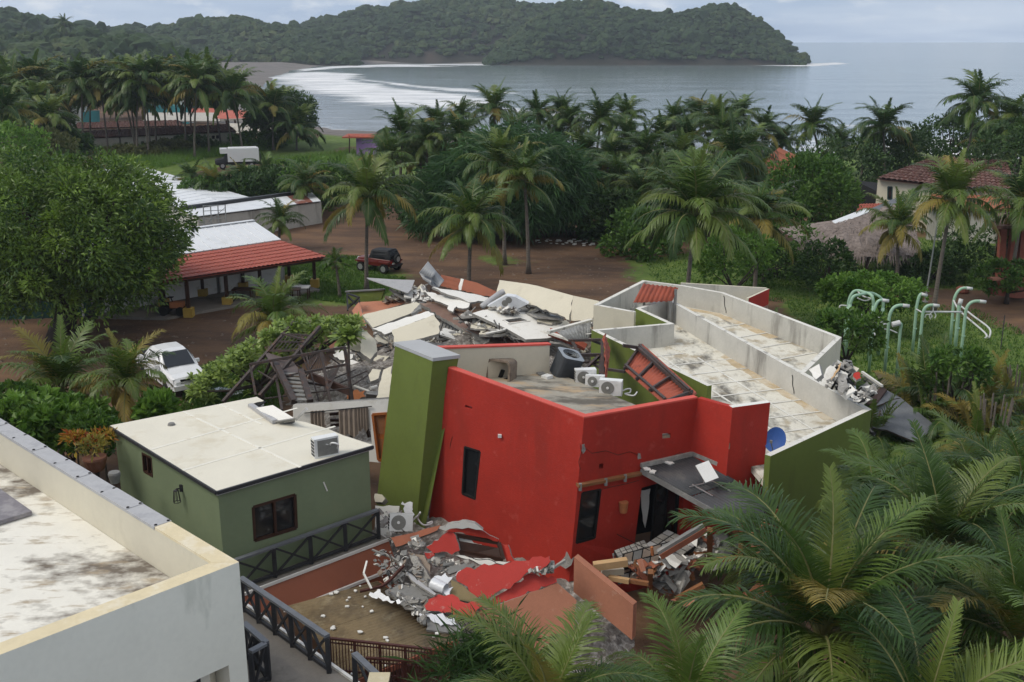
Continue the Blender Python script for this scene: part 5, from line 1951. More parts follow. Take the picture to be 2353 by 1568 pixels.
# rusty gutted condenser casing (hollow frame)
hc=g4(1350,1075,zf+.05)
t=thing('gutted_condenser',hc,'rusty hollow condenser casing with open sides on the red block roof','air conditioner')
mr_=mat('rusty_casing',(.20,.16,.125),.7,var=.25,scale=3,bump=.2,stain=(.10,.07,.05),stain_amt=.35,stain_scale=4)
k1,k2=rsq(.46,0,4),rsq(.39,0,4)
k=len(k1)
b=MB()
ring= lambda pts,y:[Vector((p.x,y,p.y+.48)) for p in pts]
f1_,f2_,f3_,f4_=ring(k1,-.32),ring(k2,-.32),ring(k1,.32),ring(k2,.32)
b.add(f1_+f2_+f3_+f4_,[(i,(i+1)%k,k+(i+1)%k,k+i) for i in range(k)]+[(2*k+i,3*k+i,3*k+(i+1)%k,2*k+(i+1)%k) for i in range(k)]+
      [(i,2*k+i,2*k+(i+1)%k,(i+1)%k) for i in range(k)]+[(k+i,k+(i+1)%k,3*k+(i+1)%k,3*k+i) for i in range(k)])
ob=b.build('casing',mr_,t,origin=(0,0,0));ob.location=(0,0,0)
b=MB();b.bar((-.12,.1,.08),(.02,.1,.5),.12);b.bar((.1,.0,.15),(.3,.0,.25),.10);b.bar((-.2,0,.12),(.3,.05,.1),.08);ob=b.build('motor_bracket',m_dark,t,origin=(0,0,0));ob.location=(0,0,0)
t.rotation_euler=(R(-8),0,R(-24));t.scale=(1.05,1.0,1.0)
for k,(x,y,s) in enumerate(((1610,990,.28),(1690,1010,.25),(1740,1035,.30))):
    b=MB();b.box(g4(x,y,zf+.12),(s*1.1,s,s),rot=Matrix.Rotation(.4*k,3,'Z'))
    b.build('electric_box',[m_acwhite,m_concd,m_acwhite][k],label=['small white electric box left of the round condenser','grey electric box at the foot of the round condenser','off white junction box right beside the grey one at the condenser'][k],cat='box')

# ================================================================== RUBBLE
ORD=['first','second','third','fourth','fifth','sixth','seventh','eighth','ninth','tenth','eleventh','twelfth','thirteenth','fourteenth','fifteenth','sixteenth',
       'seventeenth','eighteenth','nineteenth','twentieth','twenty-first','twenty-second','twenty-third','twenty-fourth','twenty-fifth','twenty-sixth','twenty-seventh','twenty-eighth','twenty-ninth','thirtieth']+[f'thirty-{q}' for q in ('first','second','third','fourth','fifth','sixth','seventh','eighth','ninth')]+['fortieth','forty-first','forty-second']

def piece(name,pts,th,m,label,cat='rubble',side=None,jag=.07,jstep=.3,seed=1,keep=(),group=None):
    b=MB();b.plate(pts,th,0,1,jag=jag,jstep=jstep,seed=seed,keep=keep)
    return b.build(name,[m,side or m_conc],label=label,cat=cat,group=group)

def rods(pairs,r,name,m,label,cat):
    t=thing(name,pairs[0][0],label,cat)
    for a,c in pairs:
        b=MB();b.bar(a,c,r);b.build('bar',m,t)
    return t

# ---- heap mound under the collapsed middle, hidden below the slabs
mx,my=np.meshgrid(np.linspace(-13,7,60),np.linspace(37,60,60),indexing='ij')
cxm,cym=-1.5,48
mz=1.25-((mx-cxm)/9.5)**2*1.6-((my-cym)/12.0)**2*1.6+(fbm(mx*.8,my*.8,0,4,15)-.5)*1.6
mz=np.maximum(mz,-.4)
idx=np.arange(3600).reshape(60,60)
F=np.stack([idx[:-1,:-1].ravel(),idx[1:,:-1].ravel(),idx[1:,1:].ravel(),idx[:-1,1:].ravel()],1)
m_heap=mat('crushed_rubble',(.24,.22,.20),.95,var=.4,scale=3,fine=14,bump=.9,stain=(.12,.10,.085),stain_amt=.5,stain_scale=4,stain2=(.46,.44,.41),stain2_amt=.42,stain2_scale=6)
o_=npmesh('rubble_heap',np.stack([mx.ravel(),my.ravel(),mz.ravel()],1),F,m_heap)
tag(o_,'grey heap of crushed concrete under the collapsed middle of the building','rubble',kind='stuff')

mx,my=np.meshgrid(np.linspace(-6,5,60),np.linspace(24,36,60),indexing='ij')
fd=np.clip(sdist(mx,my,np.array([(-6,35),(-5.2,32),(-3.5,29.8),(-1.0,26),(1.5,24.5),(4.2,27),(4,31),(1,35.5)]))/1.1,0,1)
mz=-1.9+(np.minimum(-.3-.17*(33-my),-.2)+1.9+(fbm(mx*1.6,my*1.6,0,4,25)-.5)*.7)*fd
o_=npmesh('rubble_bed',np.stack([mx.ravel(),my.ravel(),mz.ravel()],1),F,m_heap)
tag(o_,'crushed rubble bed under the fallen red slabs','rubble',kind='stuff')

def heap_z(x,y):
    return float(max(1.9-((x-cxm)/9.5)**2*1.6-((y-cym)/12.0)**2*1.6,-.2))

# ---- standing and fallen slabs of the collapsed middle (4 = window of the photograph)
piece('cream_wall',[a4(1340,203,55),a4(1580,236,53.2),a4(1660,252,52.6),a4(1960,335,50),a4(1925,540,49.2),a4(1850,500,49.6),a4(1560,395,51.5),a4(1310,330,54)],.16,m_cream,
      'long leaning cream wall at the back of the collapsed building','wall',seed=3,jag=.05,keep=(0,1,2))
piece('cream_wall',[a4(1962,335,49.9),a4(2178,380,47.8),a4(2112,552,47.5),a4(1928,540,49.1)],.16,m_cream,'cream wall end joining the far long roof','wall',seed=4,jag=.03,keep=(0,))
b=MB();b.plate([a4(1340,200,55),a4(1966,333,49.9),a4(1966,340,49.9),a4(1340,210,55)],.2)
piece('terracotta_wall',[a4(850,158,60),a4(1012,195,58.4),a4(1005,292,58),a4(845,255,59.8)],.16,m_terra,'left half of the terracotta wall at the back of the ruin','wall',seed=5,jag=.04,keep=(0,))
piece('terracotta_wall',[a4(1040,198,58),a4(1150,225,57),a4(1312,300,55.5),a4(1290,352,55.2),a4(1020,290,57.6)],.16,m_terra,'right half of the terracotta wall tapering behind white panels','wall',seed=6,jag=.04,keep=(0,1))
piece('broken_edge',[a4(1015,190,58.2),a4(1040,196,58),a4(1018,290,57.6),a4(998,290,57.6)],.12,m_white,'pale broken strip between the two terracotta wall halves',seed=7)
sheet=thing('bent_metal_sheet',a4(780,260,57),'bent pale corrugated metal sheet standing up at the back of the ruin','metal sheet')
for k,(p,q,r_,s_) in enumerate((((740,45),(810,130),(770,190),(665,140)),((665,140),(770,190),(765,240),(700,200)),((810,130),(876,205),(830,265),(770,190)),((770,190),(830,265),(790,262),(742,235)))):
    corrugated('sheet_panel',a4(*p,57.3),a4(*q,56.9),a4(*r_,56.6),a4(*s_,57.0),.12,.012,mat('pale_zinc',(.36,.37,.38),.5,var=.15,metal=.3,bump=.1),sheet)
b=MB();b.plate([a4(225,183,60),a4(430,197,60),a4(628,203,59.5),a4(600,280,58),a4(570,312,57),a4(240,195,59.7)],.04)
b.build('zinc_sheet',m_metalgrey,label='flat grey metal roof sheet propped at the upper left of the ruin',cat='metal sheet')
# low green yard wall with rail on the left
t=thing('green_yard_wall',a4(60,420,59),'low olive green yard wall behind the terracotta slabs','wall')
wall('wall_panel',[a4(55,305,61),a4(372,285,60),a4(345,372,60),a4(60,400,61)],.15,[m_green,m_green],t)
b=MB();b.bar(a4(50,300,61),a4(375,281,60),.2,.07);b.build('coping',m_concd,t)
t=thing('yard_railing',a4(70,450,58),'dark cross railing at the left end of the green yard wall','railing')
for (x0,y0,x1,y1) in ((60,315,160,350),(60,315,65,460),(160,350,160,430),(65,440,160,350),(65,340,160,430),(75,415,165,385)):
    b=MB();b.bar(a4(x0,y0,59),a4(x1,y1,58),.09);b.build('bar',m_blackwood,t)
# salmon slabs
piece('salmon_slab',[g4(162,388,1.2),g4(300,380,1.3),g4(536,366,1.4),g4(545,400,1.3),g4(200,505,1.0)],.18,m_salmon,'flat salmon slab on the left of the ruin','slab',seed=11,jag=.03)
piece('salmon_slab',[a4(160,388,54.3),a4(200,500,53.5),a4(218,590,52.5),a4(150,555,53),a4(100,462,54)],.18,m_salmon,'salmon slab tipped upright at the far left of the ruin','slab',seed=12,jag=.03)
# cream L-shaped roof box
bx=thing('cream_roof_box',g4(440,730,.6),'upturned cream roof box with broken plaster face left of the ruin','slab')
for nm,pts_,mm_,jg,sd2_ in (('back_panel',[a4(186,495,50),a4(640,388,51.5),a4(672,402,51.2),a4(600,480,50.3),a4(275,605,48.8)],m_cream,.02,21),
                               ('end_panel',[a4(672,402,51.2),a4(685,440,50.6),a4(600,488,50.0),a4(600,478,50.3)],m_concd,.04,22),
                               ('top_panel',[a4(268,612,48.6),a4(520,530,49.2),a4(745,465,49.8),a4(795,492,49.2),a4(560,580,48.6),a4(375,660,48),a4(320,630,48.3)],m_white,.06,23),
                               ('front_panel',[a4(440,622,48.0),a4(560,582,48.3),a4(792,496,49.0),a4(838,560,48.2),a4(832,650,47.6),a4(700,690,47),a4(500,742,46.4),a4(452,725,46.6)],m_cream,.04,24)):
    b=MB();b.plate(pts_,.14,0,1,jag=jg,jstep=.25,seed=sd2_);b.build(nm,[mm_,m_conc],bx)
b=MB();b.plate([a4(515,610,48.05),a4(545,600,48.1),a4(560,620,48.05),a4(590,650,47.9),a4(545,640,47.9),a4(530,632,47.95)],.02,jag=.04,jstep=.12,seed=8);b.build('hole',m_dark,bx)  # dark plate laid on; a hole's shade put into its colour
# white panels
piece('ceiling_sheet',[g4(772,262,3.0),g4(1020,300,2.9),g4(1262,352,2.6),g4(1240,385,2.5),g4(1160,378,2.6),g4(1090,392,2.6),g4(985,345,2.8),g4(880,312,2.9)],.12,m_white,'long torn white ceiling panel at the back','panel',seed=31,jag=.06)
piece('ceiling_sheet',[g4(700,305,2.6),g4(890,335,2.7),g4(1000,370,2.6),g4(1092,402,2.5),g4(1060,440,2.4),g4(980,425,2.4),g4(950,470,2.2),g4(880,405,2.4),g4(790,365,2.5)],.12,m_white,'ragged white panel lying across the brown floor','panel',seed=32,jag=.10)
# brown floor slab with exposed ribs
piece('brown_floor_slab',[g4(672,400,2.0),g4(760,392,2.1),g4(900,440,2.1),g4(1110,480,2.1),g4(1180,560,1.9),g4(1400,640,1.8),g4(1560,735,1.6),g4(1420,775,1.4),g4(1250,750,1.4),g4(1180,690,1.5),g4(1000,600,1.7),g4(840,505,1.8)],.22,m_floorbrown,
      'brown tiled floor slab tilted through the middle of the ruin','slab',seed=41,jag=.08)
rib=thing('ribbed_beam',g4(900,560,1.0),'grey ribbed concrete beam along the edge of the brown floor slab','beam')
b=MB();b.bar(g4(680,400,1.9),g4(1260,740,1.35),.35,.25);b.build('beam',m_concd,rib)
for i in range(16):
    t_=(i+.5)/16
    p=g4(790,500,1.55).lerp(g4(1240,765,1.05),t_)
    b=MB();b.bar(p+Vector((.1,.25,.12)),p+Vector((-.15,-.28,-.55)),.14,.10);b.build('rib',m_blockgrey,rib)
# big white panel with two window openings
ppl=[(1112,482,2.7),(1200,455,2.8),(1330,440,2.9),(1480,440,2.8),(1600,480,2.6),(1760,555,2.4),(1940,600,2.2),(1930,645,2.1),(1745,692,2.0),(1560,702,2.0),(1400,612,2.3),(1250,545,2.5)]
bw=thing('white_wall_panel',g4(1560,705,1.5),'big white wall lying flat with two window openings','panel')
pts_=[g4(*p) for p in ppl]
h1=[g4(1362,540,2.45),g4(1515,520,2.5),g4(1602,552,2.4),g4(1420,574,2.4)]
h2=[g4(1325,480,2.65),g4(1435,458,2.7),g4(1502,490,2.6),g4(1395,500,2.6)]
wall('panel',pts_,.16,[m_white,m_conc],bw,holes=[h1,h2])
for h_ in (h1,h2):
    b=MB()
    for i in range(4):
        b=MB();b.bar(h_[i]+zv(.03),h_[(i+1)%4]+zv(.03),.10,.06);b.build('window_trim',m_white,bw)
    b=MB();b.plate([p-zv(.3) for p in h_],.03);b.build('opening_shade',m_dark,bw)  # near-black sheet; shade inside the openings put into its colour
b=MB();b.plate([g4(1560,700,1.9),g4(1745,690,1.9),g4(1745,720,1.6),g4(1560,735,1.6)],.1,jag=.05,jstep=.2,seed=9);b.build('broken_rim',m_concd,bw)
# bluish white twin-vent cabinet
cb=thing('metal_cabinet',g4(1440,460,2.6),'bluish white metal cabinet with two round vents on the heap','cabinet')
cps=[g4(1235,425,3.0),g4(1395,335,3.6),g4(1470,345,3.6),g4(1582,405,3.2),g4(1480,450,2.9)]
nn_=newell(cps);nn_=nn_ if nn_.z>0 else -nn_
ccp=sum(cps,Vector())/5
b=MB();b.plate(cps,.35,jag=0);b.build('case',m_foil,cb)
for (x,y) in ((1386,398),(1418,372)):
    b=MB();c_=onplane(*V4(x,y),ccp,nn_)+nn_*.04;s1_=nn_.cross(Vector((1,0,0))).normalized();s2_=nn_.cross(s1_)
    b.plate([c_+(s1_*math.cos(k*.449)+s2_*math.sin(k*.449))*.17 for k in range(14)],.05,nrm=nn_);b.build('round_vent',m_acgrey,cb)
hose([g4(1190,430,2.9),g4(1270,370,3.2),g4(1340,320,3.4),g4(1380,300,3.5)],.16,'grey crumpled duct beside the twin-vent cabinet',m_metalgrey)
# torn foil, grey scraps at the right
piece('torn_membrane',[g4(1600,380,3.0),g4(1650,375,3.1),g4(1660,440,2.8),g4(1640,480,2.6),g4(1590,430,2.8)],.06,m_concd,'grey torn membrane hanging under the leaning cream wall',seed=51)
piece('torn_membrane',[g4(1660,450,2.7),g4(1740,480,2.6),g4(1770,540,2.3),g4(1720,560,2.2),g4(1650,500,2.5)],.06,m_floorbrown,'brown torn roofing between white panel and leaning cream wall',seed=52)
piece('torn_membrane',[g4(1770,490,2.7),g4(1825,480,2.8),g4(1830,530,2.5),g4(1790,580,2.2),g4(1760,560,2.3)],.05,m_foil,'curled white sheet at the right end of the flat white wall',seed=53,jag=.1)
piece('cream_slab',[g4(1780,545,2.0),g4(1930,535,2.0),g4(1935,600,1.8),g4(1850,610,1.8),g4(1770,590,1.9)],.12,m_cream,'pale cream slab below the leaning cream wall','slab',seed=54)
# grey ribbed wall and brick planter at right
corr=thing('ribbed_grey_wall',g4(1950,700,.8),'grey ribbed concrete wall beside the round condenser','wall')
corrugated('ribbed_panel',a4(1825,640,45.2),a4(2110,552,46.8),a4(2095,690,45.6),a4(1930,715,44.8),.22,.02,mat('streaked_grey',(.26,.265,.26),.9,var=.25,scale=2,stain=(.13,.13,.125),stain_amt=.45,stain_scale=1.6,stain_stretch=(1,1,.1)),corr)
b=MB();b.bar(a4(1750,640,45.2),a4(2115,540,47.0),.2,.12);b.build('coping',m_parcap,corr)
pln=thing('brick_planter',g4(1850,700,.8),'broken planter with brick red sides and pale coping','planter')
b=MB();b.plate([g4(1748,645,2.3),g4(1925,705,2.2),g4(2060,780,1.6),g4(2050,800,1.5),g4(1900,735,1.9),g4(1748,670,2.1)],.3,jag=.05,seed=3);b.build('brick_side',m_tilered,pln)
b=MB();b.bar(g4(1745,642,2.4),g4(1930,705,2.3),.2,.1);b.build('coping',m_parcap,pln)
piece('concrete_slab',[g4(1760,730,1.9),g4(1900,760,1.8),g4(2000,815,1.4),g4(1960,830,1.3),g4(1760,750,1.8)],.15,m_concd,'grey slab sloping down behind the round condenser','slab',seed=55)

# ---- left debris (5)
piece('curved_wall_fragment',[a5(1425,290,46.5),a5(1512,300,46),a5(1490,520,44.8),a5(1400,500,45.2)],.2,m_cream,'cream wall fragment left of the broken half round one','wall',seed=61,jag=.05)
piece('curved_wall_fragment',[a5(1515,320,45.8),a5(1560,335,45.6),a5(1640,420,45),a5(1655,520,44.2),a5(1590,592,43.6),a5(1495,520,44)],.25,m_cream,'half round cream wall fragment with a long crack','wall',seed=62,jag=.04)
piece('white_chunk',[g5(1240,545,.7),g5(1300,505,.9),g5(1430,545,.9),g5(1410,590,.7),g5(1300,595,.6)],.18,m_white,'white wall chunk lying below the plumeria',seed=63,jag=.1)
piece('white_chunk',[g5(1290,660,.5),g5(1380,600,.7),g5(1560,620,.7),g5(1540,690,.5),g5(1400,690,.4)],.15,m_white,'wide white slab behind the fallen staircase',seed=64,jag=.08)
piece('white_chunk',[a5(1572,740,40.5),a5(1610,680,41),a5(1690,690,40.8),a5(1665,770,40.2),a5(1590,800,40)],.15,m_cream,'tilted cream wall chunk left of the pillar',seed=65,jag=.06)
piece('leaning_wall_slab',[a5(1712,690,39.5),a5(1790,655,39.5),a5(1770,960,38),a5(1645,950,38)],.18,m_cream,'tall cream wall panel leaning on the green pillar','panel',seed=66,jag=.04)
piece('clay_fragments',[g5(1370,960,.9),g5(1400,890,1.2),g5(1540,880,1.2),g5(1545,940,1.0),g5(1480,970,.9)],.2,m_orange,'orange clay fragments behind the white room wall',seed=67,jag=.1)
b=MB();b.hexa([g5(1550,965,.9),g5(1680,962,.9),g5(1690,930,.9),g5(1570,920,.9)],[g5(1550,915,1.5),g5(1680,930,1.5),g5(1690,890,1.5),g5(1570,890,1.5)])
b.build('grey_box',m_concd,label='dented dark grey box beside the orange clay fragments',cat='box')
for k,(x0,y0,x1,y1,r_) in enumerate(((1440,840,1580,890,.05),(1590,862,1650,845,.08))):
    b=MB();b.tube([g5(x0,y0,1.2),g5(x1,y1,1.2)],r_,8);b.build('pipe',m_white,label=['long thin white pipe lying left of the pillar','short thick white pipe left of the pillar'][k],cat='pipe')
piece('salmon_slab',[g5(1100,470,.4),g5(1270,405,.6),g5(1285,430,.5),g5(1250,480,.35),g5(1110,500,.3)],.15,m_salmon,'salmon slab partly hidden under the plumeria leaves','slab',seed=68)
# sheet metal on the annex roof edge
t=thing('torn_roof_panel',g5(690,1150,ZA),'torn white roof panel with grey metal edge at the annex roof corner','panel')
b=MB();b.plate([g5(520,1045,ZA+.15),g5(680,1020,ZA+.35),g5(885,1145,ZA+.3),g5(700,1178,ZA+.05)],.10);b.build('panel',m_white,t)
b=MB();b.bar(g5(470,1020,ZA+.05),g5(700,1175,ZA+.08),.18,.12);b.build('gutter',m_metalgrey,t)
b=MB();b.plate([g5(700,1178,ZA+.10),g5(888,1148,ZA+.34),g5(885,1182,ZA+.05),g5(800,1215,ZA-.1)],.04);b.build('flap',m_concd,t)
b=MB();b.plate([g5(885,1150,ZA+.3),g5(985,1045,ZA+.9),g5(1005,1065,ZA+.85),g5(900,1170,ZA+.2)],.04);b.build('strip',m_metalgrey,t)
b=MB();b.plate([g5(455,1015,ZA+.06),g5(600,980,ZA+.1),g5(618,990,ZA+.1),g5(500,1045,ZA+.06)],.03,jag=.04,jstep=.15,seed=4);b.build('torn_edge',m_dark,t)

# ---- front debris (9): red wall that fell outwards
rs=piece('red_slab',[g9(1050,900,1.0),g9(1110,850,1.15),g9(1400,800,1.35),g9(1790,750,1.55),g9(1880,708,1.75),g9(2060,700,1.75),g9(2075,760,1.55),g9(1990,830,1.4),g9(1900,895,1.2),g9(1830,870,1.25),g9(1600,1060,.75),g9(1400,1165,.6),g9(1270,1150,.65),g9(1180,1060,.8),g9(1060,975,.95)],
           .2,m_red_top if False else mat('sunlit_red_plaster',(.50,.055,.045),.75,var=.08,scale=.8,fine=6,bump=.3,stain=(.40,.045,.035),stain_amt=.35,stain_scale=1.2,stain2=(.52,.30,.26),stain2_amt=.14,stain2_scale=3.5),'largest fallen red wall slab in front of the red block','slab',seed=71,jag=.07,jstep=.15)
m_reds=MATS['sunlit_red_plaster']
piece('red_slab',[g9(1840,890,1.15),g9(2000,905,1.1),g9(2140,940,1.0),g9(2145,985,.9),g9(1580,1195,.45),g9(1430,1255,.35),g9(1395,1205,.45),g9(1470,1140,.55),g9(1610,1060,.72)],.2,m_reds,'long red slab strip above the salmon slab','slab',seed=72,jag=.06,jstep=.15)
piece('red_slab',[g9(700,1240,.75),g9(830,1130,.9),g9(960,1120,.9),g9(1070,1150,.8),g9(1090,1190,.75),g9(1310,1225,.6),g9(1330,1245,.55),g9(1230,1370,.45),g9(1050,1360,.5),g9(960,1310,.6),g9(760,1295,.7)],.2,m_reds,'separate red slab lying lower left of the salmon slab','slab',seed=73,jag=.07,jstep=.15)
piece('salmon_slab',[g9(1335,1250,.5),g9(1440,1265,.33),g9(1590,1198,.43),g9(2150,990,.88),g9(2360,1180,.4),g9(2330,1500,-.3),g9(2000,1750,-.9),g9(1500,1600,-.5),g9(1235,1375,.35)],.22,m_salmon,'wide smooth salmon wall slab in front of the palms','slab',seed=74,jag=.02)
piece('brown_strip',[g9(985,955,1.0),g9(1060,985,.9),g9(1190,1085,.75),g9(1330,1190,.55),g9(1450,1290,.4),g9(1380,1270,.4),g9(1200,1200,.55),g9(1090,1180,.65),g9(990,1110,.8)],.08,m_grass_fibre,'brown earth strip showing in the gap between the red slabs','rubble',seed=75,jag=.04)
# arched red wall with broken window behind
aw_=thing('broken_red_wall',g9(1100,700,.9),'broken red wall piece with brown framed window and white plaster top','wall')
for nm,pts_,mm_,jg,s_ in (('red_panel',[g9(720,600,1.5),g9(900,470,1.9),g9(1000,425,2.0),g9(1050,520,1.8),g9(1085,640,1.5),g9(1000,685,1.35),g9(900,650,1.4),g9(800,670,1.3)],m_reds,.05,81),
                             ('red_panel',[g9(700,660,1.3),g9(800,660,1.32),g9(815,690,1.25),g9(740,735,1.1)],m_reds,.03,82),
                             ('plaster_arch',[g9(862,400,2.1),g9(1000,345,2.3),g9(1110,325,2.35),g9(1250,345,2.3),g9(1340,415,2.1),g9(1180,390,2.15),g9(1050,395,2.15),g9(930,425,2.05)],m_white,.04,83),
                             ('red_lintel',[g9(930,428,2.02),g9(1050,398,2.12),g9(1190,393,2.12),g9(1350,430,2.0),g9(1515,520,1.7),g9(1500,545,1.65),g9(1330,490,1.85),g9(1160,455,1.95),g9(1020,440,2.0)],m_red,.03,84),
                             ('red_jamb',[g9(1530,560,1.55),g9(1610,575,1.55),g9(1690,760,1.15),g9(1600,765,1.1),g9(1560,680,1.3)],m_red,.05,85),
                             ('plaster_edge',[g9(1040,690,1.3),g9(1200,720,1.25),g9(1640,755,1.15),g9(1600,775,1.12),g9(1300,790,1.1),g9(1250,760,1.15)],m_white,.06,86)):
    b=MB();b.plate(pts_,.14,0,1,jag=jg,jstep=.2,seed=s_);b.build(nm,[mm_,m_conc],aw_)
wnq=[g9(1040,470,1.85),g9(1510,555,1.6),g9(1560,735,1.2),g9(1090,640,1.4)]
b=MB()
for i in range(4):
    b=MB();b.bar(wnq[i],wnq[(i+1)%4],.10,.10);b.build('window_frame',m_frame,aw_)
b=MB();b.plate([p-Vector((0,.1,.12)) for p in wnq],.03);b.build('window_back',m_frame,aw_)
b=MB();b.plate([g9(1060,500,1.76),g9(1180,515,1.7),g9(1250,570,1.58),g9(1330,620,1.45),g9(1330,705,1.27),g9(1090,640,1.38)],.04,jag=.05,jstep=.15,seed=4);b.build('curtain',m_curtw,aw_)
# brown sloping boards at left of it
piece('terracotta_slab',[g9(340,500,1.3),g9(700,405,1.6),g9(880,360,1.75),g9(840,420,1.6),g9(560,540,1.3),g9(390,600,1.1)],.12,m_terra,'dark terracotta slab lying between railing and broken red wall','slab',seed=91,jag=.03)
piece('brown_board',[g9(520,650,1.2),g9(700,690,1.2),g9(765,800,1.0),g9(775,950,.8),g9(640,830,.9)],.08,m_curtain,'brown warped board standing in the front debris','board',seed=92,jag=.04)
piece('concrete_plank',[g9(540,690,1.25),g9(620,700,1.25),g9(800,1000,.8),g9(780,1040,.7),g9(560,760,1.1)],.12,m_conc,'rough concrete plank sloping through the front debris','plank',seed=93,jag=.05)
for k,pts_ in enumerate(([(480,840),(560,900),(830,1110),(810,1125),(560,960)],[(345,690),(470,820),(500,850),(440,830)])):
    piece('zinc_gutter',[g9(x,y,.95) for x,y in pts_],.06,m_metalgrey,['long bent zinc gutter in the front debris','short zinc strip above the long bent gutter'][k],'gutter',seed=94+k,jag=.01)
for k,(pts_,lb) in enumerate((([(270,1080,.7),(420,1000,.8),(600,1010,.8),(740,1170,.7),(690,1260,.6),(500,1200,.6),(380,1160,.6)],'flat grey slab left of the lower red slab'),
                                ([(560,960,.85),(700,1060,.8),(820,1120,.8),(800,1150,.75),(680,1120,.75)],'grey slab wedge beside the bent zinc gutter'),
                                ([(940,830,1.1),(1080,800,1.2),(1240,770,1.25),(1250,800,1.2),(1100,850,1.1),(960,900,1.0)],'grey slab above the largest red slab'),
                                ([(790,700,1.2),(920,665,1.3),(930,710,1.2),(830,755,1.1)],'small grey slab below the broken red wall'),
                                ([(700,1340,.5),(890,1360,.5),(1150,1480,.35),(1050,1525,.3),(720,1500,.4)],'grey slab at the lower edge of the front debris'))):
    piece('grey_slab',[g9(*p) for p in pts_],.1,m_concd,lb,'slab',seed=101+k,jag=.06,jstep=.2)
for k,(pts_,lb) in enumerate((([(110,1090,.75),(220,1060,.85),(250,1110,.75),(380,1190,.65),(330,1210,.6),(200,1150,.65),(130,1150,.65)],'torn white foil at the left end of the front debris'),
                                ([(390,1180,.7),(480,1170,.72),(680,1260,.62),(660,1300,.55),(560,1280,.58),(470,1230,.6)],'torn white foil strip along the lower grey slab'),
                                ([(660,1300,.62),(850,1330,.58),(1030,1370,.55),(1050,1440,.45),(880,1460,.45),(700,1350,.52),(650,1430,.5)],'torn white foil draped over the lowest grey slab'),
                                ([(790,950,1.05),(930,880,1.15),(960,930,1.05),(1100,850,1.2),(1050,910,1.08),(950,1010,.95),(880,960,1.0)],'torn white foil at the tip of the largest red slab'),
                                ([(940,1060,.9),(1015,1035,.95),(975,1120,.85),(920,1110,.85)],'scrap of white foil beside the brown earth strip'))):
    piece('torn_foil',[g9(*p) for p in pts_],.02,m_foil,lb,'foil',side=m_foil,seed=111+k,jag=.07,jstep=.12)
b=MB();c_=[g9(790,1000,.95),g9(930,1060,.9)];b.tube(c_,[.20,.17],12,cap=False);b.build('duct_end',m_foil,label='open round duct end sticking out of the front debris',cat='duct',smooth=True)
rods([(g9(480,800,1.2),g9(330,960,.9)),(g9(330,960,.9),g9(240,1030,.8)),(g9(240,1030,.8),g9(0,1085,.75))],.07,'red_steel_bar',m_steelred,'bent dark red steel bar over the front debris','bar')
rods([(g9(75,755,1.3),g9(40,890,1.1)),(g9(40,890,1.1),g9(125,1055,.8))],.05,'pale_pipe',m_white,'bent pale pipe leaning on the terracotta fascia','pipe')
rods([(g9(250,660,1.2),g9(420,760,1.1)),(g9(300,690,1.1),g9(480,830,1.0)),(g9(130,630,1.3),g9(300,700,1.1))],.05,'timber_laths',m_conc,'grey timber laths in the left front debris','timber')
rods([(g9(300,860,1.0),g9(320,950,.9)),(g9(310,850,1.05),g9(360,900,.95))],.02,'wire_loop',m_dark,'thin dark wire in the left front debris','wire')
for k,(pp_,lb) in enumerate((([(250,640,1.4),(330,700,1.2),(360,800,1.3),(450,860,1.0),(560,880,1.15),(640,980,.9)],'thin black wire looping over the left front debris'),
                              ([(900,1300,.7),(980,1380,.6),(1060,1350,.75),(1150,1450,.5)],'thin black wire on the lowest grey slab'),
                              ([(1180,700,1.4),(1280,740,1.3),(1400,735,1.35),(1480,770,1.3)],'thin black wire in front of the broken window frame'))):
    hose([g9(*p) for p in pp_],.012,lb,m_dark)
# torn corner at the foot of the red block
piece('torn_corner',[a9(2275,600,30.2),a9(2345,600,30.2),a9(2330,720,30),a9(2300,800,29.9),a9(2240,840,29.9),a9(2160,790,29.9),a9(2240,700,30)],.12,m_conc,'torn grey plaster at the foot corner of the red block',seed=121,jag=.05)
piece('torn_corner',[g9(2110,830,1.2),g9(2160,790,1.3),g9(2240,740,1.4),g9(2240,770,1.3),g9(2080,870,1.1),g9(1990,890,1.1),g9(1950,880,1.1)],.1,m_conc,'grey concrete spine between red slab and red block',seed=122,jag=.06)
# white cracked wall between annex and pillar
piece('cracked_white_wall',[a9(165,150,33.6),a9(430,155,33.2),a9(415,330,32.8),a9(350,480,32.4),a9(200,520,32.5),a9(165,330,33)],.15,m_white,'cracked white wall between green annex and pillar','wall',seed=123,jag=.03)
piece('white_chunk',[a9(160,20,34.2),a9(240,30,34),a9(275,75,33.8),a9(240,115,33.7),a9(165,110,33.9)],.2,m_cream,'cream chunk at the foot of the pillar behind the cracked wall',seed=124,jag=.05)
piece('torn_foil',[a9(462,105,33),a9(545,105,33),a9(575,190,32.8),a9(570,280,32.6),a9(480,215,32.8)],.06,m_foil,'crumpled grey foil clump at the foot of the pillar','foil',seed=125,jag=.1,jstep=.12)
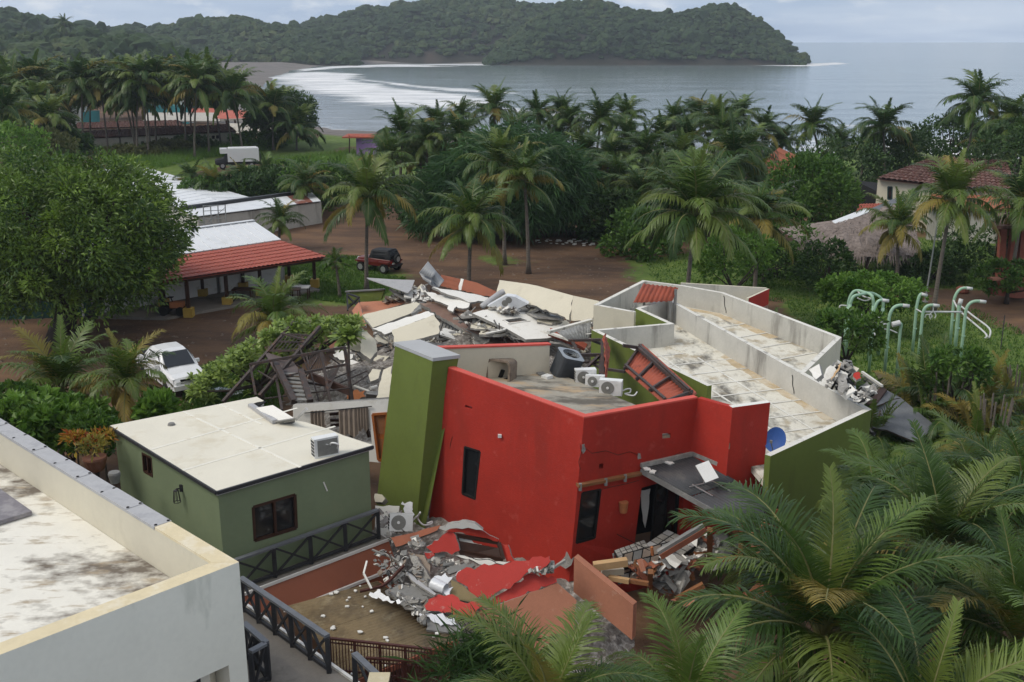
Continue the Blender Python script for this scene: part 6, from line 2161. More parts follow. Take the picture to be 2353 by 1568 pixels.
# salmon wall at the right and timber heap under the awning
wq_=[gA(110,1128,1.6),gA(20,1170,1.7)]
sw=thing('salmon_garden_wall',gA(300,1568,-1),'salmon garden wall running down right of the red block','wall')
n0,n1=gA(60,1150,1.3),gA(640,1620,.3)
dw=(n1-n0);dw.z=0;dw.normalize();sw_n=Vector((-dw.y,dw.x,0))
b=MB()
q=[n0,n1,n1+sw_n*.24,n0+sw_n*.24]
b.hexa([hz(p,p.z-1.15) for p in q],q);b.build('wall_body',m_salmon,sw)
timb=thing('timber_heap',gA(500,1400,-.5),'broken timbers and planks heaped under the charcoal awning','timber')
for (x0,y0,z0,x1,y1,z1,w,mm_) in ((250,1240,.9,580,1195,1.0,.22,m_pine),(330,1300,.6,540,1280,.6,.2,m_cream),(400,1350,.5,600,1385,.5,.14,m_pine),(610,1380,.5,790,1410,.5,.12,m_wood),
                                         (880,1110,1.2,1330,840,2.0,.16,m_concd),(900,1140,1.1,1350,870,1.9,.18,m_terra),(820,1050,1.4,830,1130,1.1,.07,m_orange),(700,1170,1.0,740,1290,.7,.12,m_salmon),
                                         (810,1290,.8,790,1568,-1,.16,m_wood),(1390,880,1.8,1390,1180,0,.16,m_wood),(1800,950,1.7,1960,800,2.1,.14,m_wood),(1060,1568,-.3,1330,1420,.2,.16,m_wood),
                                         (480,925,2.1,800,1085,1.3,.02,m_dark),(1820,1060,1.2,1940,980,1.5,.3,m_salmon),(1440,1180,.6,1700,1150,.8,.12,m_orange)):
    b=MB();b.bar(gA(x0,y0,z0),gA(x1,y1,z1),w);b.build('timber',mm_,timb)
# tiled slabs: small square tiles standing out of a grey bed
def tile_slab(p,ex,ey,nx,ny,label,m1,m2,s=.3):
    t=thing('tiled_slab',p,label,'slab')
    ex,ey=Vector(ex).normalized(),Vector(ey).normalized()
    n_=ex.cross(ey).normalized()
    if n_.z<0:
        n_=-n_
    b=MB();b.plate([p,p+ex*nx*s,p+ex*nx*s+ey*ny*s,p+ey*ny*s],.12,nrm=n_);b.build('bed',m_dark,t)
    for i in range(nx):
        for j in range(ny):
            q=p+ex*(i+.08)*s+ey*(j+.08)*s+n_*.02
            b=MB();w=s*.84
            b.plate([q,q+ex*w,q+ex*w+ey*w,q+ey*w],.03,nrm=n_);b.build('tile',m1 if (i+j)%3 else m2,t)
    return t

tile_slab(gA(545,1250,.45),(.85,.5,.05),(-.2,.95,.06),6,5,'slab of pale square tiles under the awning beside the sliding door',m_conc,m_blockgrey,.2)
tile_slab(gA(500,1420,-.1),(.9,.3,.1),(.2,.5,.9),5,3,'tipped slab of grey square tiles below the pale timber',m_curtain,m_concd,.32)
tile_slab(gA(1060,1180,.4),(.7,.7,.1),(-.7,.6,.1),4,4,'second slab of pale square tiles behind the fallen beam',m_conc,m_metalgrey)
for k,pts_ in enumerate(([(1270,900,1.2),(1390,870,1.4),(1390,960,1.1),(1290,940,1.1)],[(1790,780,2.0),(1900,760,2.1),(1960,800,2.0),(1850,900,1.6)],[(1180,990,.9),(1270,970,1.0),(1260,1050,.8)],[(1450,1000,.9),(1480,960,1.0),(1470,1060,.7)],
                         [(1960,900,1.2),(2100,880,1.2),(2080,1040,.8),(1960,1060,.8)],[(1960,1100,.6),(2080,1080,.7),(2060,1240,.3),(1980,1250,.3)],[(2120,1330,.2),(2260,1300,.2),(2300,1440,-.1),(2160,1480,-.2)])):
    piece('white_chunk',[gA(*p) for p in pts_],.12,m_white,['white plaster chunk beside the awning post','pale plaster lump under the right end of the awning','small white chunk behind the fallen beam','white splinter beside the brown awning post','pale slab half hidden by the big palm fronds','second pale slab below the first behind the palm fronds','lowest pale slab behind the big palm fronds'][k],seed=131+k,jag=.08)
piece('salmon_slab',[gA(1000,1568,-.4),gA(1330,1420,.1),gA(1340,1480,0),gA(1150,1640,-.5)],.2,m_salmon,'salmon slab corner behind the lower palm','slab',seed=141)
piece('terracotta_slab',[gA(1700,1500,-.2),gA(1900,1400,0),gA(1950,1480,-.2),gA(1780,1640,-.5)],.2,m_terra,'terracotta slab glimpsed through the big palm','slab',seed=142)

# ---- red tile roof pieces leaning at the right of the red block
def tile_lean(name,c,label,pitch=.26,amp=.035,purl=4):
    """c = four corners of the sheet: top edge 0-1, bottom edge 3-2; we look at its underside frame"""
    t=thing(name,c[3],label,'roof')
    corrugated('tile_sheet',c[0],c[1],c[2],c[3],pitch,amp,m_tilered,t)
    n_=(c[1]-c[0]).cross(c[3]-c[0]).normalized()
    if n_.dot(EYE-c[0])<0:
        n_=-n_
    for i in range(purl):
        u=i/(purl-1)
        b=MB();b.bar(c[0].lerp(c[1],u)+n_*.08,c[3].lerp(c[2],u)+n_*.08,.09,.10,up=n_);b.build('rafter',m_steel,t)
    for v in (.08,.92):
        b=MB();b.bar(c[0].lerp(c[3],v)+n_*.17,c[1].lerp(c[2],v)+n_*.17,.08,.08,up=n_);b.build('purlin',m_steel,t)
    return t

tl=tile_lean('fallen_tile_roof',[aT(1330,700,39.5),aT(2170,1460,34.2),aT(1700,1640,33.2),aT(1060,1090,37.6)],'red tile roof on a dark frame fallen against the green long block')
b=MB();b.plate([aT(1345,652,39.6),aT(2225,1440,34.4),aT(2170,1490,34.2),aT(1310,700,39.4)],.08);b.build('eave_tiles',m_tilered,tl)
for (x0,y0,z0,x1,y1,z1,w) in ((1030,680,38.8,1300,720,39,.12),(1280,720,39,2140,1480,34,.12),(1430,1020,37.3,1700,1100,37,.08),(1830,1390,35.2,2120,1470,34,.08),(790,1070,38,1060,1110,37.5,.10)):
    b=MB();b.bar(aT(x0,y0,z0),aT(x1,y1,z1),w);b.build('frame_bar',m_steel,tl)
tl2=thing('upright_tile_roof',gT(740,1200,3.8),'narrow red tile roof standing on edge with dark steel frame','roof')
corrugated('tile_sheet',aT(742,480,41.2),aT(820,780,40.2),aT(745,1200,37.4),aT(720,560,40.2),.26,.035,m_tilered,tl2)
b=MB();b.plate([aT(742,490,41.2),aT(825,760,40.4),aT(770,1195,37.6),aT(738,1195,37.5),aT(790,800,40),aT(705,560,40.8)],.08,jag=.03,jstep=.2,seed=2);b.build('eave_tiles',m_tilered,tl2)
for (x0,y0,Y0,x1,y1,Y1,w) in ((140,600,41.5,740,585,41,.10),(160,835,40,780,835,40,.12),(200,950,39.5,700,955,39.5,.09),(200,610,41.5,360,930,40,.11),(690,590,41,690,1200,38,.13),(740,830,40,720,1200,38,.11),
                                  (640,850,40,390,1090,38.5,.11),(540,600,41.3,760,690,41,.10),(540,980,39.6,740,1090,38.6,.09),(650,870,40,650,1150,38.4,.08)):
    b=MB();b.bar(aT(x0,y0,Y0),aT(x1,y1,Y1),w);b.build('frame_bar',m_steel,tl2)

# ---- debris and slate roof at the far right end
t=thing('slate_grey_roof',gS(1300,1300,.2),'slate grey flat roof sheet lying right of the long roofs','roof')
for k,(pts_,mm_) in enumerate((([(900,495,1.4),(1130,620,1.3),(1010,640,1.3),(700,760,1.3),(760,690,1.35)],m_slate),([(1130,625,1.25),(1720,1100,.6),(1350,1330,.3),(880,1140,.6),(680,1110,.7),(590,1030,.8),(700,800,1.15),(1010,650,1.25)],m_slate))):
    b=MB();b.plate([gS(*p) for p in pts_],.08,0,1,jag=.02,seed=k);b.build('sheet',[mm_,m_steel],t)
b=MB();b.plate([gS(820,430,1.6),gS(895,480,1.55),gS(700,745,1.35),gS(500,680,1.3)],.1);b.build('brown_board',mat('dark_brown_board',(.07,.045,.04),.8,var=.2,bump=.2),t)
b=MB();b.bar(gS(1720,1100,.55),gS(1350,1330,.22),.06,.14);b.build('edge',m_dark,t)
t=thing('collapsed_porch',gS(500,500,.4),'collapsed porch frame with dark panels beside the slate grey roof','porch')
b=MB();b.plate([gS(400,420,1.2),gS(470,350,1.4),gS(720,490,1.3),gS(620,580,1.0)],.06);b.build('dark_panel',m_darkroof,t)
for (x0,y0,z0,x1,y1,z1,w,mm_) in ((490,200,1.8,820,430,1.7,.10,m_white),(500,320,1.5,740,470,1.4,.08,m_concd),(500,260,1.6,760,450,1.5,.08,m_conc),(350,480,1.2,660,560,1.2,.06,m_aluminium),(370,430,1.4,440,680,1.0,.05,m_aluminium),(640,560,1.3,800,470,1.5,.07,m_conc),(260,280,1.9,350,390,1.5,.05,m_pine)):
    b=MB();b.bar(gS(x0,y0,z0),gS(x1,y1,z1),w);b.build('bar',mm_,t)
for k,(pts_,mm_,lb) in enumerate((([(30,40),(140,50),(40,330),(-80,430),(-150,330)],m_concd,'grey streaked board at the broken end of the far cream roof'),
                                     ([(200,70),(290,50),(445,140),(400,200),(250,330),(180,200)],m_cream,'cream wall corner leaning at the broken end of the long roofs'),
                                     ([(90,60),(200,40),(270,440),(180,540),(100,480)],m_conc,'pale torn panel in front of the leaning cream corner'),
                                     ([(60,180),(150,30),(120,160),(0,340),(-20,300)],m_pine,'orange timber splinter among the torn panels'),
                                     ([(400,200),(440,195),(480,300),(400,330),(340,270)],m_red,'red wall scrap beside the collapsed porch'))):
    piece(['board','cream_wall','torn_sheet','timber_splinter','red_scrap'][k],[aS(x,y,35.5-.3*k+(y-200)*-.004) for x,y in pts_],.1,mm_,lb,['board','wall','panel','timber','rubble'][k],seed=151+k,jag=.05,jstep=.2)
piece('cream_wall',[aP(275,1240,34.4),aP(375,1185,34.2),aP(400,1290,33.7),aP(345,1335,33.6)],.15,m_white,'white parapet stump at the broken corner of the far cream roof','wall',seed=161,jag=.03)
piece('woven_screen',[gP(895,1250,1.0),gP(1180,1330,.6),gP(1380,1480,.2),gP(1420,1560,0),gP(1180,1500,.4),gP(990,1400,.8)],.03,m_grass_fibre,'brown woven screen lying on the lawn beside the slate roof','screen',side=m_grass_fibre,seed=162,jag=.02)

# ---- loose chunks everywhere on the heap (too many and too small to pick apart)
def chunk_field(name,spots,n,smin,smax,mats_,label,seed,zf=None):
    rr=random.Random(seed)
    b=MB()
    for i in range(n):
        poly=rr.choice(spots)
        u,v=rr.random(),rr.random()
        if u+v>1:
            u,v=1-u,1-v
        p=poly[0]+(poly[1]-poly[0])*u+(poly[2]-poly[0])*v
        s=rr.uniform(smin,smax)*(2.0 if rr.random()<.08 else 1)
        rot=Matrix.Rotation(rr.uniform(0,6.28),3,'Z')@Matrix.Rotation(rr.uniform(-.9,.9),3,'X')@Matrix.Rotation(rr.uniform(-.9,.9),3,'Y')
        q=[Vector((x*rr.uniform(.6,1.3),y*rr.uniform(.6,1.3),z*rr.uniform(.5,1.2)))*s for x,y,z in ((-1,-1,-.3),(1,-1,-.3),(1,1,-.3),(-1,1,-.3),(-1,-1,.3),(1,-1,.3),(1,1,.3),(-1,1,.3))]
        q=[p+rot@w for w in q]
        k=rr.randrange(len(mats_))
        b.add(q,[(3,2,1,0),(4,5,6,7),(0,1,5,4),(1,2,6,5),(2,3,7,6),(3,0,4,7)],k)
    return b.build(name,mats_,label=label,cat='rubble',kind='stuff')

def tri_g(f,*pts):
    return [f(*p) for p in pts]

mid=[tri_g(g4,(300,640,1.2),(470,820,.8),(440,640,1.4)),tri_g(g4,(450,730,.9),(760,740,1.2),(830,640,1.3)),tri_g(g4,(560,380,1.9),(780,380,2.2),(700,250,2.2)),
       tri_g(g4,(1000,540,2.3),(1300,640,2.1),(1500,700,1.8)),tri_g(g4,(1000,500,2.3),(1150,500,2.4),(1350,620,2.0)),tri_g(g4,(1560,420,2.8),(1700,480,2.6),(1800,580,2.3)),
       tri_g(g4,(0,780,.4),(300,900,.4),(420,1000,.6)),tri_g(g4,(0,1000,.3),(420,900,.5),(380,1150,.6)),tri_g(g4,(1950,700,1.4),(2100,560,1.8),(2050,820,1.3)),tri_g(g4,(830,700,1.2),(1260,770,1.2),(1000,640,1.4)),
       tri_g(g4,(1260,390,2.7),(1500,480,2.8),(1350,460,2.9)),tri_g(g4,(330,400,1.3),(560,330,1.8),(640,250,2.0))]
chunk_field('rubble',mid,1600,.04,.16,[m_conc,m_white,m_concd,m_blockgrey,m_cream,m_white,m_curtain],'small broken concrete and plaster all over the collapsed middle',5)
fr_=[tri_g(g9,(100,640,1.2),(560,640,1.3),(300,1050,.7)),tri_g(g9,(560,640,1.3),(800,1050,.8),(300,1050,.7)),tri_g(g9,(760,740,1.1),(1240,760,1.2),(900,900,1.0)),tri_g(g9,(300,1080,.75),(760,1200,.7),(700,1450,.5)),
       tri_g(g9,(160,150,1.0),(600,300,1.0),(300,600,1.0)),tri_g(g9,(1840,860,1.35),(2100,760,1.4),(2080,880,1.2)),tri_g(g9,(500,600,1.4),(720,620,1.4),(620,480,1.5))]
chunk_field('rubble',fr_,420,.02,.09,[m_conc,m_concd,m_blockgrey,m_curtain,m_concd,m_conc,m_white],'small broken pieces in the debris in front of the red block',6)
aw2=[tri_g(gA,(560,1250,.6),(1400,1100,.4),(1000,1500,-.6)),tri_g(gA,(1100,950,.6),(1700,900,.6),(1500,1300,-.2)),tri_g(gA,(1700,850,1.4),(2000,780,1.6),(2100,1300,.2))]
chunk_field('rubble',aw2,320,.05,.2,[m_conc,m_white,m_terra,m_wood,m_concd],'broken blocks and boards under the charcoal awning',7)
rg=[tri_g(aS,(-150,300,35),(300,-40,36),(280,520,34)),tri_g(aS,(200,500,34),(700,480,34),(500,700,33.5)),tri_g(gS,(380,1400,.2),(650,1150,.6),(560,1560,0))]
chunk_field('rubble',rg,220,.05,.16,[m_conc,m_white,m_concd,m_dark],'broken bits at the right end of the long roofs',8)
rs_=random.Random(77)
loose=[]
for i in range(34):
    poly=rs_.choice(mid)
    u,v=rs_.random(),rs_.random()
    if u+v>1:
        u,v=1-u,1-v
    p=poly[0]+(poly[1]-poly[0])*u+(poly[2]-poly[0])*v+zv(.12)
    k=rs_.randint(5,7);s=rs_.uniform(.45,1.25);el_=rs_.uniform(.5,1)
    rot=Matrix.Rotation(rs_.uniform(0,6.28),3,'Z')@Matrix.Rotation(rs_.uniform(-.5,.5),3,'X')
    q=[p+rot@Vector((math.cos(j*6.283/k)*s*rs_.uniform(.6,1.2),math.sin(j*6.283/k)*s*el_*rs_.uniform(.6,1.2),0)) for j in range(k)]
    b=MB();b.plate(q,rs_.uniform(.07,.14),0,1,nrm=zv(1),jag=.05,jstep=.2,seed=i,flat=False)
    kk=rs_.choice((0,0,1,2))
    loose.append((p.x/p.y,('white','cream','grey')[kk],b.build('broken_slab',[(m_white,m_cream,m_concd)[kk],m_conc])))
for i,(_,cn,o_) in enumerate(sorted(loose,key=lambda q:q[0])):
    tag(o_,f'loose {cn} slab on the collapsed middle, {ORD[i]} loose slab from the left','slab','loose slabs of the collapsed middle')
# thin laths and rebar sticking out of the heap
b=MB();rr_=random.Random(9)
for i in range(260):
    poly=rr_.choice(mid[:8]+mid[9:])
    u,v=rr_.random(),rr_.random()
    p=poly[0]+(poly[1]-poly[0])*u*.8+(poly[2]-poly[0])*v*.5
    d=Vector((rr_.uniform(-1,1),rr_.uniform(-1,1),rr_.uniform(-.25,.7))).normalized()*rr_.uniform(.4,1.5)
    b.bar(p-d*.4,p+d*.6,rr_.uniform(.02,.07),mi=rr_.randrange(3))
b.build('laths_and_rebar',[m_concd,m_conc,m_steel],label='splintered laths and bent rods sticking out of the collapsed middle',cat='rubble',kind='stuff')

# ================================================================== NEIGHBOURING BUILDINGS
m_zinc=mat('white_metal_roof',(.70,.72,.74),.45,var=.05,scale=.8,fine=6,bump=.03,stain=(.60,.62,.64),stain_amt=.3,stain_scale=.6)
m_zinc_rust=mat('rusty_metal_roof',(.20,.075,.050),.7,var=.25,scale=2,bump=.1,stain=(.55,.56,.56),stain_amt=.3,stain_scale=.8)
m_wallgrey=mat('stained_render',(.48,.46,.42),.9,var=.12,scale=1,fine=8,bump=.1,stain=(.26,.25,.22),stain_amt=.4,stain_scale=.9,stain_stretch=(1,1,.15))
m_tilebright=mat('bright_red_tile',(.33,.085,.058),.65,var=.12,scale=1.5,fine=9,bump=.08,stain=(.30,.06,.045),stain_amt=.35,stain_scale=1.3)
m_tileold=mat('old_clay_tile',(.12,.058,.048),.9,var=.45,scale=1.8,fine=3,bump=.3,stain=(.24,.17,.14),stain_amt=.4,stain_scale=2.5)
m_tileorange=mat('orange_clay_tile',(.36,.13,.075),.85,var=.25,scale=1.2,fine=7,bump=.2,stain=(.22,.09,.06),stain_amt=.35,stain_scale=1)
m_yellow=mat('yellow_ochre_paint',(.42,.28,.06),.8,var=.12,scale=3)
m_turq=mat('turquoise_paint',(.09,.36,.38),.7,var=.1)
m_lilac=mat('lilac_paint',(.33,.20,.42),.8,var=.1)
m_thatch=mat('palm_thatch',(.23,.19,.17),.95,var=.35,scale=4,fine=22,bump=.8,stain=(.13,.105,.09),stain_amt=.4,stain_scale=3)
m_brick=mat('brick_red_render',(.26,.085,.055),.85,var=.2,scale=3,fine=14,bump=.4)
m_asphalt=mat('worn_path',(.12,.095,.08),.95,var=.2)
m_poleg=mat('galvanised_pole',(.30,.31,.31),.5,var=.1,metal=.3)

def tile_roof(name,e0,e1,r1,r0,mats,parent,label=None,rows=9,barrel=.28,amp=.05,step=.03):
    """pan-tiled slope: eave e0-e1, ridge r0-r1; barrels run up the slope and courses step; real relief"""
    e0,e1,r1,r0=(Vector(p) for p in (e0,e1,r1,r0))
    n_=(e1-e0).cross(r0-e0).normalized()
    if n_.z<0:
        n_=-n_
    k=max(4,int((e1-e0).length/barrel)*4)
    V,F=[],[]
    for j in range(rows):
        for v,off in ((j/rows,step),((j+1)/rows,0.0)):
            for i in range(k+1):
                u=i/k
                p=e0.lerp(e1,u).lerp(r0.lerp(r1,u),v)
                V.append(p+n_*(amp*(0,.8,1,.8)[i%4]+off))
    w=k+1
    for j in range(rows):
        a=2*j*w;c=a+w
        for i in range(k):
            F.append((a+i,a+i+1,c+i+1,c+i))
            if j<rows-1:
                d_=c+w
                F.append((c+i,c+i+1,d_+i+1,d_+i))
    b=MB();b.add(V,F)
    # underside
    b.add([e0-n_*.06,e1-n_*.06,r1-n_*.06,r0-n_*.06],[(3,2,1,0)])
    return b.build(name,mats,parent,label=label,kind=None)

def seam_roof(name,c00,c10,c11,c01,m,parent,seams=14,th=.06):
    """metal sheet roof as separate sheets with raised seams; seams run c00->c01"""
    c00,c10,c11,c01=(Vector(p) for p in (c00,c10,c11,c01))
    n_=(c10-c00).cross(c01-c00).normalized()
    if n_.z<0:
        n_=-n_
    for i in range(seams):
        a,c=i/seams,(i+1)/seams
        q=[c00.lerp(c10,a),c00.lerp(c10,c),c01.lerp(c11,c),c01.lerp(c11,a)]
        b=MB();b.plate(q,th,nrm=n_)
        b.bar(q[0]+n_*.015,q[3]+n_*.015,.06,.05,up=n_)
        b.build(name,m,parent)

# ------------------------------------------------------------------ white roofed hall with red tile veranda (left)
hall=thing('veranda_hall',G(560,690,0),'white roofed hall with red tiled veranda and yellow post footings','building')
ev0,ev1=G(430,640,2.42),G(754,591,2.42)
tp0,tp1=at(357,598,ev0.y+3.6),at(646,554,ev1.y+3.6)
ext=(ev0-ev1).normalized()*5
npan=14
for i in range(npan):
    a,c=i/npan,(i+1)/npan
    tile_roof('tile_panel',ev0.lerp(ev1,a)+ext*(1-a)*.6,ev0.lerp(ev1,c)+ext*(1-c)*.6,tp0.lerp(tp1,c)+ext*(1-c)*.6,tp0.lerp(tp1,a)+ext*(1-a)*.6,m_tilebright,hall,rows=7,barrel=.27,amp=.055,step=.045)
rg1=at(583,508,tp1.y+3.0);rg0=tp0+(rg1-tp1)
seam_roof('roof_sheet',tp0+Vector((0,.05,.10))+ext,tp1+Vector((0,.05,.10)),rg1,rg0+ext,m_zinc,hall,seams=22)
bk0,bk1=rg0+ext+Vector((-2.8,2.9,-1.2)),rg1+Vector((-2.8,2.9,-1.2))
seam_roof('roof_sheet',rg0+ext,rg1,bk1,bk0,m_zinc,hall,seams=10)
b=MB();b.bar(rg0+ext+zv(.06),rg1+zv(.06),.35,.05);b.build('ridge_cap',m_zinc,hall)
# walls under
iw0,iw1=hz(tp0.lerp(ev0,.12)+ext,0),hz(tp1.lerp(ev1,.12),0)
vv=(iw1-iw0).cross(zv(1)).normalized()
if vv.dot(EYE-iw0)<0:
    vv=-vv
for k,(t0,t1) in enumerate(((0,.34),(.36,.62),(.64,.97))):
    b=MB();p,q=iw0.lerp(iw1,t0),iw0.lerp(iw1,t1)
    b.plate([hz(p,2.65),hz(q,2.65),hz(q,0),hz(p,0)],.15);b.build('wall',m_white,hall)
b=MB();gl0=hz(iw1,0);gl1=hz(bk1,0)
b.hexa([iw0-vv*.5,iw1-vv*.5,hz(bk1,0)-Vector((.5,.5,0)),hz(bk0,0)],[hz(iw0-vv*.5,2.3),hz(iw1-vv*.5,2.3),hz(bk1-Vector((.5,.5,0)),2.0),hz(bk0,2.0)]);b.build('hall_body',m_wallgrey,hall)
for (x,y) in ((435,728),(523,702),(600,682),(666,652),(724,660),(378,706),(467,683),(560,668)):
    p=G(x,y,0)
    b=MB();b.box(p+zv(.28),(.55,.55,.56));b.build('footing',m_yellow,hall)
    b=MB();b.bar(p+zv(.56),p+zv(2.4),.2);b.build('post',m_frame,hall)
b=MB();b.bar(ev0+ext*.6-zv(.16)-vv*.3,ev1-zv(.16)-vv*.3,.14,.2);b.build('eave_beam',m_frame,hall)
b=MB();q=[G(380,735,.0),G(735,668,.0),hz(iw1,0),hz(iw0,0)]
b.hexa([hz(p,-.2) for p in q],[hz(p,.10) for p in q]);b.build('floor_slab',m_ground_conc,hall)
# tables and stacked things under the veranda
for k,(x,y) in enumerate(((668,690),(690,685),(560,690))):
    p=G(x,y,.1);t=thing('veranda_table',p,['dark table at the right end of the veranda','table with pale top under the right veranda corner','low dark table in the middle of the veranda'][k],'table')
    b=MB();b.box(p+zv(.74),(1.3,.8,.06));b.build('top',[m_frame,m_metalgrey,m_frame][k],t)
    for sx in (-.55,.55):
        for sy in (-.3,.3):
            b=MB();b.bar(p+Vector((sx,sy,0)),p+Vector((sx,sy,.72)),.07);b.build('leg',m_frame,t)
# parked quad bike in the shade
p=G(400,722,.1);qb=thing('garden_tractor',p,'orange garden tractor parked in the shade of the veranda','tractor')
for (x,y,r_) in ((-.5,-.4,.3),(.5,-.4,.26),(-.5,.4,.3),(.5,.4,.26)):
    b=MB();c_=p+Vector((x,y,r_));b.tube([c_-Vector((0,.1,0)),c_+Vector((0,.1,0))],r_,14);b.build('wheel',m_dark,qb)
b=MB();b.box(p+Vector((.25,0,.6)),(.8,.5,.35));b.build('hood',m_orange,qb)
b=MB();b.box(p+Vector((-.45,0,.62)),(.5,.55,.15));b.box(p+Vector((-.66,0,.85)),(.12,.5,.4));b.build('seat',m_dark,qb)
b=MB();b.bar(p+zv(.7),p+Vector((-.12,0,1.05)),.05);b.box(p+Vector((-.12,0,1.05)),(.3,.3,.04));b.build('steering',m_dark,qb)
b=MB();b.box(p+zv(.42),(1.3,.4,.12));b.build('chassis',m_dark,qb)
# green tarp fence behind the mango tree
t=thing('green_fence',g1(0,0,0)*0+gL(0,660,0),'dark green netting fence behind the mango trunk','fence')
f0,f1=gL(-60,665,0),gL(640,640,0)
for i in range(6):
    a_,c_=f0.lerp(f1,i/6),f0.lerp(f1,(i+.97)/6)
    b=MB();b.plate([hz(a_,1.9),hz(c_,1.9),hz(c_,.05),hz(a_,.05)],.04);b.build('panel',mat('green_netting',(.030,.085,.065),.8,var=.3,scale=2,bump=.2),t)
    b=MB();b.bar(a_,hz(a_,2.0),.07);b.build('post',m_blackwood,t)

# ------------------------------------------------------------------ white gable warehouse and long shed behind
wh=thing('white_gable_warehouse',G(400,500,0),'white metal gable roof of a warehouse behind the mango tree','building')
w_r1,w_e1,w_r0=at(512,464,93),at(418,481,90.5),at(262,386,121)
w_e0=w_r0+(w_e1-w_r1)
seam_roof('roof_sheet',w_e0,w_e1,w_r1,w_r0,m_zinc,wh,seams=20)
o2=(w_r1-w_e1);o2.z=-o2.z
seam_roof('roof_sheet',w_r0,w_r1,w_r1+o2,w_r0+o2,m_zinc,wh,seams=12)
b=MB();b.hexa([hz(w_e0,0),hz(w_e1,0),hz(w_r1+o2,0),hz(w_r0+o2,0)],[w_e0-zv(.15),w_e1-zv(.15),w_r1+o2-zv(.15),w_r0+o2-zv(.15)]);b.build('body',m_wallgrey,wh)
b=MB();b.plate([w_e1-zv(.1),w_r1-zv(.1),w_r1+o2-zv(.1)],.1);b.build('gable',m_wallgrey,wh)
sh_=thing('long_shed',G(600,520,0),'long low shed with white roof and rust patches behind the palms','building')
Ys=88
s00,s10,s11,s01=at(452,497,84),at(737,462,94.6),at(716,442,101),at(415,484,87.5)
for i in range(14):
    a_,c_=i/14,(i+1)/14
    b=MB();b.plate([s00.lerp(s10,a_),s00.lerp(s10,c_),s01.lerp(s11,c_),s01.lerp(s11,a_)],.05,nrm=zv(1))
    b.build('roof_sheet',m_zinc_rust if i in (11,12) else m_zinc,sh_)
wv=Vector((0,.25,-.12))
b=MB();b.hexa([hz(p,0) for p in (s00+wv,s10+wv,s11,s01)],[s00+wv-zv(.05),s10+wv-zv(.05),s11-zv(.1),s01-zv(.1)]);b.build('walls',m_wallgrey,sh_)
b=MB();b.bar(s01+Vector((0,.3,.15)),s11+Vector((0,.3,.1)),.5,.3);b.build('ridge_gutter',m_blackwood,sh_)
# scaffold tower in front of the shed
sf=thing('scaffold',at(500,560,Ys-6),'thin steel scaffold frame in front of the long shed','scaffold')
for x in (1390,1440,1490,1540):
    b=MB();b.bar(a1(x,1405,Ys-6),a1(x+8,1560,Ys-6),.07);b.build('upright',m_poleg,sf)
for y in (1410,1445,1500,1535):
    b=MB();b.bar(a1(1388,y,Ys-6),a1(1545,y-8,Ys-6),.05);b.build('ledger',m_poleg,sf)
b=MB();b.bar(a1(1400,1545,Ys-6),a1(1540,1420,Ys-6),.04);b.build('brace',m_poleg,sf)

# ------------------------------------------------------------------ far left: long tiled houses, turquoise building, pavilion
def tiled_house(name,label,ridge,eave,base_y_wall,Yd,mt,wallm,winpx=(),depth=7.0,rows=7):
    (rx0,ry0),(rx1,ry1)=ridge
    (ex0,ey0),(ex1,ey1)=eave
    e0,e1=at(ex0,ey0,Yd),at(ex1,ey1,Yd-.5)
    r0,r1=at(rx0,ry0,Yd+depth/2),at(rx1,ry1,Yd+depth/2-.5)
    t=thing(name,hz(e0,ground_z(e0.x,e0.y).item()),label,'building')
    tile_roof('roof',e0,e1,r1,r0,mt,t,rows=rows,barrel=.5,amp=.10,step=.08)
    bk=Vector((0,depth/2,-(r0.z-e0.z)))
    tile_roof('rear_roof',r0,r1,r1+bk,r0+bk,mt,t,rows=4,barrel=1.0,amp=.1)
    gz=min(float(ground_z(e0.x,e0.y)),float(ground_z(e1.x,e1.y)))-.3
    i0,i1=e0+Vector((.4,.6,-.1)),e1+Vector((-.4,.6,-.1))
    nn_=(i1-i0).cross(zv(1)).normalized()
    if nn_.dot(EYE-i0)<0:
        nn_=-nn_
    holes=[[onplane(x+dx,y+dy,i0,nn_) for dx,dy in ((-3,-3.2),(3,-3.6),(3,3.2),(-3,3.6))] for x,y in winpx]
    wall('front_wall',[i0,i1,hz(i1,gz),hz(i0,gz)],.2,[wallm,wallm],t,holes=holes)
    for h in holes:
        window(t,h,nn_,mull=0,fw=.08)
    b=MB();b.hexa([hz(p,gz) for p in (i0-nn_*.3,i1-nn_*.3,i1+Vector((0,depth-1,0)),i0+Vector((0,depth-1,0)))],[hz(p,e0.z-.3) for p in (i0-nn_*.3,i1-nn_*.3,i1+Vector((0,depth-1,0)),i0+Vector((0,depth-1,0)))])
    b.build('body',wallm,t)
    return t

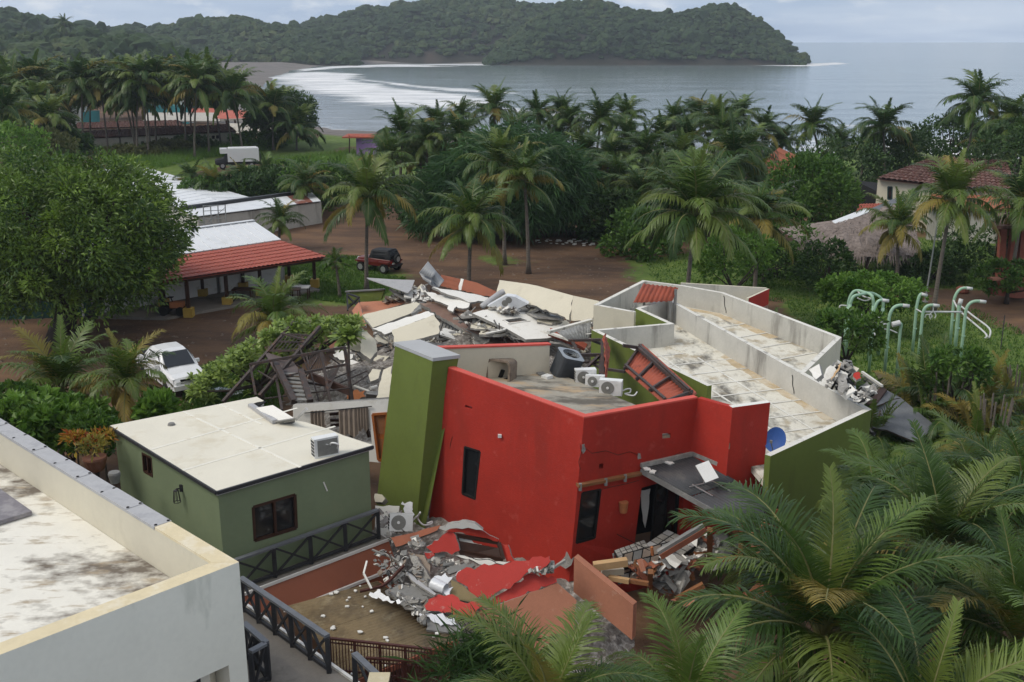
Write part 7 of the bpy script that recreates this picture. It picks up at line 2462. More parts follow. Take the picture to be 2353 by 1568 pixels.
tiled_house('tiled_house','nearer long house with brown tiled roof and cream wall by the far field',((182,303),(524,287)),((165,320),(545,303)),0,168,m_tileold,m_cream,[(290,331),(327,329),(490,316),(500,315)])
tiled_house('tiled_house','farther long house with brown tiled roof behind the grove palms',((178,283),(410,277)),((170,297),(420,290)),0,186,m_tileold,m_cream)
tq=thing('turquoise_house',at(380,262,215),'turquoise and white house behind the tall palms at the far left','building')
for (x0,x1,y0,y1,Yd,mm_,nm) in ((332,430,243,262,215,m_turq,'wall'),(405,432,228,243,216,m_white,'upper_wall'),(158,182,248,284,205,m_white,'wall'),(182,206,258,284,206,m_turq,'gate')):
    b=MB();p,q,r_,s_=at(x0,y0,Yd),at(x1,y0,Yd),at(x1,y1,Yd),at(x0,y1,Yd)
    b.hexa([hz(s_,0),hz(r_,0),hz(r_,0)+Vector((0,5,0)),hz(s_,0)+Vector((0,5,0))],[p,q,q+Vector((0,5,0)),p+Vector((0,5,0))]);b.build(nm,mm_,tq)
pv=thing('beach_pavilion',at(430,285,200),'low beach pavilion with coral red and grey roofs at the far left','building')
for (x0,x1,y0,y1,Y0,Y1,mm_) in ((440,502,249,259,212,204,mat('coral_roof',(.42,.12,.085),.8,var=.15)),(500,566,254,273,208,196,MATS['coral_roof']),(330,500,259,278,208,194,mat('pale_sheet_roof',(.42,.40,.36),.8,var=.15))):
    b=MB();b.plate([at(x0,y0,Y1+8),at(x1,y0,Y1+8),at(x1+6,y1,Y1),at(x0,y1,Y1)],.2,nrm=zv(1));b.build('roof',mm_,pv)
for x in (500,520,540,560,583):
    b=MB();p=at(x,275,195);b.bar(hz(p,-1),p,.3);b.build('post',m_frame,pv)
b=MB();b.bar(at(498,277,195),at(586,274,195),.3,.4);b.build('eave_beam',m_wallgrey,pv)
b=MB();b.plate([at(525,283,192),at(590,286,190),at(650,300,186),at(650,312,186),at(525,305,190)],.4);b.build('beach_wall',m_wallgrey,pv)
lh=thing('lilac_hut',at(835,358,150),'small lilac hut with red slab roof at the beach edge','hut')
b=MB();p,q=at(818,318,150),at(862,318,149);b.hexa([hz(p,-.3),hz(q,-.3),hz(q,-.3)+Vector((0,4,0)),hz(p,-.3)+Vector((0,4,0))],[p,q,q+Vector((0,4,0)),p+Vector((0,4,0))]);b.build('walls',m_lilac,lh)
b=MB();b.plate([at(800,308,150.5),at(872,312,149),at(872,317,148.5),at(800,313,149.5)],.2);b.box((p+q)/2+Vector((-.6,2,.15)),(5.2,5.5,.18));b.build('roof',m_tilered,lh)
b=MB();b.bar(at(803,312,149.5),at(803,352,149.5),.15);b.build('post',m_frame,lh)

# ------------------------------------------------------------------ right: white house with clay roof, orange roofs, thatch, brick stair wall
ho=thing('white_house',at(2060,480,92),'white house with dark clay tile roof among palms on the right','building')
Yh=92
e0,e1=at(2012,411,Yh),at(2135,425,Yh-2)
e2=at(2345,446,Yh-5)
r0,r1=at(2148,362,Yh+6),at(2312,370,Yh+3)
tile_roof('roof',e0,e1,r0+Vector((.6,0,0)),r0,m_tileold,ho,rows=11,barrel=.42,amp=.11,step=.09)
tile_roof('roof',e1,e2,r1,r0+Vector((.6,0,0)),m_tileold,ho,rows=12,barrel=.42,amp=.11,step=.09)
i0,i1=e0+Vector((.35,.4,-.12)),e1+Vector((-.1,.5,-.12));i2=e2+Vector((-.2,.5,-.12))
nn_=(i1-i0).cross(zv(1)).normalized()
if nn_.dot(EYE-i0)<0:
    nn_=-nn_
hs=[[onplane(*V3(x,y),i0,nn_) for x,y in ((1422,1278),(1452,1280),(1450,1368),(1420,1365))],[onplane(*V3(x,y),i0,nn_) for x,y in ((1588,1292),(1622,1292),(1618,1368),(1588,1366))]]
wall('front_wall',[i0,i1,hz(i1,-.3),hz(i0,-.3)],.2,[m_cream,m_cream],ho,holes=hs)
for h in hs:
    window(ho,h,nn_,mull=0,fw=.09,frame=mat('teal_shutter',(.035,.075,.08),.6))
wall('side_wall',[i1,i2,hz(i2,-.3),hz(i1,-.3)],.2,[m_cream,m_cream],ho)
b=MB();b.hexa([hz(p,-.3) for p in (i0-nn_*.4,i1-nn_*.4,i2-nn_*.4,e0+Vector((1,9,0)))],[hz(p,e2.z-.6) for p in (i0-nn_*.4,i1-nn_*.4,i2-nn_*.4,e0+Vector((1,9,0)))]);b.build('body',m_dark,ho)
og=thing('orange_tiled_porch',at(2200,490,84),'low orange tiled porch roof below the white house','roof')
tile_roof('roof',at(2130,478,86),at(2330,486,84),at(2310,452,88.5),at(2140,446,88.5),m_tileorange,og,rows=6,barrel=.35,amp=.07)
b=MB();b.hexa([hz(p,-.3) for p in (at(2135,476,86.4),at(2325,484,84.4),at(2310,460,88.4),at(2145,456,88.4))],[p-zv(.3) for p in (at(2135,476,86.4),at(2325,484,84.4),at(2310,460,88.4),at(2145,456,88.4))]);b.build('walls',m_wallgrey,og)
og=thing('orange_tiled_house',at(1780,460,100),'orange tiled roof half hidden behind palms in the middle right','building')
tile_roof('roof',at(1700,412,100),at(1800,440,98),at(1838,362,107),at(1790,340,108),m_tileorange,og,rows=8,barrel=.26,amp=.06)
tile_roof('roof',at(1690,470,97),at(1760,470,97),at(1795,425,101),at(1715,415,101),m_tileorange,og,rows=6,barrel=.26,amp=.06)
b=MB();q=[at(1705,420,100),at(1795,440,99),at(1836,380,107),at(1770,370,107)];b.hexa([hz(p,-.3) for p in q],[p-zv(.5) for p in q]);b.build('body',m_wallgrey,og)
og=thing('low_tiled_roof',at(2010,490,88),'low dark red tiled roof left of the white house','roof')
tile_roof('roof',at(1965,492,86),at(2030,490,86),at(2035,468,90),at(1975,470,90),m_tilered,og,rows=5,barrel=.26,amp=.06)
b=MB();q=[at(1968,490,86.4),at(2030,489,86.4),at(2034,475,90),at(1976,478,90)];b.hexa([hz(p,-.3) for p in q],[p-zv(.3) for p in q]);b.build('walls',m_wallgrey,og)
# thatched palapa with grey and white sheet on its ridge
th=thing('thatched_palapa',at(1960,600,72),'thatched palm roof with grey sheet along its ridge','palapa')
Yt=72
rp0,rp1=at(1925,505,Yt+3),at(2075,460,Yt+8)
cpts=[at(1838,560,Yt-1),at(1900,575,Yt-3),at(1985,590,Yt-4),at(2120,585,Yt-1)]
rr=np.random.default_rng(33)
tb=MB()
ridge=[rp0.lerp(rp1,t) for t in np.linspace(0,1,24)]
eave=[]
for t in np.linspace(0,1,24):
    s=t*3;i=min(int(s),2);eave.append(cpts[i].lerp(cpts[i+1],s-i))
b=MB()
rows_=8
V=[]
for j in range(rows_+1):
    v=j/rows_
    for i in range(24):
        p=ridge[i].lerp(eave[i],v);p=p+Vector((0,0,.25*math.sin(math.pi*v)))+Vector((rr.normal()*.05,0,rr.normal()*.07))
        V.append(p)
b.add(V,[(j*24+i,j*24+i+1,(j+1)*24+i+1,(j+1)*24+i) for j in range(rows_) for i in range(23)])
apex=at(1838,560,Yt-1)+Vector((-.3,5,.2))
b.add([ridge[0]]+[eave[0].lerp(apex,k/6) for k in range(7)],[(0,k+1,k+2) for k in range(6)])
b.add([r+zv(0) for r in ridge]+[r+Vector((0,5,-2.5)) for r in ridge],[(i,i+1,25+i,24+i) for i in range(23)])
b.build('thatch',m_thatch,th)
# hanging straws: many, joined as one part
sv,sf_=[],[]
for k in range(2600):
    u,v=rr.random()*.999,(rr.random()**.6)
    s=u*23;i=int(s);f_=s-i
    p=np.array(ridge[i].lerp(ridge[i+1],f_).lerp(eave[i].lerp(eave[i+1],f_),v));p[2]+=.25*math.sin(math.pi*v)+.05
    dn_=np.array(eave[i]-ridge[i]);dn_/=np.linalg.norm(dn_);dn_=dn_+np.array([rr.normal()*.25,rr.normal()*.1,-.25-.5*(v>.9)])
    L_=rr.uniform(.4,.9);w_=np.array([.05,0,0])
    o_=len(sv);sv+=[p-w_,p+w_,p+dn_*L_];sf_.append((o_,o_+1,o_+2))
ob=npmesh('thatch_straws',np.array(sv),np.array(sf_),m_thatch,th,origin=tuple(rp0));tag(ob,kind='stuff')
b=MB();b.plate([at(1912,508,Yt+2),at(1990,478,Yt+5),at(1998,486,Yt+4.4),at(1925,518,Yt+1.4)],.06);b.build('white_sheet',m_zinc,th)
b=MB();b.plate([at(1990,484,Yt+5),at(2075,448,Yt+9),at(2085,470,Yt+7),at(2005,510,Yt+3.6)],.08);b.build('grey_sheet',m_slate,th)
for p in (cpts[0],cpts[1],cpts[2]):
    q=p+Vector((.6,1,0));b=MB();b.bar(hz(q,0),q,.18);b.build('post',m_frame,th)
# brick garden stair wall at the right edge
bw2=thing('brick_stair_wall',gP(2100,540,0),'brick red garden stair wall with curved top at the right edge','wall')
pts_=[(2030,365),(2100,365),(2110,400),(2180,370),(2240,330),(2320,190),(2360,180),(2360,560),(2260,560),(2030,520)]
b=MB();b.plate([aP(x,y,63.5+(x-2030)*.006) for x,y in pts_],.35);b.build('wall_body',m_brick,bw2)
b=MB();b.bar(aP(2020,372,63.3),aP(2105,372,63.3),.5,.14);b.build('pillar_cap',mat('clay_coping',(.34,.16,.11),.85,var=.2),bw2)
b=MB();cc_=[aP(x,y,63.5+(x-2030)*.006) for x,y in ((2105,400),(2180,368),(2240,330),(2280,260),(2320,188))]
for p,q in zip(cc_,cc_[1:]):
    b=MB();b.bar(p,q,.42,.12);b.build('coping',MATS['clay_coping'],bw2)
vr=thing('brick_veranda',at(2330,600,66),'dark veranda with brick red posts at the right edge','building')
for x in (2305,2330,2352,2380):
    b=MB();b.bar(hz(at(x,585,68),0),at(x,520,68),.4);b.build('post',m_brick,vr)
b=MB();q=[at(2290,560,70),at(2420,560,68),at(2430,545,76),at(2290,545,76)];b.hexa([hz(p,0) for p in q],[hz(p,2.6) for p in q]);b.build('back_wall',m_frame,vr)
b=MB();q=[at(2280,520,67),at(2430,520,65),at(2440,490,78),at(2290,490,78)];b.plate(q,.2,nrm=zv(1));b.build('roof',m_tileold,vr)
# lamp pole and small iron post
p=gP(1385,610,0)
lp_=thing('lamp_pole',p,'slim grey pole standing on the lawn behind the exercise bars','pole')
b=MB();b.tube([p,p+Vector((.15,0,3.6)),p+Vector((.25,0,6.2))],[.06,.05,.04],8);b.build('shaft',m_poleg,lp_)
b=MB();b.box(p+zv(.08),(.3,.3,.16));b.build('base',m_concd,lp_)
p=gP(2110,1045,0)
b=MB();b.bar(p,aP(2150,720,p.y+.3),.05);b.build('iron_post',m_blackwood,label='thin black iron post on the lawn at the right',cat='post')
p=gP(1740,520,0)
b=MB();b.tube([p,p+zv(.2),p+zv(.4),p+zv(.5)],[.25,.42,.40,.30],12);b.build('clay_pot',m_brick,label='round clay pot on the paving beside the palm trunks',cat='pot')
b=MB();q=[gP(1440,470,.03),gP(1890,520,.03),gP(1850,580,.03),gP(1700,590,.03),gP(1430,520,.03)];b.plate(q,.1,nrm=zv(1));o_=b.build('paving',mat('pale_paving',(.30,.27,.23),.9,var=.2));tag(o_,kind='structure')

# ================================================================== OUTDOOR EXERCISE BARS
m_mint=mat('mint_green_steel',(.30,.47,.34),.45,var=.08,scale=3,bump=.03)
m_capw=mat('grey_pipe_end',(.55,.56,.55),.5,var=.08)

def cane(base,top,end,r,label=None,parent=None):
    """bent pipe: straight post, then a bow to the free end with a pale sleeve"""
    base,top,end=Vector(base),Vector(top),Vector(end)
    q=[]
    for i in range(11):
        t=i/10
        c=Vector((base.x,base.y,end.z+(end-top).length*.12))
        q.append(top.lerp(c,t).lerp(c.lerp(end,t),t))
    b=MB();b.tube([base,base.lerp(top,.5)]+q,r,10);b.build('pipe',m_mint,parent,smooth=True)
    d=(q[-1]-q[-2]).normalized()
    b=MB();b.tube([end-d*.05,end+d*.28],r*1.12,10);b.build('pipe_end',m_capw,parent,smooth=True)
    b=MB();b.tube([base+Vector((0,0,(top.z-base.z)*.55)),base+Vector((0,0,(top.z-base.z)*.55+.06))],r*1.3,10);b.build('collar',m_mint,parent,smooth=True)

Yp=53
ex1=thing('exercise_station',aP(900,950,Yp)*1,'mint green exercise frame with crossed arches on the lawn','exercise equipment','exercise equipment on the lawn')
ex1.location=hz(aP(900,950,Yp),0)

def px_pipe(parent,pts,r,m=None,name='pipe',n=9):
    b=MB();P=[aP(x,y,Y) for x,y,Y in pts]
    q=[]
    for i in range(len(P)-1):
        p0,p1,p2,p3=P[max(i-1,0)],P[i],P[i+1],P[min(i+2,len(P)-1)]
        for k in range(5):
            t=k/5
            q.append(.5*((2*p1)+(p2-p0)*t+(2*p0-5*p1+4*p2-p3)*t*t+(3*p1-p0-3*p2+p3)*t**3))
    q.append(P[-1])
    b.tube(q,r,n); return b.build(name,m or m_mint,parent,smooth=True)

def post_foot(parent,x,y,Y,r):
    p=aP(x,y,Y)
    b=MB();b.tube([p,hz(p,0)],r,9);b.build('post',m_mint,parent,smooth=True)

for pts_ in ([(650,640,Yp),(665,560,Yp),(700,500,Yp),(745,485,Yp),(800,500,Yp-.4),(860,520,Yp-.8),(888,560,Yp-1),(895,640,Yp-1)],
             [(670,620,Yp-1.2),(700,545,Yp-1.2),(760,525,Yp-1),(830,512,Yp-.6),(885,512,Yp),(950,545,Yp),(985,590,Yp),(985,660,Yp)]):
    px_pipe(ex1,pts_,.078)
for x,y,Y in ((650,635,Yp),(895,630,Yp-1),(670,615,Yp-1.2),(985,650,Yp)):
    post_foot(ex1,x,y,Y,.09)
px_pipe(ex1,[(740,555,Yp-.8),(800,580,Yp-.8),(860,570,Yp-.8),(890,530,Yp-.6)],.035,m_capw,'hanging_bar')
px_pipe(ex1,[(740,490,Yp),(800,540,Yp-.5),(890,565,Yp-1)],.04,m_capw,'cross_bar')
px_pipe(ex1,[(570,650,Yp),(580,628,Yp),(650,632,Yp)],.04,m_capw,'handle')
ex2=thing('exercise_station',hz(aP(1000,980,Yp-5),0),'mint green bent posts with white ladder bench in front of the arches','exercise equipment','exercise equipment on the lawn')
cane(hz(aP(895,800,Yp-3),0),aP(900,690,Yp-3),aP(985,578,Yp-3),.078,parent=ex2)
cane(hz(aP(1035,950,Yp-5),0),aP(1045,740,Yp-5),aP(1180,628,Yp-5),.078,parent=ex2)
for (a_,c_) in (((755,705),(1040,815)),((870,838),(1050,860)),((1050,860),(1120,890)),((850,712),(930,840)),((935,735),(1010,810)),((830,710),(960,850))):
    px_pipe(ex2,[(*a_,Yp-4),(*c_,Yp-4)],.035,m_capw,'bar')
for t in np.linspace(.05,.95,8):
    x0,y0=790+230*t,705+105*t
    px_pipe(ex2,[(x0,y0,Yp-4),(x0-60,y0+15,Yp-4.4)],.025,m_capw,'rung')
for x in (905,968):
    px_pipe(ex2,[(x,840,Yp-4),(x,940,Yp-4.6)],.035,m_capw,'leg')
ex3=thing('exercise_station',hz(aP(1330,760,Yp-1),0),'pair of mint green bent posts joined by a white bar','exercise equipment','exercise equipment on the lawn')
cane(hz(aP(1300,770,Yp),0),aP(1305,650,Yp),aP(1358,520,Yp),.078,parent=ex3)
cane(hz(aP(1362,780,Yp-1.5),0),aP(1365,710,Yp-1.5),aP(1470,626,Yp-1.5),.078,parent=ex3)
px_pipe(ex3,[(1370,688,Yp-1.5),(1740,690,Yp-1)],.05,m_capw,'bar')
px_pipe(ex3,[(1300,662,Yp),(1370,700,Yp-1.5)],.04,m_capw,'bar')
px_pipe(ex3,[(1465,640,Yp-1.5),(1462,680,Yp-1.5),(1430,720,Yp-1.5),(1440,760,Yp-1.5)],.03,m_capw,'swing_rod')
px_pipe(ex3,[(1465,680,Yp-1.5),(1490,720,Yp-1.5),(1480,750,Yp-1.5)],.03,m_capw,'swing_rod')
px_pipe(ex3,[(1385,745,Yp-1.5),(1400,715,Yp-1.5),(1450,720,Yp-1.5),(1450,745,Yp-1.5)],.03,m_capw,'pedals')
ex4=thing('exercise_station',hz(aP(1720,800,Yp),0),'three mint green bent posts with long white parallel handrails','exercise equipment','exercise equipment on the lawn')
cane(hz(aP(1655,760,Yp+2),0),aP(1660,590,Yp+2),aP(1790,462,Yp+2),.078,parent=ex4)
cane(hz(aP(1705,790,Yp),0),aP(1712,640,Yp),aP(1730,575,Yp),.10,parent=ex4)
cane(hz(aP(1765,830,Yp-2),0),aP(1775,690,Yp-2),aP(1915,588,Yp-2),.078,parent=ex4)
for pts_ in ([(1660,580,Yp+1),(1730,690,Yp),(1960,890,Yp-4),(1962,940,Yp-4.4)],[(1725,630,Yp+1),(1850,730,Yp-1),(2003,850,Yp-3.4),(1998,940,Yp-4)]):
    px_pipe(ex4,pts_,.045,m_capw,'handrail')
ex5=thing('exercise_post',hz(aP(1150,900,Yp-5.5),0),'short mint post with white bent head near the bushy palm','exercise equipment','exercise equipment on the lawn')
cane(hz(aP(1155,930,Yp-5.5),0),aP(1152,850,Yp-5.5),aP(1140,800,Yp-5.5),.07,parent=ex5)
p=aP(1130,802,Yp-5.5);b=MB();b.tube([p+Vector((.08,0,.05)),p-Vector((.28,0,.05))],.13,10);b.build('head',m_capw,ex5)

# ================================================================== VEHICLES
m_carwhite=mat('white_car_paint',(.74,.75,.76),.25,var=.03,bump=0,spec=.6)
m_carred=mat('red_car_paint',(.12,.016,.012),.35,var=.1,bump=0,spec=.5)
m_tyre=mat('tyre_rubber',(.018,.018,.018),.85,var=.2,bump=.1)
m_rim=mat('alloy_rim',(.45,.46,.47),.35,metal=.6,var=.1,bump=0)
m_lamp=mat('lamp_glass',(.60,.62,.64),.15,var=.05,bump=0,spec=.7)
m_softtop=mat('black_canvas',(.025,.027,.03),.8,var=.2,bump=.15)
m_lampred=mat('tail_lamp',(.45,.03,.02),.3,var=.05,bump=0)

def wheel(parent,p,r,w,name='wheel'):
    p=Vector(p)
    b=MB();s=Vector((0,w/2,0))
    b.tube([p-s,p-s*.7,p+s*.7,p+s],[r*.9,r,r,r*.9],18);o=b.build(name,m_tyre,parent,smooth=False)
    for sg in (-1,1):
        c=p+Vector((0,sg*(w/2+.004),0))
        b=MB();b.tube([c-Vector((0,.01,0)),c+Vector((0,.01*sg,0))],r*.58,14);b.build('rim',m_rim,o)
    return o

def loft(sections,mi=0,cap=True):
    """skin between cross-sections (lists of equal length)"""
    b=MB();k=len(sections[0])
    V=[p for s in sections for p in s]
    F=[]
    for i in range(len(sections)-1):
        for j in range(k-1):
            F.append((i*k+j,i*k+j+1,(i+1)*k+j+1,(i+1)*k+j))
    if cap:
        F.append(tuple(reversed(range(k))));F.append(tuple((len(sections)-1)*k+j for j in range(k)))
    b.add(V,F,mi)
    return b

# white double cab pickup; built with x forward, then turned
pk=thing('pickup_truck',(0,0,0),'white double cab pickup parked under the young palms','car')

def half(x,zb,zt,wb,wt,bev=.10):
    """closed side-to-side section at station x"""
    return [Vector((x,-wb,zb)),Vector((x,-wb*1.02,(zb+zt)/2)),Vector((x,-wt,zt-bev)),Vector((x,-wt+bev,zt)),Vector((x,0,zt+.03)),Vector((x,wt-bev,zt)),Vector((x,wt,zt-bev)),Vector((x,wb*1.02,(zb+zt)/2)),Vector((x,wb,zb))]

lo=loft([half(2.62,.52,.82,.72,.74,.05),half(2.5,.42,.98,.84,.82,.08),half(2.1,.40,1.08,.90,.86,.10),half(1.25,.40,1.14,.92,.88,.08),half(.2,.40,1.12,.92,.90,.06),half(-.95,.40,1.12,.92,.90,.06),half(-2.55,.45,1.12,.92,.90,.05),half(-2.66,.5,1.08,.90,.88,.05)])
body=lo.build('body',m_carwhite,pk,smooth=False)
cab=loft([half(1.28,1.08,1.14,.86,.82,.02),half(.50,1.08,1.76,.86,.66,.08),half(.2,1.08,1.82,.86,.66,.08),half(-.75,1.08,1.82,.86,.66,.08),half(-1.12,1.08,1.70,.86,.66,.08),half(-1.3,1.08,1.14,.86,.82,.02)])
cab.build('cab',m_carwhite,pk)
b=MB();b.plate([(1.25,-.70,1.19),(1.25,.70,1.19),(.56,.60,1.735),(.56,-.60,1.735)],.02,nrm=Vector((1,0,.8)))
b2=MB();b2.v=[tuple(Vector(v)+Vector((.022,0,.022))) for v in b.v];b2.f,b2.m=b.f,b.m;b2.build('windscreen',m_glass,pk)
for sy in (-1,1):
    for x0,x1,x2,x3 in ((.98,.50,.0,.0),(-.05,-.05,-.78,-.98)):
        b=MB();b.plate([(x0,sy*.868,1.2),(x1,sy*.735,1.68),(x2,sy*.735,1.68),(x3,sy*.868,1.2)],.015,nrm=Vector((0,sy,0)));b.build('side_window',m_glass,pk)
    b=MB();b.box((2.42,sy*.66,.86),(.22,.32,.18));b.build('headlight',m_lamp,pk)
    b=MB();b.box((.85,sy*.98,1.2),(.12,.2,.16));b.build('wing_mirror',m_carwhite,pk)
    b=MB();b.box((.40,sy*.935,1.0),(.18,.03,.04));b.build('door_handle',m_aluminium,pk)
    b=MB();b.bar((-1.25,sy*.88,1.0),(-2.6,sy*.88,1.0),.06,.36);b.build('bed_side',m_carwhite,pk)
b=MB();b.box((2.56,0,.82),(.12,1.0,.20));b.build('grille',m_dark,pk)
b=MB();b.box((2.62,0,.55),(.18,1.7,.22));b.build('bumper',m_carwhite,pk)
b=MB();b.box((2.70,0,.60),(.05,.5,.12));b.build('number_plate',m_acwhite,pk)
b=MB();b.box((-1.95,0,1.16),(1.3,1.66,.05));b.build('bed_cover',m_softtop,pk)
for x in (1.65,-1.55):
    for sy in (-.82,.82):
        wheel(pk,(x,sy,.37),.37,.24)
pk.location=G(398,880,0.02);pk.rotation_euler=(0,0,math.atan2(-.80,.60))
# red buggy with black soft top
bg=thing('red_buggy',(0,0,0),'small dark red off-road car with black soft top beside the palm trunk','car')
lo=loft([half(1.55,.55,.95,.55,.50,.05),half(1.2,.5,1.0,.62,.58,.05),half(.55,.5,1.05,.66,.62,.05),half(-.2,.5,1.0,.68,.66,.04),half(-1.3,.5,1.0,.68,.66,.04),half(-1.45,.55,.98,.66,.64,.04)])
lo.build('body',m_carred,bg)
tp=loft([half(.48,1.02,1.06,.62,.60,.02),half(.22,1.02,1.62,.62,.56,.06),half(-1.2,1.02,1.66,.64,.56,.06),half(-1.42,1.02,1.30,.64,.58,.05)])
tp.build('soft_top',m_softtop,bg)
b=MB();b.plate([(.46,-.52,1.08),(.46,.52,1.08),(.26,.48,1.55),(.26,-.48,1.55)],.02,nrm=Vector((1,0,.4)));b2=MB();b2.v=[tuple(Vector(v)+Vector((.03,0,.01))) for v in b.v];b2.f,b2.m=b.f,b.m;b2.build('windscreen',m_glass,bg)
b=MB();b.plate([(-1.42,-.45,1.1),(-1.42,.45,1.1),(-1.28,.42,1.55),(-1.28,-.42,1.55)],.02,nrm=Vector((-1,0,.3)));b2=MB();b2.v=[tuple(Vector(v)-Vector((.03,0,0))) for v in b.v];b2.f,b2.m=b.f,b.m;b2.build('rear_window',m_glass,bg)
for sy in (-1,1):
    b=MB();b.plate([(.1,sy*.66,1.1),(.1,sy*.60,1.52),(-1.0,sy*.60,1.52),(-1.0,sy*.66,1.1)],.015,nrm=Vector((0,sy,0)));b.build('side_window',m_glass,bg)
    for x in (1.05,-1.0):
        b=MB();b.box((x,sy*.78,.80),(.85,.28,.12));b.build('mudguard',m_carred,bg)
        wheel(bg,(x,sy*.78,.36),.36,.24)
    b=MB();b.box((-1.47,sy*.52,.82),(.05,.14,.12));b.build('tail_lamp',m_lampred,bg)
    b=MB();b.tube([(1.5,sy*.38,.85),(1.6,sy*.38,.85)],.12,10);b.build('headlight',m_lamp,bg)
sp_=wheel(bg,(-1.62,0,1.02),.34,.2,'spare_wheel');sp_.rotation_euler=(0,0,math.pi/2)
b=MB();b.box((-1.52,0,.52),(.12,1.4,.14));b.build('bumper',m_blackwood,bg)
b=MB();b.box((-1.50,.28,.72),(.02,.34,.12));b.build('number_plate',m_acwhite,bg)
bg.location=G(872,622,.02);bg.rotation_euler=(0,0,R(150));bg.scale=(1.0,1.0,1.0)
# white camper on the far field
cm=thing('camper_truck',(0,0,0),'white camper truck with black cab on the far field','camper')
b=MB();b.box((-.4,0,1.75),(4.0,2.1,1.7));b.build('living_box',m_carwhite,cm)
b=MB();b.box((2.0,0,2.3),(1.0,2.0,.6));b.build('overcab',m_carwhite,cm)
lo=loft([half(3.2,.6,1.1,.8,.78,.06),half(2.9,.5,1.25,.9,.86,.08),half(2.2,.5,1.35,.92,.9,.05),half(1.6,.5,1.9,.92,.8,.06),half(1.2,.5,1.9,.92,.8,.06)]);lo.build('cab',m_softtop,cm)
b=MB();b.box((-.4,0,.7),(4.6,1.9,.4));b.build('chassis',m_dark,cm)
for x in (-1.2,.3):
    b=MB();b.box((x,-1.06,2.1),(.6,.04,.5));b.build('window',m_dark,cm)
b=MB();b.box((-2.43,.5,1.9),(.06,.8,1.3));b.build('rear_door',m_dark,cm)
for sy in (-.7,.7):
    b=MB();b.box((-2.44,sy,.9),(.06,.2,.2));b.build('tail_lamp',m_lampred,cm)
for x in (2.3,-1.4):
    for sy in (-.9,.9):
        wheel(cm,(x,sy,.42),.42,.28)
b=MB();b.tube([(-2.6,.3,1.4),(-2.75,.3,1.4)],.42,14);b.build('spare_wheel',m_tyre,cm)
b=MB();b.box((-.4,0,2.64),(3.6,1.8,.08));b.build('roof_hatch',m_acwhite,cm)
cm.location=G(553,386,0.05);cm.rotation_euler=(0,0,R(197))

# ================================================================== VEGETATION
def gz(p):
    return float(ground_z(p.x,p.y))

def grove(lst,phrase,group,lod,seed0,**kw):
    lst=sorted(lst)
    for i,it in enumerate(lst):
        x,y,Y=it[:3]
        fl=it[3] if len(it)>3 else 4.0
        h=at(x,y,Y)
        palm(h,gz(h)-.1,fl=fl,lod=lod,seed=seed0+i*7,label=f'coconut palm {phrase}, {ORD[i]} from the left',group=group,lean=rnd.uniform(.3,1.4),tr=.17,**kw)

# -- far left grove in front of the bay
g_l=[]
for i,(x,y) in enumerate(((80,600),(290,610),(490,560),(690,600),(770,660),(940,665),(1060,560),(1120,620),(1270,545),(1300,650),(1420,560),(1450,640),(1590,650),(1870,740),(1815,810),(180,690),(380,650),
                            (560,565),(870,540),(960,560),(2030,890),(1180,560),(30,560),(620,640),(830,600),(1000,640),(1350,580),(1520,600),(420,590),(230,560))):
    X,Yy=V1(x,y)
    g_l.append((X,Yy,150+(i*37%26),5.6))
grove(g_l,'in the tall grove by the far tiled houses','palms of the far left grove','far',1000,nf=24,light=.22,yellow=.10)
grove([(*V1(340,815),128,4.4),(*V1(40,760),118,4.4),(*V1(250,700),140,4.4),(*V1(-40,640),130,4.4)],'behind the mango tree crown','palms behind the mango tree','far',1300,nf=24,light=.3,yellow=.12)
# -- long grove between lot and sea
g_m=[(925,292,104,4.6),(1005,272,112),(1060,300,100),(1135,235,118,4.6),(1235,246,122),(1310,268,115),(1380,262,112,4.6),(1440,300,108),(1480,335,100),(1550,262,115),(1600,248,125),(1645,262,112,4.6),(1700,248,120),
       (1755,280,115),(1795,310,118),(1565,345,95),(1505,405,92),(1685,340,88,4.8),(1400,345,100),(1345,335,105),(1625,405,86),(1330,400,90),(1420,395,92),(1470,425,88),(1545,425,86),(1580,300,104),(1440,250,124),(1290,240,128),(1520,300,106),(1660,290,104),(1720,320,100),(1735,400,92),(1060,250,126),(985,305,100),(895,345,98),(965,335,106),(1275,305,115),(1185,290,112)]
g_m=[(q[0],q[1]+20,q[2],(q[3] if len(q)>3 else 4.0)*.9) for q in g_m]
grove(g_m,'in the long dark grove between lot and sea','palms of the middle grove','mid',2000,nf=22,light=.08,yellow=.05)
grove([(1868,292,125,4.3),(2029,298,118,4.7),(1930,335,132),(1985,352,122),(2080,345,128)],'standing clear against the surf on the right','palms against the surf','mid',2300,nf=24,light=.1,yellow=.05)
h=at(2244,240,112);palm(h,gz(h),fl=4.8,lod='mid',nf=26,lean=.5,light=.05,yellow=.04,seed=31,label='tallest palm with bare straight trunk against the sea on the right',group='palms against the surf')
grove([(2325,285,108,4.8),(2350,345,100,4.6),(2290,330,116,4.4),(2385,300,104,4.8)],'in the cluster at the right edge by the sea','palms at the right edge','mid',2400,nf=24,light=.1,yellow=.05)
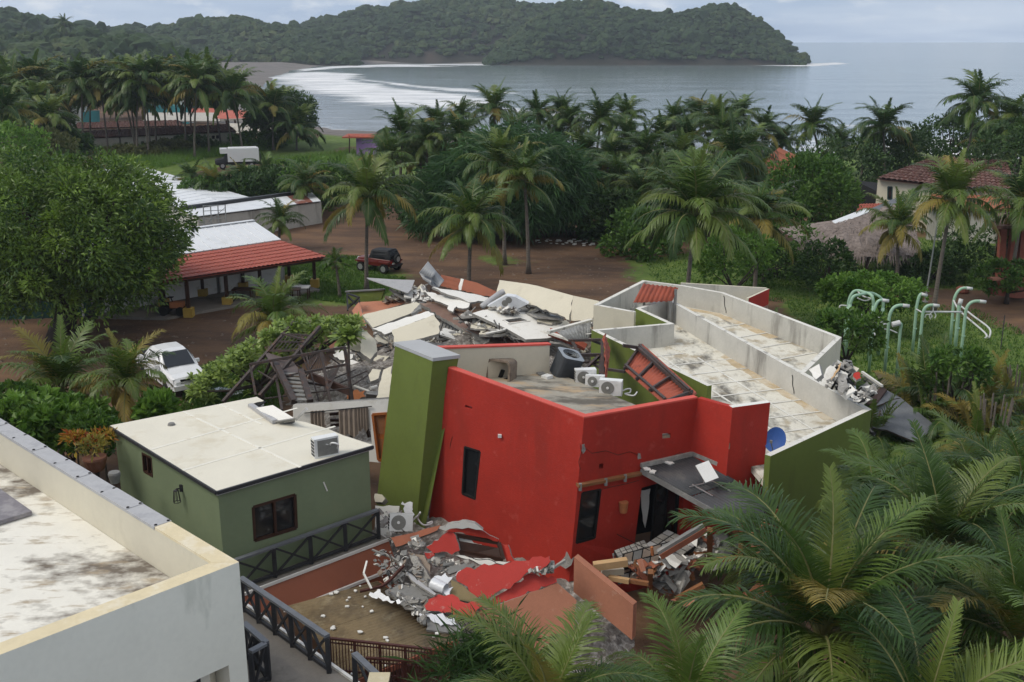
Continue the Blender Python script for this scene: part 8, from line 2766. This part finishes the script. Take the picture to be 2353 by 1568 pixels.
# -- singles round the lot
for k,(x,y,Y,fl,nf,li,ye,lb) in enumerate((
        (1150,388,76,3.9,22,.35,.16,'taller of the twin palms at the back of the dirt lot'),
        (1205,412,73,3.7,20,.30,.22,'shorter of the twin palms at the back of the dirt lot'),
        (845,452,68,4.0,26,.35,.20,'palm with yellowish skirt standing beside the red off-road car'),
        (1083,512,63,3.6,26,.30,.10,'palm standing right behind the collapsed white panels'),
        (1598,492,56,4.5,28,.30,.06,'large palm in front of the grove above the far long roof'),
        (1742,505,66,3.6,22,.35,.18,'palm right of the large one above the long roofs'),
        (2187,462,62,3.8,24,.60,.22,'yellow green palm in front of the white house'),
        (2062,522,68,3.2,20,.55,.20,'palm rising beside the thatched roof'),
        (2352,478,66,3.9,24,.45,.18,'palm cut by the right edge above the brick stair wall'),
        (645,508,82,2.6,18,.10,.03,'small palm in front of the long shed'),
        (500,430,104,3.4,20,.25,.12,'left palm of the clump behind the gable warehouse'),
        (560,425,108,3.4,20,.30,.20,'middle palm of the clump behind the gable warehouse'),
        (440,412,112,3.0,18,.20,.08,'leftmost low palm behind the gable warehouse'),
        (705,425,98,3.4,20,.20,.05,'palm behind the right end of the long shed'),
        (610,395,118,3.0,18,.20,.05,'low palm just right of the white camper'),
        (770,600,66,1.3,12,.20,.05,'tiny palm on the grass left of the red off-road car'),
        (631,735,52,3.0,20,.60,.20,'yellowing palm behind the plumeria tree'),
        (141,885,39,3.0,22,.65,.22,'young yellow green palm in front of the dirt road on the left'),
        (289,878,36.8,2.3,22,.55,.35,'young palm with brown trunk beside the white pickup'),
)):
    h=at(x,y,Y)
    palm(h,gz(h),fl=fl,lod='mid',nf=nf,lean=.35,light=li,yellow=ye,seed=300+k*13,label=lb,group='single palms round the lot',coco=(k not in (10,16,18,19)),tr=.15 if k<10 else .11)
# -- near palms, lower right
for k,(x,y,Y,fl,nf,li,ye,lb) in enumerate((
        (1890,1462,20.0,4.25,28,.22,.07,'biggest foreground palm in the lower right'),
        (2165,1262,24.0,3.8,22,.22,.06,'foreground palm right of and behind the biggest one'),
        (1262,1660,17.0,2.7,20,.30,.06,'foreground palm at the bottom centre below the salmon slab'),
        (1570,1650,17.2,2.6,20,.30,.08,'foreground palm between bottom centre and the biggest one'),
        (2120,1690,16.6,3.4,20,.25,.12,'foreground palm at the bottom right corner'),
        (2235,1150,29.0,2.9,20,.55,.05,'light green palm below the slate grey roof'),
        (2010,1150,26.5,2.3,16,.40,.05,'palm crown at the foot of the long green block'),
        (2350,1180,27.0,3.6,22,.40,.10,'palm cut by the right edge beside the light green one'),
        (2340,1480,20.0,3.4,20,.2,.10,'palm cut by the right edge in the lower right'),
)):
    h=at(x,y,Y)
    palm(h,-1.6 if y<1200 else -2.2,fl=fl,lod='near',nf=nf,lean=.4,light=li,yellow=ye,seed=900+k*17,label=lb,group='foreground palms',coco=False,tr=.15)

# -- feathery areca clumps: many fronds from one foot
def areca(p,fl,n,spread,label,seed,mats_=(0,1),group='feathery palm shrubs',lod='mid',up=(0,1,2,3),lift=.4):
    rr=random.Random(seed)
    t=thing('areca_shrub',p,label,'shrub',group)
    fam=fronds(lod)
    for i in range(n):
        a=rr.uniform(0,6.28)
        r_=spread*math.sqrt(rr.random())
        cls=rr.choice(up)
        row=fam[cls]
        mt=(m_frond,m_frond_l,m_frond_y)[rr.choice(mats_)]
        me=rr.choice([q for q in row if q[0] is mt])[1]
        mesh_object('frond',me,t,(math.cos(a)*r_,math.sin(a)*r_,rr.uniform(0,lift)*(1.2-r_/(spread+.01))),(rr.uniform(-.1,.1),rr.uniform(-.1,.1),a+rr.uniform(-.7,.7)),fl/3.6*rr.uniform(.7,1.1))
    b=MB()
    for i in range(9):
        a=i*.7
        b=MB();q=Vector(p)+Vector((math.cos(a)*spread*.35,math.sin(a)*spread*.35,-.1))
        b.tube([q,q+Vector((math.cos(a)*.2,math.sin(a)*.2,1.0+lift))],[.05,.035],6);b.build('stem',m_trunk,t)
    return t

areca(hz(at(2185,880,43),0),2.6,70,1.9,'large feathery palm shrub right of the exercise bars',1,(0,0,0,1,2),lift=1.6)
areca(hz(at(2290,930,40),0),2.2,34,1.2,'yellowing feathery shrub right of the large one',2,(1,2,2),lift=1.2)
areca(hz(at(2345,860,44),0),2.2,30,1.0,'golden feathery palm shrub at the right edge of the lawn',3,(2,2,1),lift=1.2)
areca(hz(at(1880,770,45),0),2.0,40,1.3,'feathery shrub behind the far long roof',4,(0,0,1),lift=.8)
areca(hz(at(1945,800,44),0),1.8,30,1.0,'feathery shrub left of the mint exercise posts',5,(0,1),lift=.6)
areca(hz(at(2010,850,41),0),2.2,22,.6,'low fan of fronds beside the mint exercise post',6,(0,1,1),lift=.3)
areca(hz(at(1800,700,52),0),2.2,40,1.5,'dark feathery shrub behind the pointed red roof corner',7,(0,0,0),lift=1.0)
areca(hz(at(1715,655,57),0),2.2,34,1.4,'dark feathery shrub under the large palm',8,(0,0,1),lift=.8)
areca(hz(at(1590,640,62),0),2.0,26,1.2,'feathery shrub left under the large palm',9,(0,0,1),lift=.6)
areca(hz(at(2270,1060,33),-.3),1.8,30,1.2,'fresh green feathery shrub at the right below the slate roof',10,(1,1,0),lift=.6)
areca(hz(at(2090,1060,30),-.3),1.6,22,.8,'small feathery shrub in front of the slate roof',11,(0,1),lift=.4)
areca(hz(at(2280,1400,22),-1.5),2.2,34,1.6,'dark fronds under the right foreground palms',13,(0,0,2),lift=.6,lod='near')

# -- broadleaf trees
mb_=G(140,795,0)
tree('mango_tree',mb_,(at(140,530,55).x,56,5.9),(5.9,6.0,4.1),'huge dark mango tree filling the left of the view',clumps=640,per=84,cr=.95,size=.31,aspect=.36,trunk_r=.62,material=MATS['leaf_mango'],seed=1,low=-.85,nl=26,shell=.4,droop=.2)
b=MB();f_=hz(mb_,0)+Vector((.5,.2,0));b.tube([f_,f_+Vector((1.2,.5,1.6)),f_+Vector((2.0,.8,3.4))],[.35,.28,.18],8);b.build('bough',m_bark,[o for o in col.objects if o.name=='mango_tree'][0],smooth=True)
tree('screw_pine',hz(at(1165,545,86),0),(at(1165,400,86).x,86,4.6),(6.4,4.0,4.1),'broad strap-leaved evergreen mass in the centre behind the dirt lot',clumps=360,per=46,cr=1.0,size=1.0,aspect=.085,trunk_r=.4,material=MATS['leaf_strap'],seed=2,low=-.75,droop=.55,nl=18)
tree('broadleaf_tree',hz(at(1870,520,82),0),(at(1862,440,82).x,82,4.3),(3.3,3.0,2.9),'dense green tree in front of the orange tiled roof',clumps=170,per=46,cr=.9,size=.36,aspect=.5,trunk_r=.25,seed=3,low=-.7)
tree('broadleaf_tree',hz(at(2185,400,128),gz(at(2185,400,128))),(at(2180,350,128).x,128,4.4),(4.4,3.5,2.8),'low dark tree between the palms and the clay roof by the sea',clumps=120,per=40,cr=1.0,size=.45,aspect=.5,trunk_r=.25,material=MATS['leaf_dark'],seed=4,low=-.6)
tree('broadleaf_tree',hz(at(2080,390,120),0),(at(2085,385,120).x,120,3.2),(4.5,3,2.6),'dark thicket tree under the surf palms',clumps=90,per=36,cr=1.0,size=.45,aspect=.5,trunk_r=.2,material=MATS['leaf_dark'],seed=5,low=-.7)
tree('sea_almond',hz(at(640,300,170),gz(at(640,300,170))),(at(645,246,170).x,170,4.6),(5.4,4,3.4),'round dark tree at the beach end of the left grove',clumps=160,per=40,cr=1.1,size=.5,aspect=.5,trunk_r=.3,material=MATS['leaf_dark'],seed=6,low=-.6)
tree('round_hedge_tree',hz(at(2000,700,58),0),(at(2000,656,58).x,58,2.1),(2.85,2.2,1.05),'low round glossy hedge tree behind the exercise bars',clumps=130,per=46,cr=.42,size=.26,aspect=.55,trunk_r=.12,material=MATS['leaf_bright'],seed=7,low=-.3,nl=12)
for k,(x,y,Y,rx,rz,mm_,lb) in enumerate((
        (90,205,205,9,3.5,'leaf_dark','dark trees behind the far grove, leftmost clump'),(170,205,225,10,3.5,'leaf_green','green trees behind the far grove, second clump'),(260,210,215,10,3.2,'leaf_dark','dark trees behind the far grove, third clump'),(345,205,235,10,3.2,'leaf_olive','olive trees behind the far grove, fourth clump'),(430,210,235,9,3.0,'leaf_dark','dark trees behind the far grove, fifth clump'),(520,222,220,7,2.6,'leaf_green','green trees behind the far grove at its right end'),(60,250,200,9,6,'leaf_dark','dark tree behind the left grove at the left edge'),(10,350,105,4,2.6,'leaf_bright','light green tree above the mango crown at the left edge'),
        (95,350,118,4,2.2,'leaf_olive','olive tree just above the mango crown'),(130,335,130,4,2,'leaf_dark','dark bush tree left of the nearer tiled house'),
        (-30,270,160,8,6,'leaf_dark','dark tree cut by the left edge above the mango'),(1410,525,86,3.4,2.4,'leaf_dark','dark bush under the grove at the right back of the lot'),
        (1480,545,80,3.0,1.8,'leaf_green','green bush at the right back corner of the dirt lot'),(970,470,92,3.4,2.6,'leaf_dark','dark undergrowth left of the strap-leaved evergreen'),
        (1310,520,88,4.0,2.4,'leaf_dark','dark undergrowth right of the twin palms'),(1440,480,96,5.0,2.6,'leaf_dark','dark thicket in the middle of the grove'),(1560,500,90,4.0,2.4,'leaf_dark','dark thicket behind the large palm'),
        (1760,570,70,3.6,3.0,'leaf_green','green bush behind the pointed roof corner'),(1690,590,60,2.2,1.6,'leaf_bright','fresh green bush right of the large palm trunk'),(1900,615,66,1.5,1.5,'leaf_dark','dark vine-covered clump under the thatch eave'),
        (1785,610,72,2.0,1.2,'leaf_dark','dark bush left of the thatched roof'),(2260,600,72,3.4,2.0,'leaf_dark','dark hedge behind the lamp pole'),(2320,640,64,2.2,1.0,'leaf_green','green shrub beside the brick stair wall'),(2140,622,70,2.4,1.1,'leaf_dark','dark hedge behind the round hedge tree'),
        (620,425,108,3.6,1.7,'leaf_dark','dark bush behind the long shed, left'),(690,422,106,3.6,1.8,'leaf_dark','dark bush behind the long shed, right'),(740,430,104,4.0,2.6,'leaf_green','green bush at the right end of the long shed'),
        (560,455,104,4.0,1.8,'leaf_dark','low dark bush behind the roof of the long shed'),(480,462,104,3.6,1.6,'leaf_green','low green bush behind the gable warehouse'),
        (2200,850,42.8,1.3,.9,'leaf_green','dark leafy core of the large feathery shrub'),(1950,760,46.5,1.6,.9,'leaf_green','leafy shrub behind the feathery ones left of the exercise bars'),(1040,480,87,3.4,3.0,'leaf_strap','strap-leaved thicket left below the big evergreen'),
        (400,346,160,4,.9,'leaf_olive','overgrown hedge in front of the nearer tiled house, left'),(440,338,162,3.6,1.2,'leaf_dark','overgrown hedge in front of the nearer tiled house, right'),(300,352,152,5,.7,'leaf_olive','weedy bank below the nearer tiled house'),
        (590,325,165,4,1.4,'leaf_green','green bush at the end of the nearer tiled house'),(2330,400,96,4.5,4.0,'leaf_dark','dark tree under the palms at the right edge'),(1930,400,110,5.0,3.2,'leaf_dark','dark tree below the surf palms'),
        (1080,390,108,5,2.4,'leaf_dark','dark thicket behind the strap-leaved evergreen'),(1330,430,104,5,2.6,'leaf_dark','dark thicket right behind the strap-leaved evergreen'),(1650,470,100,5,2.6,'leaf_dark','dark thicket left of the orange tiled roof'))):
    c=at(x,y,Y)
    base_z=gz(c)
    lf=.30 if Y<80 else .42 if Y<130 else .55
    if mm_=='leaf_strap':
        tree('broadleaf_bush',hz(c,base_z),(c.x,c.y,max(c.z,base_z+rz*.7)),(rx,rx*.7,rz),lb,'bush',MATS[mm_],int(26*rx),40,rz*.3,1.0,.09,.12,50+k,low=-.8,nl=5,droop=.5)
    else:
        tree('broadleaf_bush',hz(c,base_z),(c.x,c.y,max(c.z,base_z+rz*.7)),(rx,rx*.7,rz),lb,'bush',MATS[mm_],int(24*rx),36,min(rz,rx)*.3,lf,.5,.12,50+k,low=-.8,nl=5)

# -- plumeria with leaf rosettes
def rosette_mesh(seed,n=15,L=.36,w=.10):
    rr=random.Random(seed)
    V,F,T=[],[],[]
    for i in range(n):
        a=i*2.4+rr.uniform(-.2,.2)
        el=R(70-85*i/n+rr.uniform(-8,8))
        l_=L*rr.uniform(.8,1.15)
        d=Vector((math.cos(a)*math.cos(el),math.sin(a)*math.cos(el),math.sin(el)))
        s=Vector((-math.sin(a),math.cos(a),0));u=s.cross(d)*-1
        o=len(V)
        dr=zv(-1)*l_*.18
        V+=[zv(0),d*l_*.4+s*w*.5+u*.02,d*l_*.4-s*w*.5+u*.02,d*l_*.8+s*w*.42+dr*.5,d*l_*.8-s*w*.42+dr*.5,d*l_+dr]
        F+=[(o,o+1,o+2),(o+1,o+3,o+4,o+2),(o+3,o+5,o+4)]
        T+=[rr.random()]*6
    me=bpy.data.meshes.new('leaf_rosette');me.from_pydata([tuple(v) for v in V],[],F)
    at_=me.attributes.new('tint','FLOAT','POINT');at_.data.foreach_set('value',T)
    me.materials.append(MATS['leaf_plumeria']);me.update()
    return me

RS=[rosette_mesh(i) for i in range(8)]
pc0=hz(at(600,905,45),0)
pt_=thing('plumeria_tree',pc0,'light green plumeria with leaf rosettes spread over the fallen staircase','tree')
rr=random.Random(4)
tips=[]
for i in range(330):
    t=rr.random()
    x=440+385*t;
    top=870-135*min(1,t*1.7)
    y=top+abs(rr.gauss(0,1))*(46-22*t)
    Y=45.5+rr.uniform(-1.8,1.8)
    tips.append(at(x,y,Y))
for i,p in enumerate(tips[:296]):
    mesh_object('leaf_rosette',rr.choice(RS),pt_,p-pc0,(rr.uniform(-.5,.5),rr.uniform(-.5,.5),rr.uniform(0,6.28)),rr.uniform(.8,1.35))
b=MB();fk=pc0+zv(1.0);b.tube([pc0,fk],[.16,.13],8);b.build('trunk',m_bark,pt_,smooth=True)
for i in range(14):
    b=MB();q=tips[i*21];m_=fk.lerp(q,.55)+zv(-.15);b.tube([fk,m_,q-zv(.05)],[.10,.06,.03],6);b.build('limb',m_bark,pt_,smooth=True)
# young one at the pillar: single stem with rosette
ps=a5(1395,960,39.5)
yp=thing('young_plumeria',hz(ps,.4),'thin dark stem with a single leaf tuft right of the fallen staircase','tree')
tp_=a5(1385,390,41.5)
b=MB();b.tube([hz(ps,.4),ps.lerp(tp_,.5),tp_],[.07,.06,.05],7);b.build('stem',m_bark,yp)
for k in range(7):
    mesh_object('leaf_rosette',RS[k],yp,tp_-hz(ps,.4)+Vector((rr.uniform(-.3,.3),rr.uniform(-.2,.2),rr.uniform(-.05,.2))),(rr.uniform(-.4,.4),rr.uniform(-.4,.4),k),1.8)

# -- broad-leaved bushes lower left
for k,(x,y,Y,rx,rz,mm_,sz,lb) in enumerate(((70,975,34.5,1.9,.8,'leaf_bright',.34,'broad-leaved bush beside the pale parapet on the left'),(160,975,35,1.5,.7,'leaf_bright',.32,'broad-leaved bush behind the potted crotons'),(15,950,36,1.6,.8,'leaf_green',.3,'broad-leaved bush at the left edge below the young palm'),
                                                   (215,1000,33,.7,.45,'leaf_green',.28,'low green shrub at the corner of the annex'),(360,945,35.5,.45,.3,'leaf_bright',.4,'small banana-like plant between young palm and annex roof'))):
    c=at(x,y,Y)
    tree('leafy_bush',hz(c,0),(c.x,c.y,max(c.z,rz*.6)),(rx,rx*.8,rz),lb,'bush',MATS[mm_],int(42*rx),26,.28,sz,.62,.05,200+k,low=-.6,nl=4)
for k,(x,y,Y,mm_,lb,pot) in enumerate(((175,1018,31.6,'leaf_croton','red and yellow croton left of the potted one',0),(215,1030,31.0,'leaf_yellow','yellow croton in a brown pot beside the annex',1),(236,1012,31.8,'leaf_croton','orange croton close to the annex wall',0))):
    c=at(x,y,Y)
    t=thing('croton_plant',hz(c,.8),lb,'plant')
    rr2=np.random.default_rng(70+k)
    pts,outd,tint,cc=clump_points((c.x,c.y,c.z),(.34,.34,.26),12,14,.15,rr2,low=-.4)
    V,F=leaf_cloud(pts,outd,.22,.28,rr2,jitter=.4)
    o=npmesh('leaves',V,F,MATS[mm_],t,attrs={'tint':np.repeat(tint,4)},origin=(c.x,c.y,c.z));tag(o,kind='stuff')
    b=MB();b.tube([hz(c,.5),c],[.05,.03],6);b.build('stem',m_bark,t)
    if pot:
        pz_=c.z-.75
        b=MB();b.tube([hz(c,pz_),hz(c,pz_+.12),hz(c,pz_+.4),hz(c,pz_+.46)],[.24,.3,.38,.36],16);b.build('clay_pot',mat('brown_pot',(.16,.07,.045),.7,var=.2),label='big brown plant pot under the yellow croton',cat='pot')
c=at(262,1085,29.5)
b=MB();b.tube([hz(c,c.z-.35),hz(c,c.z-.06),hz(c,c.z)],[.13,.19,.17],14);b.build('grey_pot',m_concd,label='grey plant pot in the dark gap beside the annex',cat='pot')
# dark cycad-like plants in front of the salmon slab
for k,(x,y,Y) in enumerate(((1125,1500,19.6),(1060,1545,18.6),(1180,1540,18.8))):
    c=at(x,y,Y)
    t=thing('spiky_plant',hz(c,-1.8),['dark spiky plant right below the lowest grey slab','dark spiky plant beside the rust red balustrade','dark spiky plant under the salmon slab corner'][k],'plant','dark spiky plants')
    rr2=np.random.default_rng(90+k)
    n_=360
    az_,el_=rr2.uniform(0,6.283,n_),rr2.uniform(-.1,1.3,n_)
    dd=np.stack([np.cos(az_)*np.cos(el_),np.sin(az_)*np.cos(el_),np.sin(el_)],1)
    pts=np.array(c)+rr2.normal(size=(n_,3))*[.35,.35,.2]
    V,F=leaf_cloud(pts,dd,.7,.06,rr2,jitter=.25,droop=.25)
    o=npmesh('leaves',V,F,MATS['leaf_dark'],t,attrs={'tint':np.repeat(rr2.random(n_),4)},origin=tuple(c));tag(o,kind='stuff')
    b=MB();b.tube([hz(c,-1.8),c],[.12,.1],7);b.build('stem',m_bark,t)
# lone tall tree on the left hill's skyline
h=at(148,56,560);palm(h,h.z-14,fl=7.5,lod='far',nf=18,lean=.5,light=0,yellow=0,seed=77,label='lone tall palm breaking the skyline on the left hill',coco=False,tr=.5)

# -- grass and weeds (nobody could count them)
def blades(name,polys,n,hmin,hmax,label,seed,m_):
    rr=np.random.default_rng(seed)
    P=[]
    for poly,share in polys:
        w=gpoly(poly)
        lo,hi=w.min(0),w.max(0)
        k=int(n*share)
        q=rr.uniform(lo,hi,(k*4,2))
        q=q[in_poly(q[:,0],q[:,1],w)][:k]
        P.append(q)
    P=np.vstack(P)
    z=ground_z(P[:,0],P[:,1])
    m=len(P)
    h=rr.uniform(hmin,hmax,m)*(.5+fbm(P[:,0]*.4,P[:,1]*.4,0,3,5))
    a=rr.uniform(0,6.283,m)
    d=np.stack([np.cos(a),np.sin(a)],1)
    w_=.035+.02*rr.random(m)
    A=np.c_[P-d*w_[:,None],z-.02];B=np.c_[P+d*w_[:,None],z-.02]
    C=np.c_[P+rr.normal(size=(m,2))*h[:,None]*.5,z+h]
    V=np.stack([A,B,C],1).reshape(-1,3)
    F=np.arange(3*m).reshape(-1,3)
    o=npmesh(name,V,F,m_,attrs={'tint':np.repeat(np.clip(rr.normal(.5,.25,m),0,1),3)})
    tag(o,label,'grass',kind='stuff')

blades('lawn_grass',[(GRASS[2],.45),(GRASS[0],.2),(GRASS[3],.15),(GRASS[5],.2)],90000,.06,.2,'short lawn grass round the exercise bars and the lot',3,MATS['leaf_green'])
blades('field_weeds',[([(190,345),(430,335),(560,330),(700,322),(620,345),(480,362),(300,400)],.7),([(600,375),(720,360),(880,345),(880,395),(720,398)],.3)],26000,.4,1.2,'tall weeds on the far field',4,MATS['leaf_bright'])
rr=np.random.default_rng(14)
LOT=gpoly([(900,640),(960,560),(1180,560),(1480,575),(1500,650),(1350,700),(1000,690)])
LOT2=gpoly([(-60,700),(420,690),(700,690),(860,700),(560,830),(240,960),(-60,900)])
P=[]
for w,n_ in ((LOT,900),(LOT2,1100)):
    q=rr.uniform(w.min(0),w.max(0),(n_*5,2));P.append(q[in_poly(q[:,0],q[:,1],w)][:n_])
P=np.vstack(P);n_=len(P)
base_=np.array([(-1,-1,0),(1,-1,0),(1,1,0),(-1,1,0),(0,0,1.0)])
sz=rr.gamma(1.6,.017,n_)[:,None,None]+.012
W=base_[None]*sz*rr.uniform(.5,1.3,(n_,1,3))+np.c_[P,ground_z(P[:,0],P[:,1])-.01][:,None]
i_=np.arange(n_)[:,None]*5
F=np.concatenate([i_+np.array([t]) for t in ((0,1,4),(1,2,4),(2,3,4),(3,0,4))])
o_=npmesh('lot_gravel',W.reshape(-1,3),F,mat('gravel',(.17,.13,.10),.95,var=.5,scale=3,fine=9,bump=.1))
tag(o_,'loose gravel and bits scattered over the dirt lot and road','gravel',kind='stuff')
# -- white stones and scraps along the back of the lot
b=MB();rr=random.Random(12)
for i in range(60):
    x=rr.uniform(1225,1470);p=G(x,553+(x-1225)*.055+rr.uniform(-6,7),0)
    s=rr.uniform(.08,.22)
    b.box(p+zv(s*.3),(s*1.6,s,s*.7),rot=Matrix.Rotation(rr.uniform(0,3),3,'Z'))
b.build('lot_stones',m_white,label='row of pale stones along the back of the dirt lot',cat='stones',kind='stuff')
for k,pts_ in enumerate(([(1445,1130),(1500,1115),(1580,1125),(1540,1150),(1480,1150)],[(1545,1160),(1600,1125),(1668,1130),(1660,1160),(1600,1168)])):
    piece('fallen_sheet',[gL(x,y,.08) for x,y in pts_],.03,m_foil,['left of two white sheets on the grass by the pickup','right of two white sheets on the grass by the pickup'][k],'sheet',seed=170+k,jag=.06)

# ------------------------------------------------------------------ haze in the air
def build_haze():
    b=MB()
    b.box((0,640,40),(2600,1480,104))
    m=bpy.data.materials.new('haze')
    nt,N,L=nodes_of(m)
    out=N.new('ShaderNodeOutputMaterial');v=N.new('ShaderNodeVolumePrincipled')
    v.inputs['Color'].default_value=(.80,.88,.97,1)
    v.inputs['Density'].default_value=HAZE
    v.inputs['Anisotropy'].default_value=0.2
    L.new(v.outputs[0],out.inputs['Volume'])
    o=b.build('haze',m)
    tag(o,'thin bluish haze over the bay and hills','haze',kind='stuff')

HAZE=0.00020
build_haze()
